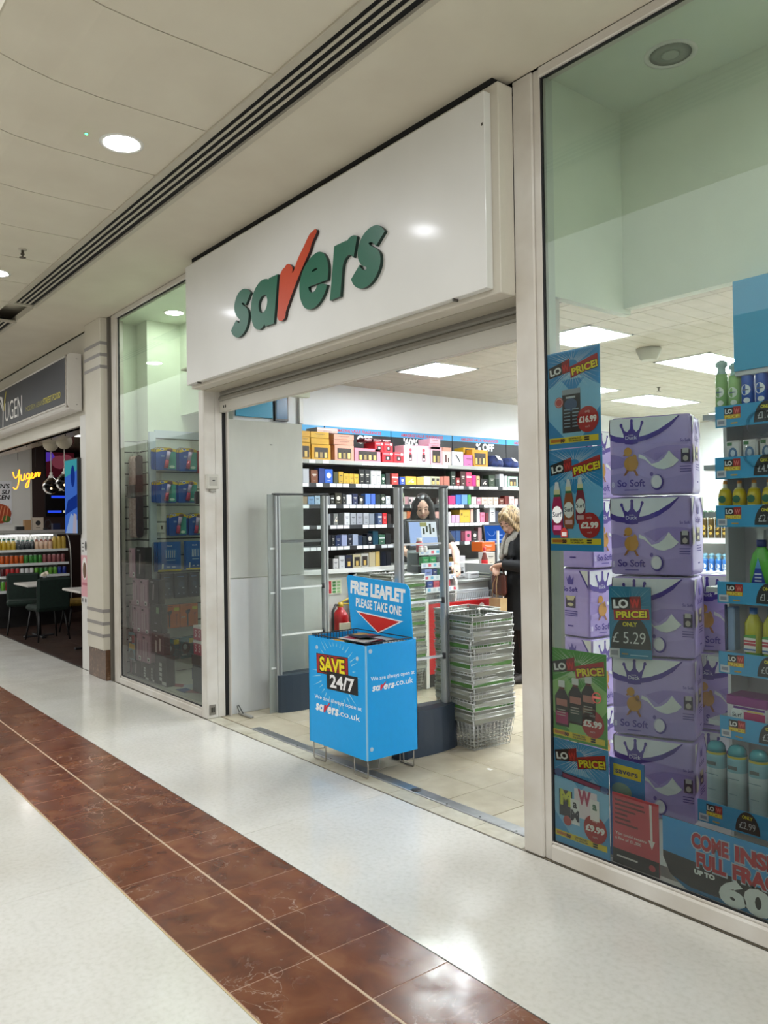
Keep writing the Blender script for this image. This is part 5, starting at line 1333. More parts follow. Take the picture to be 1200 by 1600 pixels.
def strip(P, w, z0, h=0.026):
    P.rect(0.012, z0, w-0.012, z0+h, 'e8d22a'); P.rect(0.02, z0+0.007, 0.10, z0+h-0.006, 'c87a20'); P.text('50', 0.075, z0+0.005, 0.015, '2a1a10', 0.06)
    P.text('DOWNLOAD', 0.12, z0+0.014, 0.008, '3a3420', 0.03); P.text('THE SAVERS APP', 0.12, z0+0.004, 0.007, '3a3420', 0.02); P.rect(w-0.085, z0+0.014, w-0.06, z0+0.021, '1a1a1a'); P.rect(w-0.085, z0+0.004, w-0.06, z0+0.011, '1a1a1a')
def disc(P, cx, cy, r, price):
    P.ell(cx, cy, r, r, 'b4201f', 28); P.text('only', cx, cy+r*0.52, r*0.2, 'e4c8c4', 0.01, al='c'); P.text(price, cx, cy-r*0.2, r*0.45, 'f4f2f0', 0.05, w=r*1.65, al='c'); P.text('each', cx, cy-r*0.62, r*0.17, 'e4c8c4', 0.0, al='c')
def poster(x0, x1, z0, z1, base, light, label, name='window_poster'):
    t = thing(name, label, 'poster', ((x0+x1)/2, 0.024, z0))
    MB().box(x0, x1, 0.0235, 0.0255, z0, z1, base+':0.4').build('sheet', t)
    w, h = x1-x0, z1-z0
    P = Print((x0, 0.0235, z0))
    P.poly([(w*0.0, h*0.32), (w*0.0, h*0.62), (w*0.5, h*0.78), (w, h*0.6), (w, h*0.4), (w*0.62, h*0.06), (w*0.40, h*0.06)], light); P.poly([(w*0.28, h*0.70), (w*0.72, h*0.70), (w*0.5, h*0.55)], base)
    return t, P, w, h
# first: tall black pack, 16.99
t, P, w, h = poster(-2.372, -2.082, 1.857, 2.289, '2a92cc', '8cc8e6', 'blue low price poster at the top, black pack for 16.99, behind the right window')
P.burst(w*0.5, h*0.83, 0.03, 0.2, 44, 'e6f3fa', 0.5, 1.0, clip=(0.0, h*0.6, w, h)); headline(P, w*0.5, h*0.83, w*0.92, 9); P.build('headline', t)
P = Print((-2.372, 0.0225, 1.857)); P.rect(w*0.30, h*0.155, w*0.64, h*0.58, '151d26'); P.rect(w*0.30, h*0.545, w*0.64, h*0.60, '9aa4ae'); P.rect(w*0.37, h*0.505, w*0.55, h*0.525, 'c8d0d8'); P.ell(w*0.46, h*0.44, 0.035, 0.028, '3a5a80', 16)
for i in range(6):
    for j in range(2): P.rect(w*(0.33+0.16*j), h*(0.21+0.035*i), w*(0.45+0.16*j), h*(0.222+0.035*i), '8aa6ba', True)
P.l += 1; P.ell(w*0.24, h*0.475, 0.024, 0.024, 'c0504c', 16); P.ring(w*0.24, h*0.475, 0.017, 0.02, 'e8c4c0', 16); P.build('picture', t)
P = Print((-2.372, 0.0215, 1.857)); disc(P, w*0.77, h*0.27, 0.057, '£16.99'); P.build('price_disc', t)
P = Print((-2.372, 0.0225, 1.857)); strip(P, w, 0.022); P.build('app_strip', t)
# second: three bottles, 2.99
t, P, w, h = poster(-2.372, -2.078, 1.40, 1.853, '2a92cc', '78bfe6', 'blue low price poster second from the top, three fabric bottles for 2.99')
P.burst(w*0.5, h*0.83, 0.03, 0.19, 44, 'e6f3fa', 0.5, 1.0, clip=(0.0, h*0.6, w, h)); headline(P, w*0.5, h*0.835, w*0.92, 9); P.build('headline', t)
def fab(P, cx, cy, s, c1, c2):
    P.poly([(cx-0.020*s, cy+0.14*s), (cx+0.020*s, cy+0.14*s), (cx+0.034*s, cy+0.07*s), (cx+0.036*s, cy-0.04*s), (cx+0.025*s, cy-0.07*s), (cx-0.025*s, cy-0.07*s), (cx-0.036*s, cy-0.04*s), (cx-0.034*s, cy+0.07*s)], c1)
    P.rect(cx-0.02*s, cy+0.135*s, cx+0.02*s, cy+0.165*s, 'e8e2b8'); P.rect(cx-0.021*s, cy+0.128*s, cx+0.021*s, cy+0.14*s, '2a7a4a'); P.poly([(cx-0.018*s, cy+0.165*s), (cx+0.018*s, cy+0.165*s), (cx+0.010*s, cy+0.205*s), (cx-0.010*s, cy+0.205*s)], 'dfe2e6')
    P.ell(cx, cy+0.035*s, 0.034*s, 0.045*s, 'f0f0f0', 18); P.text('Surf', cx, cy+0.025*s, 0.026*s, '1c2440', 0.01, al='c'); P.rect(cx-0.025*s, cy-0.045*s, cx+0.025*s, cy-0.02*s, c2)
P = Print((-2.372, 0.0225, 1.40)); fab(P, w*0.60, h*0.38, 0.74, '8c1c34', 'd8b8bc'); fab(P, w*0.39, h*0.34, 0.80, 'a4582a', 'e0b8bc'); fab(P, w*0.175, h*0.29, 0.86, 'c01c64', 'd46aa4'); P.poly([(w*0.24, h*0.13), (w*0.37, h*0.13), (w*0.37, h*0.2), (w*0.305, h*0.235), (w*0.24, h*0.2)], 'b02820'); P.rect(w*0.26, h*0.145, w*0.35, h*0.185, 'e8dcd8')
P.build('picture', t)
P = Print((-2.372, 0.0215, 1.40)); disc(P, w*0.76, h*0.25, 0.056, '£2.99'); P.build('price_disc', t)
P = Print((-2.372, 0.0225, 1.40)); strip(P, w, 0.03); P.build('app_strip', t)
# third: green, dark bottles, 5.99
t, P, w, h = poster(-2.378, -2.076, 0.560, 0.962, '4c9f38', '9ccc7c', 'green low price poster, three dark bottles for 5.99')
P.burst(w*0.5, h*0.80, 0.03, 0.19, 44, 'e8f4dc', 0.5, 1.0, clip=(0.0, h*0.6, w, h)); headline(P, w*0.5, h*0.83, w*0.92, 9); P.build('headline', t)
def dark(P, cx, cy, s, lab, c2):
    P.poly([(cx-0.036*s, cy-0.075*s), (cx+0.036*s, cy-0.075*s), (cx+0.038*s, cy+0.055*s), (cx+0.015*s, cy+0.09*s), (cx-0.015*s, cy+0.09*s), (cx-0.038*s, cy+0.055*s)], '1e1614'); P.rect(cx-0.014*s, cy+0.088*s, cx+0.014*s, cy+0.1*s, '6a1c18'); P.rect(cx-0.018*s, cy+0.098*s, cx+0.018*s, cy+0.128*s, 'e2e6e4')
    P.rect(cx-0.03*s, cy+0.015*s, cx+0.03*s, cy+0.045*s, 'c08478'); P.rect(cx-0.034*s, cy-0.065*s, cx+0.034*s, cy-0.01*s, c2)
    for q in range(3): P.rect(cx-0.026*s, cy-0.005*s-0.012*q*s, cx+0.02*s, cy-0.001*s-0.012*q*s, 'c8c0b8', True)
    P.l += 1
P = Print((-2.378, 0.0225, 0.560)); dark(P, w*0.69, h*0.42, 1.0, '', '8a6a54'); dark(P, w*0.46, h*0.38, 1.0, '', '2a4a40'); dark(P, w*0.215, h*0.33, 1.0, '', 'b01c6c'); P.ring(w*0.84, h*0.53, 0.02, 0.024, 'c0504c', 16); P.rect(w*0.78, h*0.52, w*0.9, h*0.545, 'c86a60'); P.build('picture', t)
P = Print((-2.378, 0.0215, 0.560)); disc(P, w*0.755, h*0.235, 0.060, '£5.99'); P.build('price_disc', t)
P = Print((-2.378, 0.0225, 0.560)); strip(P, w, 0.012); P.build('app_strip', t)
# fourth: letter books, 9.99
t, P, w, h = poster(-2.376, -2.074, 0.091, 0.556, '4aa6da', '8cc8ea', 'blue low price poster at the bottom corner, letter gift packs for 9.99')
P.burst(w*0.5, h*0.86, 0.03, 0.17, 44, 'e6f3fa', 0.5, 1.0, clip=(0.0, h*0.66, w, h)); headline(P, w*0.5, h*0.87, w*0.9, 9)
P.poly([(0, h*0.70), (w, h*0.655), (w, h*0.60), (0.0, h*0.645)], '3a2a50'); P.poly([(w*0.2, h*0.68), (w*0.85, h*0.65), (w*0.85, h*0.615), (w*0.2, h*0.645)], 'a04a70'); P.ell(w*0.12, h*0.675, 0.022, 0.018, '5a7ab0', 12); P.ell(w*0.93, h*0.63, 0.02, 0.016, '5a7ab0', 12); P.build('headline', t)
P = Print((-2.376, 0.0225, 0.091))
P.rect(w*0.12, h*0.27, w*0.36, h*0.52, '1c2430'); P.text('M', w*0.24, h*0.38, 0.065, 'd8dc3a', 0.05, al='c', w=0.06); P.rect(w*0.40, h*0.30, w*0.80, h*0.57, 'ecdfe6'); P.text('W', w*0.58, h*0.44, 0.06, 'b83a64', 0.05, al='c', w=0.07); P.rect(w*0.33, h*0.22, w*0.49, h*0.46, 'f0f0f0'); P.text('a', w*0.41, h*0.38, 0.035, '2a2a30', 0.04, al='c'); P.text('M', w*0.41, h*0.26, 0.045, '3a3a44', 0.05, al='c'); P.rect(w*0.68, h*0.32, w*0.84, h*0.51, 'f2eeee'); P.text('a', w*0.76, h*0.42, 0.035, '4a7a60', 0.04, al='c')
P.ell(w*0.27, h*0.235, 0.022, 0.022, 'c0504c', 16); P.build('picture', t)
P = Print((-2.376, 0.0215, 0.091)); disc(P, w*0.76, h*0.24, 0.060, '£9.99'); P.build('price_disc', t)
P = Print((-2.376, 0.0225, 0.091)); strip(P, w, 0.03); P.build('app_strip', t)
# red notice, small blue poster behind it, big banner
t = thing('red_notice', 'red notice with a white down arrow at the bottom of the right window', 'notice', (-1.955, 0.035, 0.09))
MB().box(-2.066, -1.846, 0.034, 0.038, 0.091, 0.386, 'cc4854:0.35', 0.001).build('card', t)
P = Print((-2.066, 0.034, 0.091)); w, h = 0.22, 0.295
P.rect(0.0, 0.0, w, 0.062, '22201f'); P.rect(0.02, 0.03, 0.12, 0.037, 'd8d4d2'); P.ell(0.188, 0.030, 0.015, 0.013, 'c03a44', 16)
P.poly([(0.178, h-0.008), (0.190, h-0.010), (0.192, 0.14), (0.203, 0.14), (0.188, 0.105), (0.172, 0.14), (0.182, 0.14)], 'eeeaea')
for i, l in enumerate((0.14, 0.145, 0.10, 0.06, 0.075, 0.11)): P.rect(0.014, h-0.032-0.019*i, 0.014+l, h-0.024-0.019*i, '6a2028', True)
P.l += 1; P.text('You could receive', 0.014, h-0.172, 0.012, 'f0e0e0', 0.02, w=0.15); P.text('a fine of £1,000', 0.014, h-0.192, 0.012, 'f0e0e0', 0.02, w=0.125); P.build('print', t)
t = thing('small_poster', 'small blue and yellow poster half hidden behind the red notice', 'poster', (-2.0, 0.07, 0.30))
MB().box(-2.10, -1.93, 0.066, 0.070, 0.101, 0.52, '2a7ab4:0.4').build('sheet', t)
P = Print((-2.10, 0.066, 0.101)); P.rect(0.02, 0.345, 0.155, 0.395, 'd8c02a'); P.text('savers', 0.03, 0.358, 0.025, '2a3a60', 0.02, w=0.11); P.ell(0.06, 0.285, 0.05, 0.035, '7a9a8a', 14); P.build('print', t)
t = thing('window_banner', 'blue and black banner reading come inside for full fragrance, up to 60%', 'banner', (-1.3, 0.035, 0.09))
bw, bh = 1.5, 0.262
m = MB(); m.prism([(0.10, 0.0), (bw, 0.0), (bw, bh), (0.0, bh), (0.0, 0.10), (0.03, 0.04)], (-1.828, 0.034, 0.09), (1, 0, 0), (0, 0, 1), (0, 0.004, 0), '20211f:0.35'); m.build('sheet', t)
P = Print((-1.828, 0.034, 0.09)); P.poly([(0, 0.135), (bw, 0.125), (bw, bh), (0, bh)], '2fa2e2'); P.poly([(0.0, 0.125), (0.3, 0.11), (bw, 0.075), (bw, 0.126), (0, 0.155)], '2fa2e2'); P.poly([(0.04, 0.035), (0.10, 0.0), (bw, 0.0), (bw, 0.014), (0.12, 0.014)], '1f7ab0')
for i, (tx, x, z, w_) in enumerate((('COME', 0.125, 0.178, 0.15), ('INSIDE FOR', 0.30, 0.178, 0.42), ('FULL', 0.145, 0.108, 0.12), ('FRAGRANCE RANGE', 0.29, 0.108, 0.66))):
    P.text(tx, x-0.003, z-0.003, 0.058, 'c8d4e0', 0.085, w=w_+0.008); P.text(tx, x, z, 0.053, 'c02430', 0.055, w=w_)
P.text('UP TO', 0.135, 0.076, 0.017, 'eef2f2', 0.07, w=0.085); P.text('60%', 0.235, -0.004+0.012, 0.088, 'eef4f4', 0.06, w=0.34); P.text('OFF', 0.64, 0.008, 0.088, 'eef4f4', 0.06, w=0.3); P.build('lettering', t)

# ================================================================ toilet roll packs
PW, PD, PH = 0.385, 0.26, 0.377
def pack_proto():
    m = MB(); prof = []
    n = 5; r = 0.022
    for cx, cy, a0 in ((PW/2-r, PD/2-r, 0), (-PW/2+r, PD/2-r, 90), (-PW/2+r, -PD/2+r, 180), (PW/2-r, -PD/2+r, 270)):
        for k in range(n+1):
            a = math.radians(a0+90*k/n); prof.append((cx+r*math.cos(a), cy+r*math.sin(a)))
    rings = [(0.95, 0.0), (0.985, 0.006), (1.0, 0.03), (1.0, PH*0.48), (0.992, PH*0.5), (1.0, PH*0.52), (1.0, PH-0.03), (0.98, PH-0.008), (0.93, PH)]
    N = len(prof); o = len(m.v)
    for s, z in rings: m.v += [(x*s, y*s, z) for x, y in prof]
    for i in range(len(rings)-1):
        for k in range(N): m.f.append([o+i*N+k, o+i*N+(k+1) % N, o+(i+1)*N+(k+1) % N, o+(i+1)*N+k]); m.m.append('b2a0d6:0.3'); m.sm.append(True)
    m.f.append([o+k for k in range(N)][::-1]); m.m.append('b2a0d6:0.3'); m.sm.append(False)
    m.f.append([o+(len(rings)-1)*N+k for k in range(N)]); m.m.append('dcdce2:0.4'); m.sm.append(False)
    for i in range(3):
        for j in range(2): m.lathe([(0.053, 0), (0.045, 0.006), (0.022, 0.007), (0.02, 0.002)], 'dcdce2:0.4', (-0.112+0.112*i, -0.056+0.112*j, PH-0.002), 14)
    root = solid('toilet_roll_pack', m, 'purple toilet roll pack', 'toilet roll pack', 'stacked toilet roll packs', (0, 0, 0))
    P = Print((-PW/2, -PD/2-0.0006, 0), eps=0.0003)
    U = lambda x: (x-75)/855*PW; V = lambda y: (830-y)/740*PH
    pl = lambda pts, c: P.poly([(min(max(U(x), 0.006), PW-0.004), min(max(V(y), 0.008), PH-0.006)) for x, y in pts], c+':0.3')
    sm = lambda pts: smooth_poly(pts, 3)
    pl(sm([(75, 440), (160, 450), (330, 520), (200, 570), (75, 580)]), '9a86c4'); pl(sm([(430, 440), (600, 385), (820, 380), (925, 400), (925, 560), (820, 540), (700, 420), (560, 520)]), '9c88c6'); pl(sm([(75, 640), (300, 620), (560, 690), (925, 640), (925, 830), (75, 830)]), 'a998ce')
    pl([(75, 90), (800, 90), (720, 155), (600, 222), (480, 265), (390, 282), (235, 282), (150, 268), (75, 242)], 'e4e6e6')
    pl([(75, 242), (150, 268), (235, 282), (390, 282), (480, 265), (600, 222), (720, 155), (800, 90), (815, 92), (720, 200), (600, 270), (480, 312), (390, 330), (240, 335), (150, 325), (75, 300)], '4b3690')
    pl([(195, 165), (215, 160), (240, 215), (270, 232), (300, 200), (305, 130), (330, 130), (335, 200), (365, 235), (400, 205), (415, 150), (437, 155), (400, 250), (380, 345), (315, 352), (245, 345), (230, 250)], '4b3690')
    for x, y in ((207, 165), (318, 128), (428, 148)): P.ell(U(x), V(y), 0.0075, 0.0095, '4b3690', 10, True)
    P.l += 1; P.text('Little', U(312), V(268), 0.008, 'dcd8ea', 0.0, al='c'); P.text('Duck', U(312), V(302), 0.018, 'dcd8ea', 0.01, al='c', w=0.055)
    pl([(390, 445), (450, 470), (520, 545), (590, 530), (650, 490), (700, 425), (750, 480), (800, 520), (740, 570), (650, 600), (580, 590), (520, 560), (450, 500), (385, 480)], 'dfe2de')
    for x, y, rx, ry in ((308, 535, 76, 72), (275, 420, 42, 42), (345, 480, 22, 34)): P.ell(U(x), V(y), rx/855*PW, ry/740*PH, 'c08a34', 16, True)
    P.l += 1; pl([(235, 440), (222, 450), (238, 462), (255, 450)], 'a86a2a'); pl([(262, 590), (285, 600), (250, 645), (225, 650)], 'a0622c'); pl([(330, 600), (352, 592), (385, 650), (362, 655)], 'a0622c')
    P.text('So Soft', U(160), V(752), 0.034, '4b3690', 0.02, w=U(452)-U(160)); P.rect(U(235), V(790), U(380), V(780), '5d4a9a'); P.text('18', U(82), V(755), 0.026, 'e0dcec', 0.02, w=0.02)
    P.ell(U(575), V(718), 0.030, 0.038, '4b3690', 20); P.ell(U(567), V(712), 0.026, 0.033, 'c8c4d4', 20); P.ell(U(570), V(712), 0.022, 0.028, 'e2e0e4', 20); P.ell(U(520), V(640), 0.008, 0.01, '6a58a4', 12)
    P.text('So Soft', U(865), V(350), 0.014, '4b3690', 0.01, w=0.046, al='c'); P.rect(U(820), V(540), U(908), V(420), '3c3348'); P.rect(U(835), V(455), U(895), V(412), 'b8b4b0'); P.ell(U(865), V(505), 0.012, 0.014, 'b4aaa0', 10)
    for y in (575, 600, 622): P.rect(U(808), V(y+8), U(918), V(y), '5a4890', True)
    P.l += 1; P.build('front_print', root)
    for sgn, nm in ((1, 'end_print'), (-1, 'end_print')):
        P = Print((sgn*(PW/2+0.0006), -sgn*PD/2, 0), (0, sgn, 0), (0, 0, 1), (sgn, 0, 0), 0.0003); w = PD
        P.poly([(0.006, PH-0.006), (0.006, PH*0.76), (w*0.24, PH-0.006)], 'd8d6cc'); P.poly([(w-0.006, PH-0.006), (w-0.006, PH*0.76), (w*0.76, PH-0.006)], 'd8d6cc')
        P.poly([(w*0.76, PH-0.006), (w-0.006, PH*0.76), (w-0.006, PH*0.71), (w*0.72, PH-0.006)], '3f2c80'); P.poly([(w*0.24, PH-0.006), (0.006, PH*0.76), (0.006, PH*0.71), (w*0.28, PH-0.006)], '3f2c80')
        P.poly([(w*0.36, PH*0.9), (w*0.41, PH*0.84), (w*0.46, PH*0.92), (w*0.52, PH*0.84), (w*0.58, PH*0.9), (w*0.55, PH*0.77), (w*0.41, PH*0.77)], '5a4898'); P.text('So Soft', w*0.48, PH*0.665, 0.026, '4b3690', 0.02, al='c', w=w*0.42)
        P.rect(w*0.34, PH*0.42, w*0.62, PH*0.60, '4a3c50'); P.poly([(w*0.34, PH*0.60), (w*0.62, PH*0.60), (w*0.56, PH*0.53), (w*0.40, PH*0.53)], 'c8bc94'); P.ell(w*0.48, PH*0.47, w*0.09, PH*0.025, 'c8bc94', 12); P.poly([(0.008, PH*0.38), (0.008, PH*0.6), (w*0.09, PH*0.62), (w*0.24, PH*0.5), (w*0.16, PH*0.4)], 'c8c0a4')
        for z in (0.365, 0.33, 0.30): P.rect(w*0.32, PH*z, w*0.68, PH*(z+0.012), '4b3690', True)
        P.l += 1; P.rect(w*0.4, PH*0.14, w*0.56, PH*0.16, '4b3690'); P.build(nm, root)
    return root
PK = pack_proto(); first_pack = True
def pack_stack(cx, cy, ang, n, lab, z0=0.102, gap=0.003, jit=3):
    global first_pack
    for i in range(n):
        loc = (cx+random.uniform(-0.006, 0.006), cy+random.uniform(-0.005, 0.005), z0+i*(PH+0.008+gap)); rz = math.radians(ang+random.uniform(-jit, jit))
        label = 'purple toilet roll pack, %s from the bottom of %s' % (ORD[i], lab)
        if first_pack: first_pack = False; PK.location = loc; PK.rotation_euler = (0, 0, rz); PK['label'] = label
        else: dup(PK, loc, rz, label, 'stacked toilet roll packs')
pack_stack(-2.25, 0.69, 20, 5, 'the front stack in the window')
pack_stack(-2.87, 1.02, 88, 5, 'the stack behind the low price posters')
pack_stack(-2.05, 1.04, 12, 3, 'the stack behind the front stack', jit=6)
# low price card on the packs
t = thing('price_card', 'low price card showing 5.29 fixed to the front toilet roll stack', 'price card', (-2.27, 0.44, 0.86))
ang = math.radians(20); Uc = Vector((math.cos(ang), math.sin(ang), 0)); Nc = Vector((math.sin(ang), -math.cos(ang), 0)); oc = Vector((-2.375, 0.465, 0.865))
m = MB(); m.prism([(0, 0), (0.20, 0), (0.20, 0.345), (0, 0.345)], oc, Uc, (0, 0, 1), -Nc*0.004, '2a7ea0:0.3'); m.build('card', t)
P = Print(oc, Uc, (0, 0, 1), Nc, 0.0004); P.burst(0.10, 0.25, 0.02, 0.2, 36, '8cc4d8', 0.4, 1.0, clip=(0, 0.1, 0.2, 0.345))
A = [math.radians(a) for a in range(0, 181, 12)]
P.poly([(0.102+0.096*math.cos(a), 0.045+0.165*math.sin(a)) for a in A], '2c302c'); headline(P, 0.098, 0.235, 0.20, 3, True); P.text('ONLY', 0.10, 0.155, 0.02, 'd8cc30', 0.04, al='c', w=0.07)
P.text('£', 0.016, 0.075, 0.05, 'c8ccc8', 0.0); P.text('5.29', 0.068, 0.072, 0.058, 'c8ccc8', 0.0, w=0.105); P.rect(0.0, 0.0, 0.05, 0.045, 'c4c8cc'); P.rect(0.008, 0.012, 0.042, 0.035, '8a8e94'); P.rect(0.06, 0.018, 0.09, 0.024, 'b08a30'); P.rect(0.10, 0.015, 0.185, 0.019, '9ac4d4'); P.build('print', t)

# ================================================================ shelving on the right with cleaning goods
YR = 0.45
rs = thing('window_shelving', 'grey shelving stacked with cleaning products behind the right window', 'shelving', (-1.4, 0.7, 0.1))
MB().box(-1.86, -0.7, 0.80, 0.83, 0.1, 2.03, 'c8c5cc:0.5').build('back_panel', rs)
MB().box(-1.875, -1.86, YR+0.20, 0.83, 0.1, 2.0, 'd4d6d8:0.4').build('side_frame', rs)
LV = [(1.985, -1.795), (1.765, -1.80), (1.56, -1.80), (1.235, -1.80), (0.935, -1.80), (0.66, -1.80), (0.30, -1.87)]
for i, (z, x0) in enumerate(LV):
    yf_ = YR if i < 6 else YR-0.07
    sh_ = MB().box(-1.86, -0.7, yf_, 0.82, z-0.02, z+0.002, 'b0b4b8:0.4').build('shelf', rs)
    MB().box(x0, -0.7, yf_-0.012, yf_-0.006, z-0.062, z+0.03, '3a9ccf:0.35').build('price_strip', rs)
    P = Print((x0, yf_-0.012, z-0.062))
    for k in range(4):
        b = 0.02+0.36*k
        P.rect(b+0.02, 0.052, b+0.06, 0.082, '18181a'); P.rect(b+0.06, 0.052, b+0.092, 0.084, 'a02424'); P.text('LO', b+0.024, 0.057, 0.018, 'dcdcdc', 0.05, w=0.032); P.text('W', b+0.064, 0.057, 0.018, 'd86a60', 0.05, w=0.024); P.rect(b+0.02, 0.034, b+0.092, 0.052, 'c08a2a'); P.text('PRICE!', b+0.024, 0.037, 0.012, 'e8d84a', 0.04, w=0.064)
        cx = b+0.20; P.poly([(cx+0.052*math.cos(a), 0.008+0.085*math.sin(a)) for a in A], '26282a'); P.text('ONLY', cx, 0.064, 0.013, 'd8cc30', 0.05, al='c', w=0.045); P.text('£', cx-0.035, 0.022, 0.028, 'b8bcc0', 0.0); P.text(['1.79', '4.99', '2.00', '1.25', '0.99', '3.49', '2.99'][i], cx+0.008, 0.022, 0.03, 'b8bcc0', 0.0, al='c', w=0.05)
        P.rect(b-0.012, 0.006, b+0.03, 0.036, 'c8ccd4'); P.rect(b-0.006, 0.014, b+0.022, 0.028, '8a90a0'); P.rect(b+0.05, 0.012, b+0.08, 0.018, 'c09a4a')
    P.build('strip_print', rs)
def can(x, z, r, h, body, cap, disc_c, label, grp, y=None, band=None, old=None):
    y = y if y is not None else YR+0.03+r
    if old: return dup(old, (x, y, z), 0, label, grp)
    m = MB(); m.lathe([(0.94*r, 0), (r, 0.01*h), (r, 0.66*h), (0.86*r, 0.74*h)], None, (x, y, z), 18, mats=[body+':0.25']*3)
    if band: m.lathe([(r*1.005, 0.60*h), (r*1.005, 0.645*h)], band+':0.3', (x, y, z), 18, caps=False)
    o = solid('spray_can', m, label, 'spray can', grp, (x, y, z))
    MB().lathe([(0.84*r, 0.74*h), (0.62*r, 0.80*h), (0.60*r, 0.86*h), (0.95*r, 0.90*h), (0.90*r, 0.96*h), (0.4*r, h)], cap+':0.3', (x, y, z), 16).build('cap', o)
    P = Print((x-r*0.75, y-r*1.01, z), eps=0.0004)
    P.mb = MB(); n = 14
    def wrap(cx, cz, rx, rz, c, off):
        vs = [(x+ (r+off)*math.sin((cx+rx*math.cos(a))/r), y-(r+off)*math.cos((cx+rx*math.cos(a))/r), z+cz+rz*math.sin(a)) for a in [2*PI*k/n for k in range(n)]]
        P.mb.add(vs, [list(range(n))], c)
    wrap(0, 0.40*h, r*0.78, r*0.85, disc_c, 0.0012); wrap(0, 0.40*h, r*0.55, 0.012*h, '5a6a8a', 0.0022); wrap(0.2*r, 0.2*h, r*0.5, 0.05*h, disc_c, 0.0012)
    P.mb.build('label_print', o)
    return o
# top shelf
gA = 'spray cans on the top window shelf'
c1 = can(-1.80, 1.988, 0.027, 0.235, '8fb878', 'a9c4c0', 'e2e8e0', 'pale green spray can at the left end of the top window shelf', gA)
can(-1.74, 1.988, 0.027, 0.215, '98c07c', '9dc0bc', 'dfe8da', 'pale green spray can, second from the left on the top window shelf', gA)
c2 = can(-1.683, 1.988, 0.027, 0.225, '2a5ab4', '15206a', 'dfe6f0', 'blue spray can left of its twin on the top window shelf', gA)
can(-1.622, 1.988, 0.027, 0.225, '', '', '', 'blue spray can right of its twin on the top window shelf', gA, old=c2)
can(-1.565, 1.988, 0.026, 0.22, 'd86a98', 'b8d4dc', 'f0dce4', 'pink spray can on the top window shelf beside the frame edge', gA)
can(-1.51, 1.988, 0.026, 0.22, '7ab4d8', '2a6aa0', 'e4eaf0', 'light blue spray can beyond the pink one on the top window shelf', gA)
# second shelf: white plug-in packs
for i in range(5):
    x = -1.775+0.073*i; h = 0.10
    o = solid('freshener_pack', MB().box(x, x+0.066, YR+0.03, YR+0.08, 1.768, 1.768+h, 'd4d2d2:0.3', 0.008), 'white freshener pack, %s on the second window shelf' % ORD[i], 'pack', 'white packs on the second window shelf')
    P = Print((x, YR+0.03, 1.768)); P.ell(0.033, 0.04, 0.02, 0.03, ['5a7aa4', '6a88b0'][i % 2], 14); P.rect(0.008, 0.078, 0.03, 0.092, '3a7a4a'); P.ell(0.033, 0.045, 0.01, 0.015, 'c8d4e4', 10); P.mb.build('label_print', o)
# third shelf: pairs of white and yellow bottles
for i in range(5):
    x = -1.795+0.064*i
    o = bottle(x, YR+0.06, 1.562, 0.028, 0.135, [(0.95, 0, 'c8b01c:0.2'), (1, 0.06, 'd0b824:0.2'), (1, 0.55, 'd0b824:0.2'), (0.75, 0.72, 'd8cc80:0.3'), (0.35, 0.78, 'e0dcc8:0.4'), (0.35, 0.9, 'e89a4a:0.4'), (0.3, 1.0, 'e89a4a:0.4')], 'yellow wash bottle with green badge, %s on the third window shelf' % ORD[i])
    o['group'] = 'yellow bottles on the third window shelf'
    P = Print((x-0.02, YR+0.030, 1.562)); P.ell(0.02, 0.055, 0.017, 0.016, '2a6a4c', 14); P.rect(0.002, 0.012, 0.038, 0.03, 'e4dca8'); P.mb.build('label_print', o)
# fourth shelf: green trigger sprays
def trigger(x, z, y, label):
    m = MB(); m.lathe([(0.048, 0), (0.052, 0.01), (0.052, 0.10), (0.038, 0.145), (0.02, 0.17), (0.017, 0.185)], '56b03c:0.2', (x, y, z), 18, 1.0, 0.6)
    o = solid('spray_bottle', m, label, 'spray bottle', 'green trigger sprays on the fourth window shelf', (x, y, z))
    MB().lathe([(0.02, 0.175), (0.02, 0.205)], '1c2a6a:0.3', (x, y, z), 12).build('collar', o)
    m = MB(); m.prism([(-0.014, 0.205), (0.014, 0.205), (0.016, 0.245), (0.045, 0.252), (0.042, 0.272), (-0.035, 0.268), (-0.04, 0.25), (-0.014, 0.24)], (x, y-0.01, z), (1, 0, 0), (0, 0, 1), (0, 0.02, 0), 'c4c8c8:0.3'); m.build('trigger_head', o)
    P = Print((x-0.045, y-0.034, z), eps=0.0004); P.poly([(0.012, 0.012), (0.078, 0.012), (0.045, 0.13)], '1c3a9c'); P.poly([(0.032, 0.085), (0.058, 0.085), (0.045, 0.13)], '5a9ad0')
    for q in range(3): P.rect(0.03, 0.03+0.014*q, 0.06, 0.036+0.014*q, 'c8d4ec', True)
    P.mb.build('label_print', o)
for i in range(4): trigger(-1.645+0.118*i, 1.238, YR+0.07, 'green trigger spray bottle, %s from the left on the fourth window shelf' % ORD[i])
o = solid('blue_brush_pack', MB().box(-1.80, -1.765, YR+0.06, YR+0.11, 0.96, 1.15, '8aa4cc:0.3', 0.004).box(-1.805, -1.795, YR+0.05, YR+0.06, 0.96, 1.16, '16285a:0.3', 0.002), 'narrow blue and clear pack at the left of the fifth window shelf', 'pack')
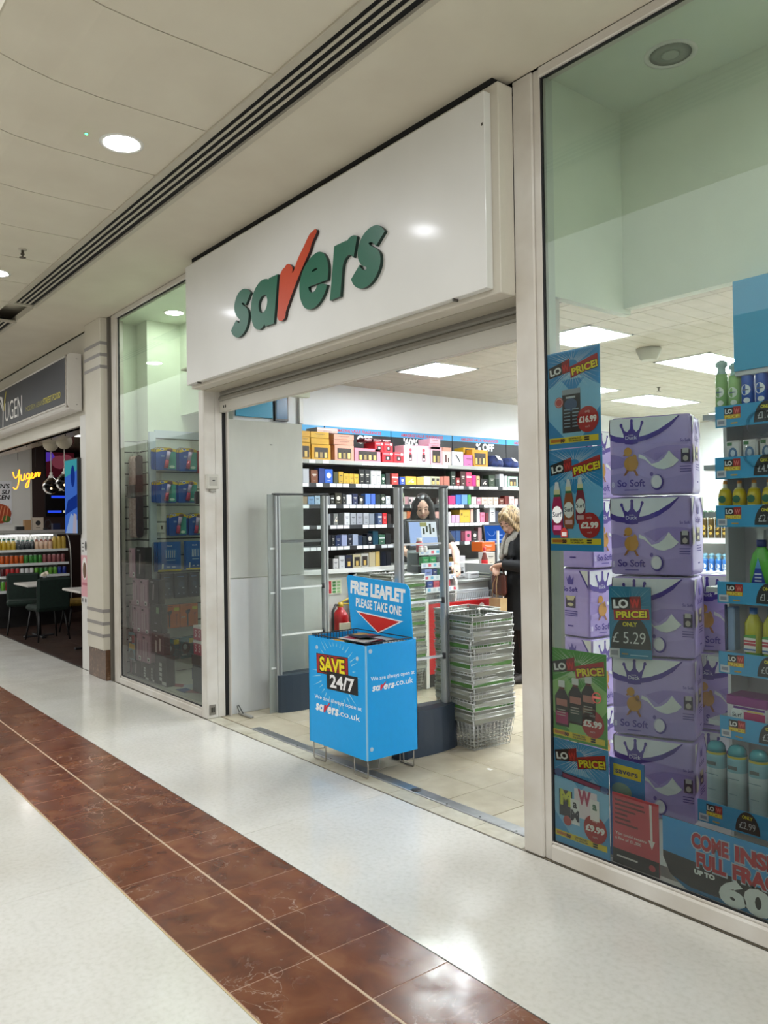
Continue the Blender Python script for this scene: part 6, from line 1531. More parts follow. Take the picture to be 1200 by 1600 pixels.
# fifth shelf: yellow-green bottles
for i in range(4):
    x = -1.685+0.078*i
    o = bottle(x, YR+0.07, 0.938, 0.036, 0.215, [(0.95, 0, '4c9a3a:0.2'), (1, 0.04, '4c9a3a:0.2'), (1, 0.12, 'b8b424:0.2'), (1, 0.7, 'b8b424:0.2'), (0.5, 0.85, 'a8a428:0.2'), (0.45, 0.88, '3a6ab0:0.3'), (0.45, 1.0, '3a6ab0:0.3')], 'yellow-green dish soap bottle, %s from the left on the fifth window shelf' % ORD[i]); o['group'] = 'dish soap bottles on the fifth window shelf'
    P = Print((x-0.025, YR+0.033, 0.938), eps=0.0004); P.rect(0.0, 0.03, 0.05, 0.09, 'e4e4e0'); P.poly([(0, 0.09), (0.05, 0.09), (0.05, 0.105), (0, 0.1)], '4c9a3a'); P.rect(0.0, 0.058, 0.05, 0.068, 'b83a4a'); P.rect(0.0, 0.072, 0.05, 0.08, 'b83a4a'); P.rect(0.0, 0.038, 0.05, 0.044, '3a6ab0'); P.mb.build('label_print', o)
# sixth shelf: purple trays and washing capsules box
for i in range(3):
    x = -1.79+0.185*i
    o = solid('detergent_box', MB().box(x, x+0.175, YR+0.03, YR+0.16, 0.662, 0.74, 'd4cfd8:0.35', 0.004).box(x-0.002, x+0.177, YR+0.026, YR+0.16, 0.735, 0.775, '8a2a80:0.35', 0.004), 'white and magenta detergent box, %s from the left on the sixth window shelf' % ORD[i], 'detergent box', 'detergent boxes on the sixth window shelf')
    P = Print((x, YR+0.03, 0.662), eps=0.0004); P.rect(0.075, 0.01, 0.165, 0.05, 'b8206a'); P.ell(0.045, 0.035, 0.028, 0.03, 'e4e8ec', 16); P.text('Surf', 0.045, 0.025, 0.018, '1c2440', 0.01, al='c'); P.rect(0.03, 0.06, 0.165, 0.07, '6a2a90'); P.rect(0.09, 0.052, 0.16, 0.058, 'e0c45a'); P.mb.build('label_print', o)
# bottom shelf: teal cans with domed caps
def teal(x, i):
    y, z, r, h = YR-0.005, 0.304, 0.042, 0.27
    m = MB(); m.lathe([(0.94*r, 0), (r, 0.012), (r, 0.60*h), (r, 0.78*h), (0.93*r, 0.82*h)], None, (x, y, z), 20, mats=['a9bcc0:0.3', 'a9bcc0:0.3', '6aa0ac:0.3', '6aa0ac:0.3'])
    o = solid('deodorant_can', m, 'teal can with domed cap, %s from the left on the bottom window shelf' % ORD[i], 'spray can', 'teal cans on the bottom window shelf', (x, y, z))
    MB().lathe([(r*0.96, 0.815*h), (r*0.96, 0.85*h)], 'bcb02c:0.3', (x, y, z), 20, caps=False).build('neck_band', o)
    MB().lathe([(r*0.93, 0.85*h), (r*0.86, 0.93*h), (r*0.6, 0.985*h), (r*0.2, h)], '1c8a98:0.2', (x, y, z), 18).build('cap', o)
    P = Print((x-0.028, y-r-0.001, z), eps=0.0004); P.rect(0.008, 0.175, 0.048, 0.19, '4a5a58'); P.rect(0.0, 0.135, 0.056, 0.138, '5a7a80'); P.rect(0.01, 0.07, 0.046, 0.074, '8aa0a4'); P.mb.build('label_print', o)
for i in range(6): teal(-1.822+0.093*i, i)
# blue header panel and clear domes
t = thing('blue_header_panel', 'plain blue header panel standing above the window shelving', 'shop sign', (-1.2, 0.48, 2.03))
MB().box(-1.725, -0.7, 0.47, 0.478, 2.16, 2.545, '2f98c4:0.25', 0.002).build('panel', t); MB().box(-1.725, -0.7, 0.478, 0.52, 2.14, 2.165, 'c4c8cc:0.4', 0.002).build('ledge', t)
for x in (-1.71, -0.75): MB().box(x, x+0.02, 0.50, 0.82, 2.03, 2.14, 'c4c6c8:0.4').build('support', t)
for i, (x, z) in enumerate(((-1.60, 1.925), (-1.615, 1.80))):
    m = MB(); m.lathe([(0.055, 0), (0.05, 0.02), (0.03, 0.036), (0.004, 0.042)], 'clear_plastic', (0, 0, 0), 20); m.v = [(x+p[0], YR-0.014-p[2], z+p[1]) for p in m.v]
    o = solid('clear_dome', m, 'clear plastic dome fixed to the %s window price strip' % ('top' if i == 0 else 'second'), 'display dome')

# ================================================================ far gondola of cans seen between the packs and the shelving
fg = thing('far_gondola', 'far white gondola of sprays seen between the packs and the window shelving', 'shelving', (-3.7, 5.2, 0))
MB().box(-4.9, -3.0, 5.30, 5.36, 0, 1.75, 'c4c4be:0.5').build('back_panel', fg)
FL = [1.30, 0.93, 0.63, 0.30, 0.08]
for z in FL:
    MB().box(-4.9, -3.0, 5.0, 5.30, z-0.03, z-0.003, 'e0e2e2:0.4').box(-4.9, -3.0, 4.99, 5.0, z-0.045, z+0.01, 'd8e4ec:0.4').build('shelf', fg)
pc = {}
for k, (z, c, cp, h, dc) in enumerate(((1.30, '4a3a1c', '1c3a24', 0.30, 'b0903a'), (0.93, '3a78c8', '8ac0e0', 0.22, 'e4ecf4'), (0.63, '8ab0c0', '6a9aac', 0.24, 'e0e6ea'), (0.30, '16181c', 'c8382c', 0.24, 'd83a34'), (0.08, 'd0483c', '1c1c1e', 0.17, '1a1a1c'))):
    for i in range(16):
        x = -4.55+0.075*i; lab = '%s spray can, %s from the left on the %s far gondola shelf' % (['dark gold', 'blue', 'pale teal', 'black', 'red'][k], ORD[i], ['top', 'second', 'third', 'fourth', 'lowest'][k])
        if i == 0: pc[k] = can(x, z, 0.032, h, c, cp, dc, lab, 'cans on the far gondola', y=5.06)
        else: can(x, z, 0.032, h, c, cp, dc, lab, 'cans on the far gondola', y=5.06, old=pc[k])

# ceiling fittings inside the shop
def inner_fit(kind, x, y, lab):
    t = thing(kind, lab, 'speaker' if 'speaker' in kind else 'sprinkler', (x, y, 3.03))
    if 'speaker' in kind:
        m = MB(); m.lathe([(0.11, 0), (0.11, -0.02), (0.075, -0.10), (0.06, -0.105)], 'a8a89c:0.5', (x, y, 3.03), 8); m.build('body', t)
    else:
        MB().lathe([(0.025, 0), (0.01, -0.01), (0.01, -0.04)], '6a665c:0.4', (x, y, 3.03), 10).build('body', t); MB().lathe([(0.025, -0.05), (0.025, -0.053)], '6a665c:0.4', (x, y, 3.03), 10).build('deflector', t)
inner_fit('ceiling_speaker', -4.04, 3.42, 'grey box speaker under the shop ceiling between two light panels')
inner_fit('sprinkler_head', -5.2, 5.4, 'small sprinkler head on the shop ceiling beyond the speaker')
inner_fit('sprinkler_head', -4.60, 2.35, 'small sprinkler head on the shop ceiling near the doorway light')

# ================================================================ LEFT WINDOW
XL = -7.45
def card_on_wall(y0, y1, z0, z1, d, shape, mat, name, label, cat, grp, off=0.0, parts=None):
    """a pack hung on the slat wall, facing +x; shape: outline in (0..1, 0..1)"""
    w, h = y1-y0, z1-z0
    m = MB(); m.prism([(p[0]*w, p[1]*h) for p in shape], (XL+off, y0, z0), (0, 1, 0), (0, 0, 1), (d, 0, 0), mat)
    o = solid(name, m, label, cat, grp, (XL+off, (y0+y1)/2, z0))
    P = Print((XL+off+d, y0, z0), (0, 1, 0), (0, 0, 1), (1, 0, 0), 0.0008)
    if parts: parts(P, w, h); P.mb.build('printed_front', o)
    return o
def foot_face(P, w, h):
    P.poly([(0, h*0.88), (w*0.3, h*0.99), (w*0.7, h), (w, h*0.92), (w, h*0.82), (w*0.5, h*0.88), (0, h*0.78)], 'd0b028'); P.ell(w*0.3, h*0.92, w*0.11, h*0.05, 'e8e4d0', 14); P.ell(w*0.3, h*0.92, w*0.08, h*0.03, '2a5ab0', 14)
    P.rect(w*0.55, h*0.06, w*0.98, h*0.82, '3f9a94'); P.rect(w*0.25, h*0.58, w*0.42, h*0.66, '7a9ac8'); P.ell(w*0.78, h*0.16, w*0.14, h*0.06, 'c8e0d8', 12)
def foot_pack(y0, y1, z0, z1, lab, n=3):
    for k in range(n-1, -1, -1):
        off = 0.018*(n-1-k)
        o = card_on_wall(y0-0.016*k, y1-0.016*k, z0+0.004*k, z1+0.002*k, 0.010, [(0.02, 0), (0.98, 0), (1, 0.05), (1, 0.88), (0.7, 1), (0.3, 1), (0, 0.9), (0, 0.05)], '1a50a4:0.3', 'foot_file_pack', ('front ' if k == 0 else ['', 'middle ', 'rear '][k])+lab, 'blister pack', 'foot file packs on the slat wall', off, foot_face)
    w, h = y1-y0, z1-z0; x = XL+off+0.012
    m = MB(); m.tube([(x+0.012, y0+w*0.46, z0+h*0.10), (x+0.015, y0+w*0.52, z0+h*0.45)], 0.02, 'b03a58:0.3', 10, radii=[0.022, 0.017]); m.build('file_handle', o)
    m = MB(); m.tube([(x+0.015, y0+w*0.52, z0+h*0.45), (x+0.018, y0+w*0.60, z0+h*0.82)], 0.017, 'b4a4c8:0.25', 10, radii=[0.016, 0.02]); m.build('file_neck', o)
    m = MB(); m.box(x+0.008, x+0.03, y0+w*0.52, y0+w*0.78, z0+h*0.82, z0+h*0.96, '6a4a4c:0.4', 0.008); m.build('file_head', o)
foot_pack(0.275, 0.483, 2.065, 2.286, 'blue foot file pack, top row left, on the slat wall'); foot_pack(0.512, 0.699, 2.061, 2.291, 'blue foot file pack, top row right, on the slat wall')
foot_pack(0.275, 0.478, 1.746, 1.966, 'blue foot file pack, second row left, on the slat wall'); foot_pack(0.502, 0.697, 1.748, 1.966, 'blue foot file pack, second row right, on the slat wall')
foot_pack(0.410, 0.590, 1.425, 1.647, 'blue foot file pack, third row left, on the slat wall', 2); foot_pack(0.615, 0.765, 1.425, 1.641, 'blue foot file pack, third row right, on the slat wall', 2)
SQ = [(0, 0), (1, 0), (1, 1), (0, 1)]
card_on_wall(0.715, 0.80, 2.046, 2.269, 0.03, SQ, 'a01c30:0.3', 'red_pack', 'red pack at the end of the top row by the window post', 'blister pack', None, 0, lambda P, w, h: P.rect(w*0.2, h*0.1, w*0.5, h*0.9, 'c8505c'))
o = solid('wall_socket', MB().box(XL-0.035, XL-0.02, 0.30, 0.385, 1.455, 1.555, 'd2d4ce:0.4', 0.004).box(XL-0.02, XL-0.012, 0.345, 0.36, 1.49, 1.525, '2a2c2e'), 'white wall socket plate on the slat wall left of the third row', 'socket')
def tooth(P, w, h):
    P.rect(0, 0, w, h*0.06, 'd4be20')
    P.rect(w*0.3, h*0.45, w*0.8, h*0.74, '3a7cc8')
    for i in range(5): P.poly([(w*(0.34+0.09*i), h*0.46), (w*(0.37+0.09*i), h*0.46), (w*(0.385+0.09*i), h*0.70), (w*(0.36+0.09*i), h*0.72)], 'd4dce4', True)
    P.l += 1; P.text('Oral-B', w*0.5, h*0.84, h*0.05, 'dfe6f0', 0.02, al='c'); P.rect(w*0.35, h*0.36, w*0.75, h*0.39, '9ac0e4'); P.rect(w*0.36, h*0.12, w*0.5, h*0.16, 'c0d4ec'); P.rect(w*0.6, h*0.12, w*0.75, h*0.16, 'c0d4ec'); P.poly([(w*0.14, h*0.08), (w*0.22, h*0.08), (w*0.24, h*0.26), (w*0.16, h*0.26)], 'd8e0e8')
for k in range(3): card_on_wall(0.285-0.012*k, 0.520-0.012*k, 1.08, 1.366, 0.012, SQ, '1c60b4:0.3', 'toothbrush_pack', ['front', 'middle', 'rear'][k]+' blue toothbrush head pack of the left hook on the slat wall', 'pack', 'toothbrush packs on the slat wall', 0.03-0.013*k, tooth if k == 0 else None)
for k in range(2): card_on_wall(0.575-0.012*k, 0.757-0.012*k, 1.085, 1.368, 0.012, SQ, '1c60b4:0.3', 'toothbrush_pack', ['front', 'rear'][k]+' blue toothbrush head pack of the right hook on the slat wall', 'pack', 'toothbrush packs on the slat wall', 0.03-0.013*k, tooth if k == 0 else None)
def navy(P, w, h):
    P.poly([(w*0.1, h*0.1), (w*0.9, h*0.1), (w*0.8, h*0.75), (w*0.3, h*0.8)], '24344a'); P.rect(w*0.2, h*0.84, w*0.7, h*0.88, '5a78a0'); P.ell(w*0.5, h*0.55, w*0.2, h*0.12, '3c5068', 12); P.rect(w*0.55, h*0.38, w*0.72, h*0.43, 'a8b4c4'); P.rect(w*0.25, h*0.16, w*0.36, h*0.2, '8a98ac'); P.rect(w*0.62, h*0.16, w*0.72, h*0.2, '8a98ac')
for i, (a, b) in enumerate(((0.318, 0.440), (0.452, 0.590), (0.605, 0.715))): card_on_wall(a, b, 0.815, 1.055, 0.04, SQ, '16243a:0.3', 'shaver_pack', 'dark navy shaver pack, %s in its row on the slat wall' % ORD[i], 'pack', 'navy packs on the slat wall', 0, navy)
def razor(P, w, h):
    P.poly([(w*0.3, h*0.72), (w*0.58, h*0.78), (w*0.54, h*0.64), (w*0.46, h*0.56), (w*0.46, h*0.04), (w*0.38, h*0.04), (w*0.38, h*0.56), (w*0.32, h*0.62)], '2a1e18'); P.rect(w*0.68, h*0.74, w*0.97, h*0.88, 'd8c430'); P.rect(w*0.05, h*0.42, w*0.3, h*0.46, 'f0dcc0'); P.rect(w*0.3, h*0.93, w*0.6, h*0.96, '7a3a14'); P.poly([(w*0.74, h*0.6), (w*0.9, h*0.62), (w*0.84, h*0.5), (w*0.84, h*0.1), (w*0.8, h*0.1), (w*0.8, h*0.5)], 'a85018')
for i, (a, b) in enumerate(((0.324, 0.505), (0.512, 0.698))): card_on_wall(a, b, 0.523, 0.747, 0.03, SQ, 'd8701c:0.35', 'razor_pack', 'orange razor pack, %s of the pair on the slat wall' % ['left', 'right'][i], 'pack', 'orange razor packs', 0, razor)
def tealf(P, w, h): P.ell(w*0.4, h*0.5, w*0.3, h*0.3, '0f3a46', 12); P.ell(w*0.35, h*0.55, w*0.15, h*0.14, '8aa4ac', 10); P.rect(w*0.1, h*0.14, w*0.45, h*0.22, 'a8bcc0'); P.rect(w*0.62, h*0.72, w*0.95, h*0.94, 'd0c030')
for i, (a, b) in enumerate(((0.340, 0.495), (0.502, 0.655))): card_on_wall(a, b, 0.215, 0.42, 0.04, SQ, '17606e:0.35', 'hair_tool_pack', 'teal pack low on the slat wall, %s of the pair' % ['left', 'right'][i], 'pack', 'teal packs', 0, tealf)
# fluffy sock bundles on a hook
for i, (x0, x1, mt, lab) in enumerate(((-7.745, -7.66, 'plush_pink', 'pink fluffy slipper socks hanging at the left of the trio'), (-7.655, -7.575, 'plush_pink', 'pink fluffy slipper socks hanging in the middle of the trio'), (-7.57, -7.48, 'plush_dark', 'dark plum fluffy socks hanging at the right of the trio'))):
    xc, rx = (x0+x1)/2, (x1-x0)/2
    m = MB(); m.lathe([(0.5, 0), (0.85, 0.02), (1, 0.06), (0.98, 0.36), (0.9, 0.40), (0.95, 0.5), (0.92, 0.72), (0.98, 0.76), (0.85, 0.79), (0.4, 0.8)], mt, (0, 0, 0), 16); m.v = [(xc+p[0]*rx, 0.155+p[1]*0.035, 1.41+p[2]) for p in m.v]
    o = solid('fluffy_socks', m, lab, 'socks', 'fluffy socks hanging in the left window', (xc, 0.155, 1.41))
    if i < 2: MB().box(x0-0.002, x1+0.002, 0.115, 0.195, 1.80, 1.93, '5a5c60:0.5', 0.01).build('paper_band', o)
    MB().tube([(xc, 0.155, 2.2), (xc, 0.16, 2.26), (xc, 0.22, 2.27)], 0.003, 'chrome', 5).build('hook', o)
# boxes stacked on the sill: pink hair tools, black and grey boxes
speckled('bay_card', [(0.3, 'b8b6ae'), (0.7, 'c6c4bc')], 8, 0.6)
def sill_box(x0, x1, z0, z1, d, col, label, style, grp, y=0.10):
    m = MB().box(x0+0.001, x1-0.001, y, y+d, z0, z1-0.001, col+':0.35', 0.003); nm_ = 'hair_tool_box'
    o = solid(nm_, m, label, 'hair tool box', grp)
    w, h = x1-x0, z1-z0; P = Print((x0, y, z0), eps=0.0005)
    if style == 'pink':
        P.rect(w*0.42, h*0.2, w*0.52, h*0.82, 'c8b4bc'); P.rect(w*0.62, h*0.25, w*0.70, h*0.75, '8a6a78'); P.rect(w*0.62, h*0.06, w*0.92, h*0.2, 'e4dfe2'); P.rect(w*0.68, h*0.09, w*0.84, h*0.15, '2c2428'); P.rect(w*0.14, h*0.86, w*0.38, h*0.93, '5a4650'); P.rect(w*0.2, h*0.16, w*0.26, h*0.8, 'd8c4cc')
    elif style == 'black':
        P.poly([(w*0.38, h*0.15), (w*0.5, h*0.15), (w*0.56, h*0.8), (w*0.44, h*0.8)], 'a89a9c'); P.rect(w*0.2, h*0.88, w*0.5, h*0.92, '9a9a9e'); P.rect(w*0.64, h*0.2, w*0.7, h*0.7, '5a4a50')
    elif style == 'white text':
        [P.rect(w*0.40, h*(0.14+0.16*q), w*0.60, h*(0.26+0.16*q), 'd0d2d0', True) for q in range(4)]; P.l += 1; P.rect(w*0.6, h*0.03, w*0.95, h*0.14, 'd8d8d4')
    elif style == 'grey': P.rect(w*0.55, h*0.68, w*0.78, h*0.9, '8aa884'); P.rect(w*0.4, h*0.3, w*0.6, h*0.34, '8a8a8e'); P.rect(w*0.3, h*0.02, w*0.6, h*0.06, 'a0a0a2')
    elif style == 'red': P.rect(w*0.28, h*0.05, w*0.42, h*0.62, 'b8a8a4'); P.rect(w*0.62, h*0.15, w*0.74, h*0.75, 'c0b0ac'); P.rect(w*0.3, h*0.8, w*0.5, h*0.86, 'a89894')
    P.mb.build('printed_front', o); return o
gp, gb = 'pink hair tool boxes in the left window', 'dark hair tool boxes in the left window'
C4 = 'b58fa0'
sill_box(-7.630, -7.415, 0.086, 0.236, 0.05, '2c2a2c', 'black box at the foot of the left pink column', 'black', gb)
sill_box(-7.412, -7.205, 0.086, 0.240, 0.06, '2c2a2c', 'black box with white upright lettering at the foot of the right pink column', 'white text', gb)
sill_box(-7.203, -7.075, 0.086, 0.255, 0.06, '333134', 'black box with white upright lettering beside the sill corner', 'white text', gb)
sill_box(-7.07, -6.806, 0.086, 0.357, 0.08, '2e2e30', 'dark grey box at the right end of the sill boxes', 'white text', gb)
sill_box(-7.570, -7.377, 0.240, 0.500, 0.045, C4, 'pink box, lowest in the left column', 'pink', gp); sill_box(-7.370, -7.165, 0.244, 0.502, 0.045, C4, 'pink box, lowest in the right column', 'pink', gp)
sill_box(-7.584, -7.397, 0.502, 0.760, 0.045, C4, 'pink box, middle of the left column', 'pink', gp); sill_box(-7.392, -7.199, 0.504, 0.760, 0.045, C4, 'pink box, middle of the right column', 'pink', gp)
sill_box(-7.594, -7.418, 0.763, 1.022, 0.045, C4, 'pink box, top of the left column', 'pink', gp); sill_box(-7.409, -7.224, 0.763, 1.022, 0.045, C4, 'pink box, top of the right column', 'pink', gp)
sill_box(-7.735, -7.598, 0.086, 0.30, 0.05, C4, 'pink box low against the window frame', 'pink', gp, 0.12); sill_box(-7.74, -7.598, 0.54, 0.805, 0.05, C4, 'pink box upright against the window frame beside the columns', 'pink', gp, 0.12)
sill_box(-7.735, -7.60, 0.302, 0.538, 0.05, '3a3638', 'dark box between the two pink boxes by the frame', 'black', gb, 0.12)
sill_box(-7.160, -6.880, 0.357, 0.550, 0.06, '4a1620', 'dark red hair tool box right of the pink columns', 'red', gb, 0.11); sill_box(-7.190, -6.930, 0.552, 0.805, 0.06, '38383b', 'charcoal box with a green label above the dark red box', 'grey', gb, 0.11); sill_box(-7.215, -6.99, 0.807, 1.03, 0.06, '1c1c20', 'black box at the top right of the sill boxes', 'black', gb, 0.11)
sill_box(-7.672, -7.520, 1.024, 1.311, 0.06, 'b88ea2', 'tall pink box on top of the left pink column', 'pink', gp, 0.10); sill_box(-7.508, -7.275, 1.024, 1.324, 0.07, '17161a', 'tall black box on top of the right pink column', 'black', gb, 0.10)
t = thing('price_card', 'low price card leaning against the frame corner in the left window', 'price card', (-7.62, 0.08, 0.24))
MB().box(-7.665, -7.50, 0.082, 0.086, 0.24, 0.50, '5f8a94:0.4').build('card', t)
P = Print((-7.665, 0.082, 0.24)); P.rect(0.01, 0.15, 0.09, 0.23, '161618'); P.rect(0.09, 0.16, 0.155, 0.235, '8a2a24'); P.text('LO', 0.02, 0.17, 0.04, 'dcdcdc', 0.04, w=0.06); P.rect(0.02, 0.10, 0.155, 0.15, 'c09a2a'); P.poly([(0.08+0.07*math.cos(a), 0.01+0.08*math.sin(a)) for a in A], '3a3c3a'); P.build('print', t)
# right end of the bay: pink soap packs, grey bin, leaflets on the sill floor
for i, z in enumerate((0.43, 0.555)):
    o = solid('soap_pack', MB().box(-6.36, -6.20, 0.15, 0.22, z, z+0.12, 'b03a58:0.35', 0.004).box(-6.36, -6.20, 0.149, 0.221, z+0.10, z+0.122, 'dcd4d6:0.4'), 'pink and white soap pack, %s of two beside the window post' % ['lower', 'upper'][i], 'pack', 'soap packs by the window post')
    P = Print((-6.36, 0.148, z), eps=0.0006); P.text('S', 0.05, 0.03, 0.06, 'e8c8d0', 0.02, al='c'); P.text('S', 0.12, 0.03, 0.06, 'e8c8d0', 0.02, al='c'); P.mb.build('printed_front', o)
solid('grey_box', MB().box(-6.50, -6.16, 0.2, 0.42, 0.086, 0.335, '4c555c:0.5', 0.008).box(-6.50, -6.16, 0.2, 0.42, 0.335, 0.345, '8a98ac:0.5', 0.003), 'dark grey crate under the soap packs in the left window', 'crate')
solid('soap_stand', MB().box(-6.38, -6.18, 0.14, 0.30, 0.346, 0.428, '2a2c30:0.5', 0.004), 'black riser between the crate and the soap packs', 'riser')
for i in range(4):
    z = 0.96+0.17*i
    o = solid('shelf_ticket', MB().box(-6.47+0.02*i, -6.36+0.02*i, 0.30, 0.306, z, z+0.07, '9ab8cc:0.3', 0.002), 'pale blue shelf ticket, %s from the bottom, along the left window post' % ORD[i], 'price ticket', 'tickets along the left window post')
solid('ticket_rail', MB().box(-6.40, -6.385, 0.308, 0.32, 0.35, 1.75, 'b8c4cc:0.3'), 'thin upright ticket rail behind the left window post', 'rail')
for i in range(6):
    x = -6.95+0.13*i; y = 0.16+0.05*(i % 3); a = 0.5*math.sin(i*2.1); c, s = math.cos(a), math.sin(a)
    m = MB(); m.prism([(-0.09, -0.05), (0.09, -0.05), (0.09, 0.05), (-0.09, 0.05)], (x, y, 0.0855+0.0015*i), (c, s, 0), (-s, c, 0), (0, 0, 0.001), ['8a96a4', 'a04a5a', 'b4bcc8', '4a5a8a', '9a6a74', 'c0c4c8'][i])
    solid('loose_leaflet', m, 'loose leaflet lying flat on the left window sill, %s' % ['pale blue', 'red', 'grey', 'dark blue', 'dusky pink', 'white'][i], 'leaflet')
o = solid('purple_packs', MB().box(-6.98, -6.55, 0.42, 0.52, 0.0865, 0.20, '3c4674:0.4', 0.006), 'dark blue packs lying at the back of the left window sill', 'pack')
P = Print((-6.98, 0.42, 0.0865), eps=0.0006)
for i in range(5): P.rect(0.02+0.08*i, 0.02, 0.08+0.08*i, 0.09, ['5a649a', '6a74a8', '4c5688'][i % 3], True)
P.mb.build('printed_front', o)
solid('paper_scrap', MB().box(-3.50, -3.46, 0.74, 0.765, 0.0, 0.0012, 'e4e2dc:0.6'), 'tiny white scrap of paper on the shop floor before the nearest baskets', 'paper scrap')
solid('drain_cover', MB().lathe([(0.03, 0), (0.03, 0.0015), (0.012, 0.002)], '2c2a28:0.5', (-3.48, 0.155, 0.006), 14), 'small dark round cap on the metal threshold strip', 'floor cap')

# ================================================================ PILASTER AND RESTAURANT NEXT DOOR
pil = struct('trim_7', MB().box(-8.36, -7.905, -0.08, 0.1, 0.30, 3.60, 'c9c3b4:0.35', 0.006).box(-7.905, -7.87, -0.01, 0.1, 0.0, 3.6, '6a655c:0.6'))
speckled('pilaster_cream', [(0.3, 'c8c2b2'), (0.7, 'd0cabb')], 3, 0.3)
pil.data.materials[0] = M('pilaster_cream')
for z in (3.345, 3.23, 3.11, 0.69, 0.565, 0.445): MB().box(-8.364, -7.903, -0.083, 0.05, z-0.016, z+0.016, '8f8a86:0.4').build('groove_band', pil)
MB().box(-8.40, -7.905, -0.055, 0.1, 0.0, 0.30, 'brown_marble_base', 0.004).build('marble_base', pil)
MB().lathe([(0.022, 0), (0.03, 0.004), (0.012, 0.01)], '141414:0.5', (0, 0, 0), 10).build('hole_cover', pil).matrix_local = Matrix.Translation((-7.903, 0.02, 0.97)) @ Matrix.Rotation(PI/2, 4, 'Y')
wp = struct('trim_8', MB().box(-8.78, -8.36, 0.0, 0.1, 0, 2.72, 'd9d7d2:0.4', 0.003))
P = Print((-8.70, 0, 0.10)); P.poly([(0.18, 0.22), (0.32, 0.46), (0.36, 0.30), (0.30, 0.18), (0.26, 0.24), (0.22, 0.14)], 'd2a91c:0.5'); P.build('yellow_sticker', wp)
struct('wall_front', MB().box(-16, -8.36, 0.02, 0.12, 2.62, 3.6, 'cfcabd:0.5'))
# menu posters and the upright digital screen on the white post
t = thing('menu_poster', 'white and pink menu poster on the white post below the digital screen', 'poster', (-8.7, -0.004, 0.70))
MB().box(-8.77, -8.55, -0.006, 0.0, 0.70, 1.40, 'd8d6d4:0.5').build('sheet', t)
P = Print((-8.77, -0.006, 0.70)); P.rect(0.0, 0.08, 0.22, 0.52, 'd9a0a8'); P.ell(0.11, 0.38, 0.075, 0.12, 'e8e6e2'); P.ell(0.11, 0.36, 0.055, 0.085, '6a4a34'); P.rect(0.03, 0.20, 0.19, 0.23, 'b86a78')
for z in (0.56, 0.60, 0.64): P.rect(0.03, z, 0.1, z+0.014, '5a5854', True)
P.l += 1; P.ell(0.16, 0.62, 0.03, 0.05, '2a2826'); P.rect(0.03, 0.02, 0.06, 0.06, '3a3836'); P.rect(0.12, 0.02, 0.16, 0.06, '3a3836'); P.build('print', t)
t = thing('digital_screen', 'tall digital advertising screen showing blue on the white post', 'screen', (-8.98, 0.0, 1.45))
MB().box(-9.20, -8.75, -0.04, 0.0, 1.44, 2.27, '101216:0.35', 0.006).build('casing', t)
for nm_, c, s in (('ad_blue', '3a62b4', 0.55), ('ad_teal', '3a8f96', 0.55), ('ad_deep', '16307c', 0.5), ('ad_pale', '8098c0', 0.55), ('ad_skin', 'a09aa8', 0.5)): emit(nm_, c, s)
P = Print((-9.185, -0.041, 1.455)); P.rect(0, 0, 0.42, 0.80, 'ad_blue'); P.poly([(0, 0.62), (0.42, 0.68), (0.42, 0.80), (0, 0.80)], 'ad_teal'); P.poly([(0, 0.2), (0.42, 0.28), (0.42, 0.42), (0.1, 0.36)], 'ad_deep'); P.poly([(0.02, 0.0), (0.42, 0.0), (0.42, 0.14), (0.2, 0.22)], 'ad_pale'); P.ell(0.28, 0.62, 0.07, 0.12, 'ad_deep'); P.poly([(0.26, 0.0), (0.38, 0.0), (0.40, 0.2), (0.3, 0.22)], 'ad_skin'); P.build('display', t)
# sign box
ys = thing('restaurant_sign', 'dark blue-grey light box sign reading Yugen modern asian street food', 'shop sign', (-10.6, -0.08, 2.77))
m = MB(); r = 0.10
prof = [(0.0, 2.77), (-0.07, 2.77)]+[(-0.07-0.08*math.sin(a), 2.85-0.08*math.cos(a)) for a in [PI/2*k/5 for k in range(1, 6)]]+[(-0.15+0.05*(1-math.cos(a)), 3.33+0.05*math.sin(a)) for a in [PI/2*k/5 for k in range(6)]]+[(0.0, 3.38)]
m.prism(prof, (-12.4, 0, 0), (0, 1, 0), (0, 0, 1), (3.69, 0, 0), 'd6d2cc:0.35'); m.build('light_box', ys)
MB().box(-12.4, -8.76, -0.156, -0.148, 2.85, 3.335, '161d29:0.4', 0.003).build('face_panel', ys)
MB().box(-8.765, -8.725, -0.158, -0.10, 2.80, 3.36, '9a948c:0.25:0.7', 0.006).build('edge_trim', ys)
MB().box(-12.4, -8.76, -0.158, -0.12, 2.825, 2.85, 'b0aaa0:0.25:0.6', 0.004).build('edge_trim', ys)
for z in (2.83, 3.32): MB().lathe([(0.008, 0), (0.008, 0.004)], '4a4844', (-8.71, -0.05, z), 8).build('screw', ys)
P = Print((-12.3, -0.1565, 2.85))
P.text('UGEN', 1.02, 0.06, 0.255, 'e6e4e0', 0.0, w=0.82)
P.poly([(0.88, 0.0), (0.92, 0.0), (0.95, 0.26), (0.88, 0.40), (0.70, 0.43), (0.84, 0.34), (0.90, 0.24)], 'e6e4e0'); P.poly([(0.70, 0.38), (0.86, 0.30), (0.905, 0.20), (0.83, 0.28)], 'e6e4e0')
P.poly([(0.95, 0.22), (0.99, 0.34), (1.07, 0.45), (1.10, 0.45), (1.02, 0.30), (0.97, 0.2)], 'c4b430')
P.text('MODERN ASIAN', 2.02, 0.075, 0.062, '9a9450', 0.0, w=0.70); P.text('STREET FOOD', 2.74, 0.075, 0.07, 'c4b848', 0.012, w=0.64)
P.build('lettering', ys)
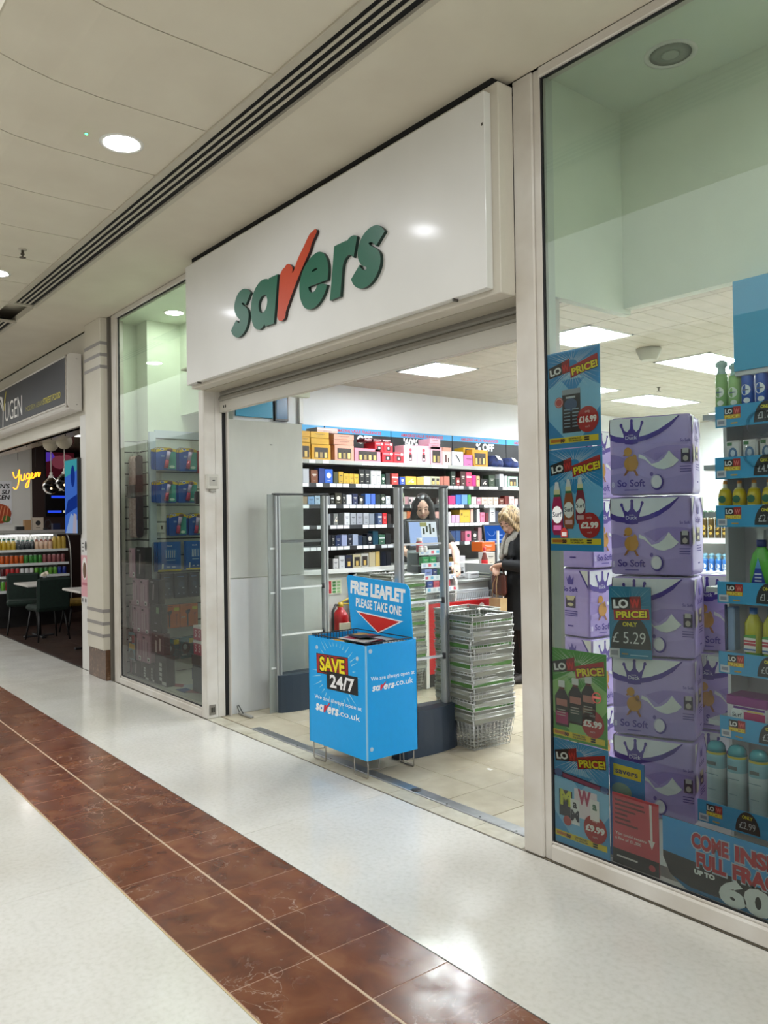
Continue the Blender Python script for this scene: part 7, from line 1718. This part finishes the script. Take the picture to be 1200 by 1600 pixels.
# interior shell
yf = struct('floor', MB().box(-16, -8.36, 0.004, 4.2, -0.06, -0.002, '1e1512:0.5'))
k = 0
for i in range(12):
    for j in range(5):
        x = -8.75-0.5*i; y = 0.26+0.5*j
        if k == 0: yt = MB().box(-0.247, 0.247, -0.247, 0.247, -0.008, 0.0, 'dark_boards', 0.001).build('floor_tile', yf); yt.location = (x, y, 0)
        else: piece(yt, yf, (x, y, 0))
        k += 1
struct('wall_left', MB().box(-14.7, -14.6, 0.0, 1.03, 0, 2.95, 'd8d6d0:0.5').box(-14.72, -14.6, 1.04, 4.2, 0, 3.2, '2c1712:0.55').box(-14.62, -14.595, 1.02, 1.05, 0, 3.0, 'c9c5bc:0.4'))
struct('wall_back', MB().box(-14.7, -8.3, 4.1, 4.2, 0, 3.0, '2a1a16:0.6'))
struct('wall_right', MB().box(-8.44, -8.36, 0.1, 4.2, 0, 3.0, '6a625a:0.6'))
struct('wall_left', MB().box(-16, -15.9, -0.02, 4.2, 0, 3.0, '6a625a:0.6'))
yc = struct('ceiling', MB().box(-16, -8.36, 0.1, 4.2, 2.9, 2.96, '8f8474:0.15'))
MB().box(-16, -8.6, 0.3, 0.36, 2.66, 2.9, 'd2ccc0:0.4').build('bulkhead', yc)
MB().box(-16, -8.8, 0.06, 0.30, 2.62, 2.66, 'b4aa9a:0.2').build('soffit', yc)
for i in range(6): MB().lathe([(0.006, 0), (0.006, 0.03)], '3a3834', (-9.2-0.55*i, 0.14, 2.60), 8).build('hook', yc)
# lit panel strips in the restaurant ceiling
for i, (x, y) in enumerate(((-13.4, 0.75), (-12.0, 1.1), (-10.2, 1.2))):
    t = thing('strip_light', ['bright strip light over the fridge counter', 'bright strip light over the tables', 'round bright light near the pendant bulbs'][i], 'ceiling light', (x, y, 2.88))
    MB().box(x-0.10, x+0.10, y-0.35, y+0.35, 2.86, 2.9, 'cfcabf:0.4', 0.006).build('housing', t); MB().box(x-0.07, x+0.07, y-0.32, y+0.32, 2.852, 2.86, 'fridge_tube').build('tube', t)
# neon
def neon():
    t = thing('neon_sign', 'glowing orange neon script reading Yugen hanging in the restaurant window', 'neon sign', (-12.1, 0.3, 2.07))
    S = 1.42/10.0
    def stroke(pts):
        q = []
        n = len(pts)
        for i in range(n-1):
            p0, p1, p2, p3 = [Vector(pts[min(max(i+j, 0), n-1)]) for j in (-1, 0, 1, 2)]
            for k in range(5):
                u = k/5; q.append(0.5*((2*p1)+(p2-p0)*u+(2*p0-5*p1+4*p2-p3)*u*u+(3*p1-p0-3*p2+p3)*u*u*u))
        q.append(Vector(pts[-1]))
        return [(-12.78+p.x*S, 0.3, 2.13+p.y*S*0.33) for p in q]
    S_ = [[(0, 4.6), (0.3, 3.4), (0.9, 2.6), (1.6, 2.8), (2.2, 3.8), (2.5, 4.9)], [(2.5, 4.9), (2.4, 3.0), (2.2, 1.0), (1.6, -0.6), (0.8, -0.9), (0.1, -0.4)],
          [(3.2, 3.2), (3.1, 2.0), (3.6, 1.4), (4.2, 1.9), (4.4, 3.2), (4.4, 2.0), (4.8, 1.5)], [(6.2, 3.0), (5.6, 3.2), (5.1, 2.4), (5.5, 1.6), (6.1, 2.2), (6.2, 3.0), (6.1, 1.0), (5.6, -0.8), (4.8, -0.7), (5.2, 0.3), (6.6, 1.7)],
          [(6.6, 1.9), (7.4, 2.5), (7.2, 3.1), (6.8, 2.7), (6.9, 1.8), (7.6, 1.6), (8.1, 2.1)], [(8.1, 2.1), (8.3, 3.0), (8.4, 1.8), (8.7, 2.7), (9.2, 2.9), (9.3, 1.8), (9.7, 2.0), (9.9, 2.9)]]
    for st in S_: MB().tube(stroke(st), 0.0085, 'neon_orange', 6).build('neon_tube', t)
    MB().tube([(-12.5, 0.3, 2.5), (-12.5, 0.3, 2.66)], 0.003, '2a2a2a', 4).build('wire', t); MB().tube([(-11.6, 0.3, 2.35), (-11.6, 0.3, 2.66)], 0.003, '2a2a2a', 4).build('wire', t)
neon()
# pendants with ceiling discs
for i, (x, y, zb, lab) in enumerate(((-11.0, 0.335, 2.06, 'smoked glass pendant bulb nearer the neon sign'), (-10.6, 0.385, 2.09, 'smoked glass pendant bulb nearer the digital screen'))):
    t = thing('pendant_lamp', lab+', hanging from a pale disc', 'pendant lamp', (x, y, zb-0.12))
    MB().ball((x, y, 2.62), 0.10, 'c4bba6:0.4', 20, 12, (1, 1, 1)).build('ceiling_disc', t)
    MB().tube([(x, y, zb+0.16), (x, y, 2.54)], 0.006, 'd6d2ca:0.5', 5).build('cord', t)
    MB().lathe([(0.032, 0), (0.034, 0.05), (0.018, 0.07), (0.018, 0.10)], 'd8d4cc:0.4', (x, y, zb+0.08), 14).build('lamp_holder', t)
    MB().lathe([(0.03, 0.115), (0.05, 0.10), (0.098, 0.045), (0.11, 0.0), (0.098, -0.05), (0.06, -0.095), (0.01, -0.112)], 'bulb_glass', (x, y, zb), 20, caps=False).build('bulb', t)
    MB().ball((x, y, zb-0.03), 0.014, 'bulb_glow', 8, 6).build('filament', t)
# wall poster and menu screen
t = thing('food_poster', 'white food poster with black lettering and a grilled chicken dish', 'poster', (-14.59, 0.6, 1.6))
MB().box(-14.6, -14.588, 0.35, 0.72, 1.58, 2.30, 'e2e2e6:0.5').build('sheet', t)
P = Print((-14.588, 0.35, 1.58), (0, 1, 0), (0, 0, 1), (1, 0, 0), 0.001)
for i, (tx, z) in enumerate((("EN'S", 0.60), ('SU', 0.50), ('KEN', 0.41))): P.text(tx, 0.34, z, 0.075, '141418', 0.03, 0.15, al='r')
P.ell(0.16, 0.17, 0.2, 0.17, 'a8401c'); P.ell(0.28, 0.08, 0.07, 0.06, '4a6a24')
for i in range(5): P.poly([(0.02+0.06*i, 0.05), (0.04+0.06*i, 0.05), (0.12+0.05*i, 0.3), (0.105+0.05*i, 0.3)], 'd88a5a', True)
P.l += 1; P.build('print', t)
t = thing('menu_screen', 'dark wall menu screen with pink and blue food pictures', 'screen', (-14.59, 1.45, 1.7))
MB().box(-14.598, -14.57, 1.26, 2.0, 1.70, 2.85, '0c0a0c:0.3', 0.004).build('casing', t)
for nm_, c, s in (('menu_pink', '8a4250', 0.3), ('menu_red', '4a1620', 0.3), ('menu_violet', '5a3ab0', 0.4), ('menu_white', 'd8d8e0', 0.8), ('menu_blue', '2a4ae0', 0.6), ('menu_cream', 'b8b49a', 0.7)): emit(nm_, c, s)
P = Print((-14.57, 1.26, 1.70), (0, 1, 0), (0, 0, 1), (1, 0, 0), 0.001)
P.rect(0.02, 0.68, 0.5, 1.12, 'menu_red'); P.poly([(0.02, 0.95), (0.2, 1.0), (0.12, 1.12), (0.02, 1.12)], 'menu_violet'); P.ell(0.25, 0.95, 0.14, 0.12, 'menu_pink', 12); P.ell(0.36, 1.02, 0.1, 0.07, 'menu_pink', 12); P.text('PRE ORDER', 0.05, 0.56, 0.07, 'menu_white', 0.02, w=0.45); P.rect(0.12, 0.45, 0.4, 0.50, 'menu_cream'); P.rect(0.04, 0.06, 0.27, 0.1, 'menu_blue'); P.rect(0.30, 0.06, 0.48, 0.1, 'menu_cream'); P.rect(0.1, 0.32, 0.5, 0.36, 'menu_blue'); P.build('display', t)
# fridge counter
fr = thing('fridge_counter', 'glass fronted fridge counter stocked with bottles and cans', 'display fridge', (-13.3, 0.5, 0))
FX = -13.0; FY0, FY1 = -0.0+0.02, 1.2
MB().box(FX-0.75, FX-0.05, FY0, FY1, 0.0, 0.16, '1c1a1a:0.4').build('base', fr)
MB().box(FX-0.75, FX-0.70, FY0, FY1, 0.16, 1.42, 'b8bab8:0.3:0.4').build('back_panel', fr)
m = MB(); m.prism([(-0.75, 1.44), (-0.32, 1.44), (-0.2, 1.40), (-0.2, 1.43), (-0.31, 1.47), (-0.75, 1.47)], (FX, FY0, 0), (1, 0, 0), (0, 0, 1), (0, FY1-FY0, 0), 'a8a8a4:0.3:0.5'); m.build('top', fr)
MB().box(FX-0.30, FX-0.26, FY0+0.03, FY0+0.62, 1.385, 1.41, 'fridge_tube').build('light_tube', fr); MB().box(FX-0.30, FX-0.26, FY0+0.68, FY1-0.2, 1.385, 1.41, 'fridge_tube').build('light_tube', fr)
curve = [(-0.2, 1.40), (-0.1, 1.33), (-0.03, 1.2), (0.0, 1.0), (0.0, 0.55)]
m = MB()
for (a, za), (b, zb) in zip(curve[:-1], curve[1:]): m.add([(FX+a, FY0, za), (FX+a, FY1, za), (FX+b, FY1, zb), (FX+b, FY0, zb)], [(0, 1, 2, 3)], 'clear_plastic', True)
m.build('curved_glass', fr)
m = MB(); m.tube([(FX+a, FY1, z) for a, z in curve]+[(FX, FY1, 0.16)], 0.012, 'a8a8a4:0.3:0.6', 6); m.build('end_frame', fr)
FS = {0: (1.165, -0.12), 1: (0.955, -0.08), 2: (0.77, -0.06), 3: (0.55, -0.05)}
for k_, (z, d) in FS.items():
    MB().box(FX-0.70, FX+d, FY0, FY1-0.01, z-0.02, z, 'c8cccc:0.3').box(FX+d, FX+d+0.008, FY0, FY1-0.01, z-0.03, z+0.01, 'e8ecec:0.3').build('shelf', fr)
MB().box(FX-0.02, FX, FY0, FY1, 0.16, 0.52, '101012:0.4').build('front_panel', fr)
def drink(kind, y, x, z):
    if kind == 'y': return [(0.9, 0, 'c9a82a:0.3'), (1, 0.05, 'c9a82a:0.3'), (1, 0.55, 'd8c060:0.3'), (0.6, 0.72, 'd8d4c4:0.3'), (0.62, 0.76, '1f6a4a:0.4'), (0.62, 0.9, 'e4e4e0:0.4'), (0.55, 1.0, 'e4e4e0')]
    if kind == 'k': return [(0.9, 0, '1a1e22:0.3'), (1, 0.05, '20282c:0.3'), (1, 0.55, '3a4448:0.3'), (0.6, 0.72, '1f6a5a:0.4'), (0.62, 0.78, 'e4e4e0:0.4'), (0.55, 1.0, 'e4e4e0')]
    if kind == 'b': return [(0.9, 0, 'd4a884:0.3'), (1, 0.05, 'dcb898:0.3'), (1, 0.62, '8a4a34:0.3'), (0.5, 0.76, '8a3a2a:0.3'), (0.62, 0.8, 'e8e4e0:0.4'), (0.55, 1.0, 'e4e4e0')]
    if kind == 'g': return [(0.9, 0, 'b89838:0.3'), (1, 0.05, 'c4a648:0.3'), (1, 0.8, 'c4a648:0.3'), (0.75, 0.9, 'b89838:0.3'), (0.7, 1.0, 'b89838')]
    c = {'o': 'c85a1c', 'n': '3f8a3a', 'p': '9a5a5c', 'r': 'b83030', 'w': 'dcdcdc', 'l': '68a838', 'u': '2a3c9a', 'd': '5a1a20'}[kind]
    return [(0.8, 0, 'c8ccd0:0.3:0.6'), (1, 0.06, c+':0.3'), (1, 0.9, c+':0.3'), (0.78, 0.97, 'd4d8dc:0.3:0.6'), (0.78, 1.0, 'd4d8dc')]
DN = {'y': 'yellow juice bottle', 'k': 'black juice bottle', 'b': 'peach drink bottle', 'g': 'gold drink bottle', 'o': 'orange can', 'n': 'green can', 'p': 'dusky pink can', 'r': 'red can', 'w': 'white bottle', 'l': 'lime green can', 'u': 'blue can', 'd': 'dark red can'}
FR = {0: ('yyyykkkkbbbbgggg', 0.068, 0.036, 0.20), 1: ('oooooonnnnpppppp', 0.069, 0.032, 0.13), 2: ('ddrrrwwwlnnlluuu', 0.07, 0.032, 0.12), 3: ('llrwwwnwww', 0.07, 0.032, 0.15)}
for k_, (seq, st, r, h) in FR.items():
    pro = {}; cnt = {}
    for i, ch in enumerate(seq):
        y = 0.15+st*i+(0.04 if k_ == 0 else 0); z, d = FS[k_]; x = FX+d-0.06
        if y > 1.15: break
        cnt[ch] = cnt.get(ch, 0)+1
        lab = '%s %s in its row on the %s fridge shelf, counting from the left' % (ORD[cnt[ch]-1], DN[ch], ['top', 'second', 'third', 'bottom'][k_])
        if ch in pro: o = dup(pro[ch], (x, y, z+0.001), 0, lab, 'drinks in the fridge counter')
        else: pro[ch] = bottle(x, y, z+0.001, r, h, drink(ch, y, x, z), lab, 'drink_bottle' if ch in 'ykbgw' else 'drink_can', 'drink', 10); pro[ch]['group'] = 'drinks in the fridge counter'
# things on the fridge top
for (y, w, d, h, c, lab, nm_) in ((0.62, 0.10, 0.1, 0.16, 'a8835a', 'brown cardboard box on the fridge counter', 'cardboard_box'), (0.74, 0.17, 0.06, 0.20, 'c4b8a8', 'pale printed carton standing on the fridge counter', 'carton'), (0.50, 0.12, 0.1, 0.06, '2a2a2c', 'low black tray on the fridge counter', 'tray'), (1.05, 0.12, 0.1, 0.10, '20284a', 'small blue-black card terminal at the right end of the fridge counter', 'card_terminal')):
    o = perfume_box(y, w, 1.472, h, c, 'disc' if nm_ == 'carton' else 'plain', lab, None, d, FX-0.42, nm_, nm_.replace('_', ' '))
m = MB(); m.tube([(FX-0.45, 0.93, 1.475), (FX-0.45, 0.93, 1.56), (FX-0.45, 0.95, 1.62), (FX-0.45, 1.0, 1.63), (FX-0.45, 1.03, 1.58), (FX-0.45, 1.0, 1.52)], 0.008, '2c2c2e:0.4', 6); solid('tap', m.box(FX-0.50, FX-0.40, 0.90, 0.97, 1.472, 1.50, '1c1c1e:0.4', 0.005), 'small black swan neck tap behind the pale carton', 'tap')
# tables and chairs
def table(x, y, lab):
    t = thing('dining_table', lab, 'table', (x, y, 0))
    MB().box(x-0.35, x+0.35, y-0.24, y+0.24, 0.715, 0.745, 'd2cec8:0.3', 0.006).build('tabletop', t)
    MB().lathe([(0.03, 0.02), (0.03, 0.715)], '17171a:0.4', (x, y, 0), 12).build('column', t)
    MB().box(x-0.25, x+0.25, y-0.03, y+0.03, 0.0, 0.025, '17171a:0.4', 0.006).box(x-0.03, x+0.03, y-0.2, y+0.2, 0.0, 0.025, '17171a:0.4', 0.006).build('foot', t)
table(-11.72, 0.36, 'white restaurant table behind the dark green chairs'); table(-10.15, 0.55, 'white restaurant table half hidden by the white post')
def chair(x, y, ang, mat, lab):
    t = thing('dining_chair', lab, 'chair', (x, y, 0), 'upholstered restaurant chairs', ang)
    T = Matrix.Translation((x, y, 0))
    def go(mb, nm_):
        o = bpy.data.objects.new(nm_, mb.mesh(nm_)); COL.objects.link(o); o.parent = t; return o
    go(MB().box(-0.21, 0.22, -0.22, 0.22, 0.40, 0.48, mat, 0.03), 'seat')
    b = MB().box(0.17, 0.23, -0.22, 0.22, 0.42, 0.85, mat, 0.028)
    b.v = [(p[0]+0.10*max(0, p[2]-0.45), p[1]*(1+0.05*(p[2]-0.4)), p[2]) for p in b.v]; go(b, 'backrest')
    for sx in (-1, 1):
        for sy in (-1, 1): go(MB().tube([(sx*0.15, sy*0.16, 0.41), (sx*0.22, sy*0.21, 0.0)], 0.014, '141416:0.4', 6, radii=[0.016, 0.011]), 'leg')
    return t
chair(-11.32, 0.36, 0.1, 'velvet_green', 'dark green upholstered chair nearest the mall, its back to us')
chair(-12.28, 0.30, 2.9, 'velvet_green', 'dark green upholstered chair on the far side of the white table')
chair(-11.75, 0.92, 1.55, 'velvet_mustard', 'mustard upholstered chair behind the white table')
chair(-10.0, 0.98, 1.5, 'velvet_green', 'green chair whose seat just shows beside the white post')
m = MB()
for i in range(9): m.ball((-11.62+random.uniform(-0.05, 0.05), 0.42+random.uniform(-0.05, 0.05), 0.86+random.uniform(-0.02, 0.03)), 0.022, 'e6dcc8:0.7', 8, 6)
o = solid('flower_vase', MB().lathe([(0.03, 0), (0.035, 0.05), (0.015, 0.1), (0.02, 0.11)], '8a8f94:0.3', (-11.62, 0.42, 0.746), 12), 'small vase of cream flowers on the white table', 'vase')
tag(m.build('flowers', o, o.location), kind='stuff')
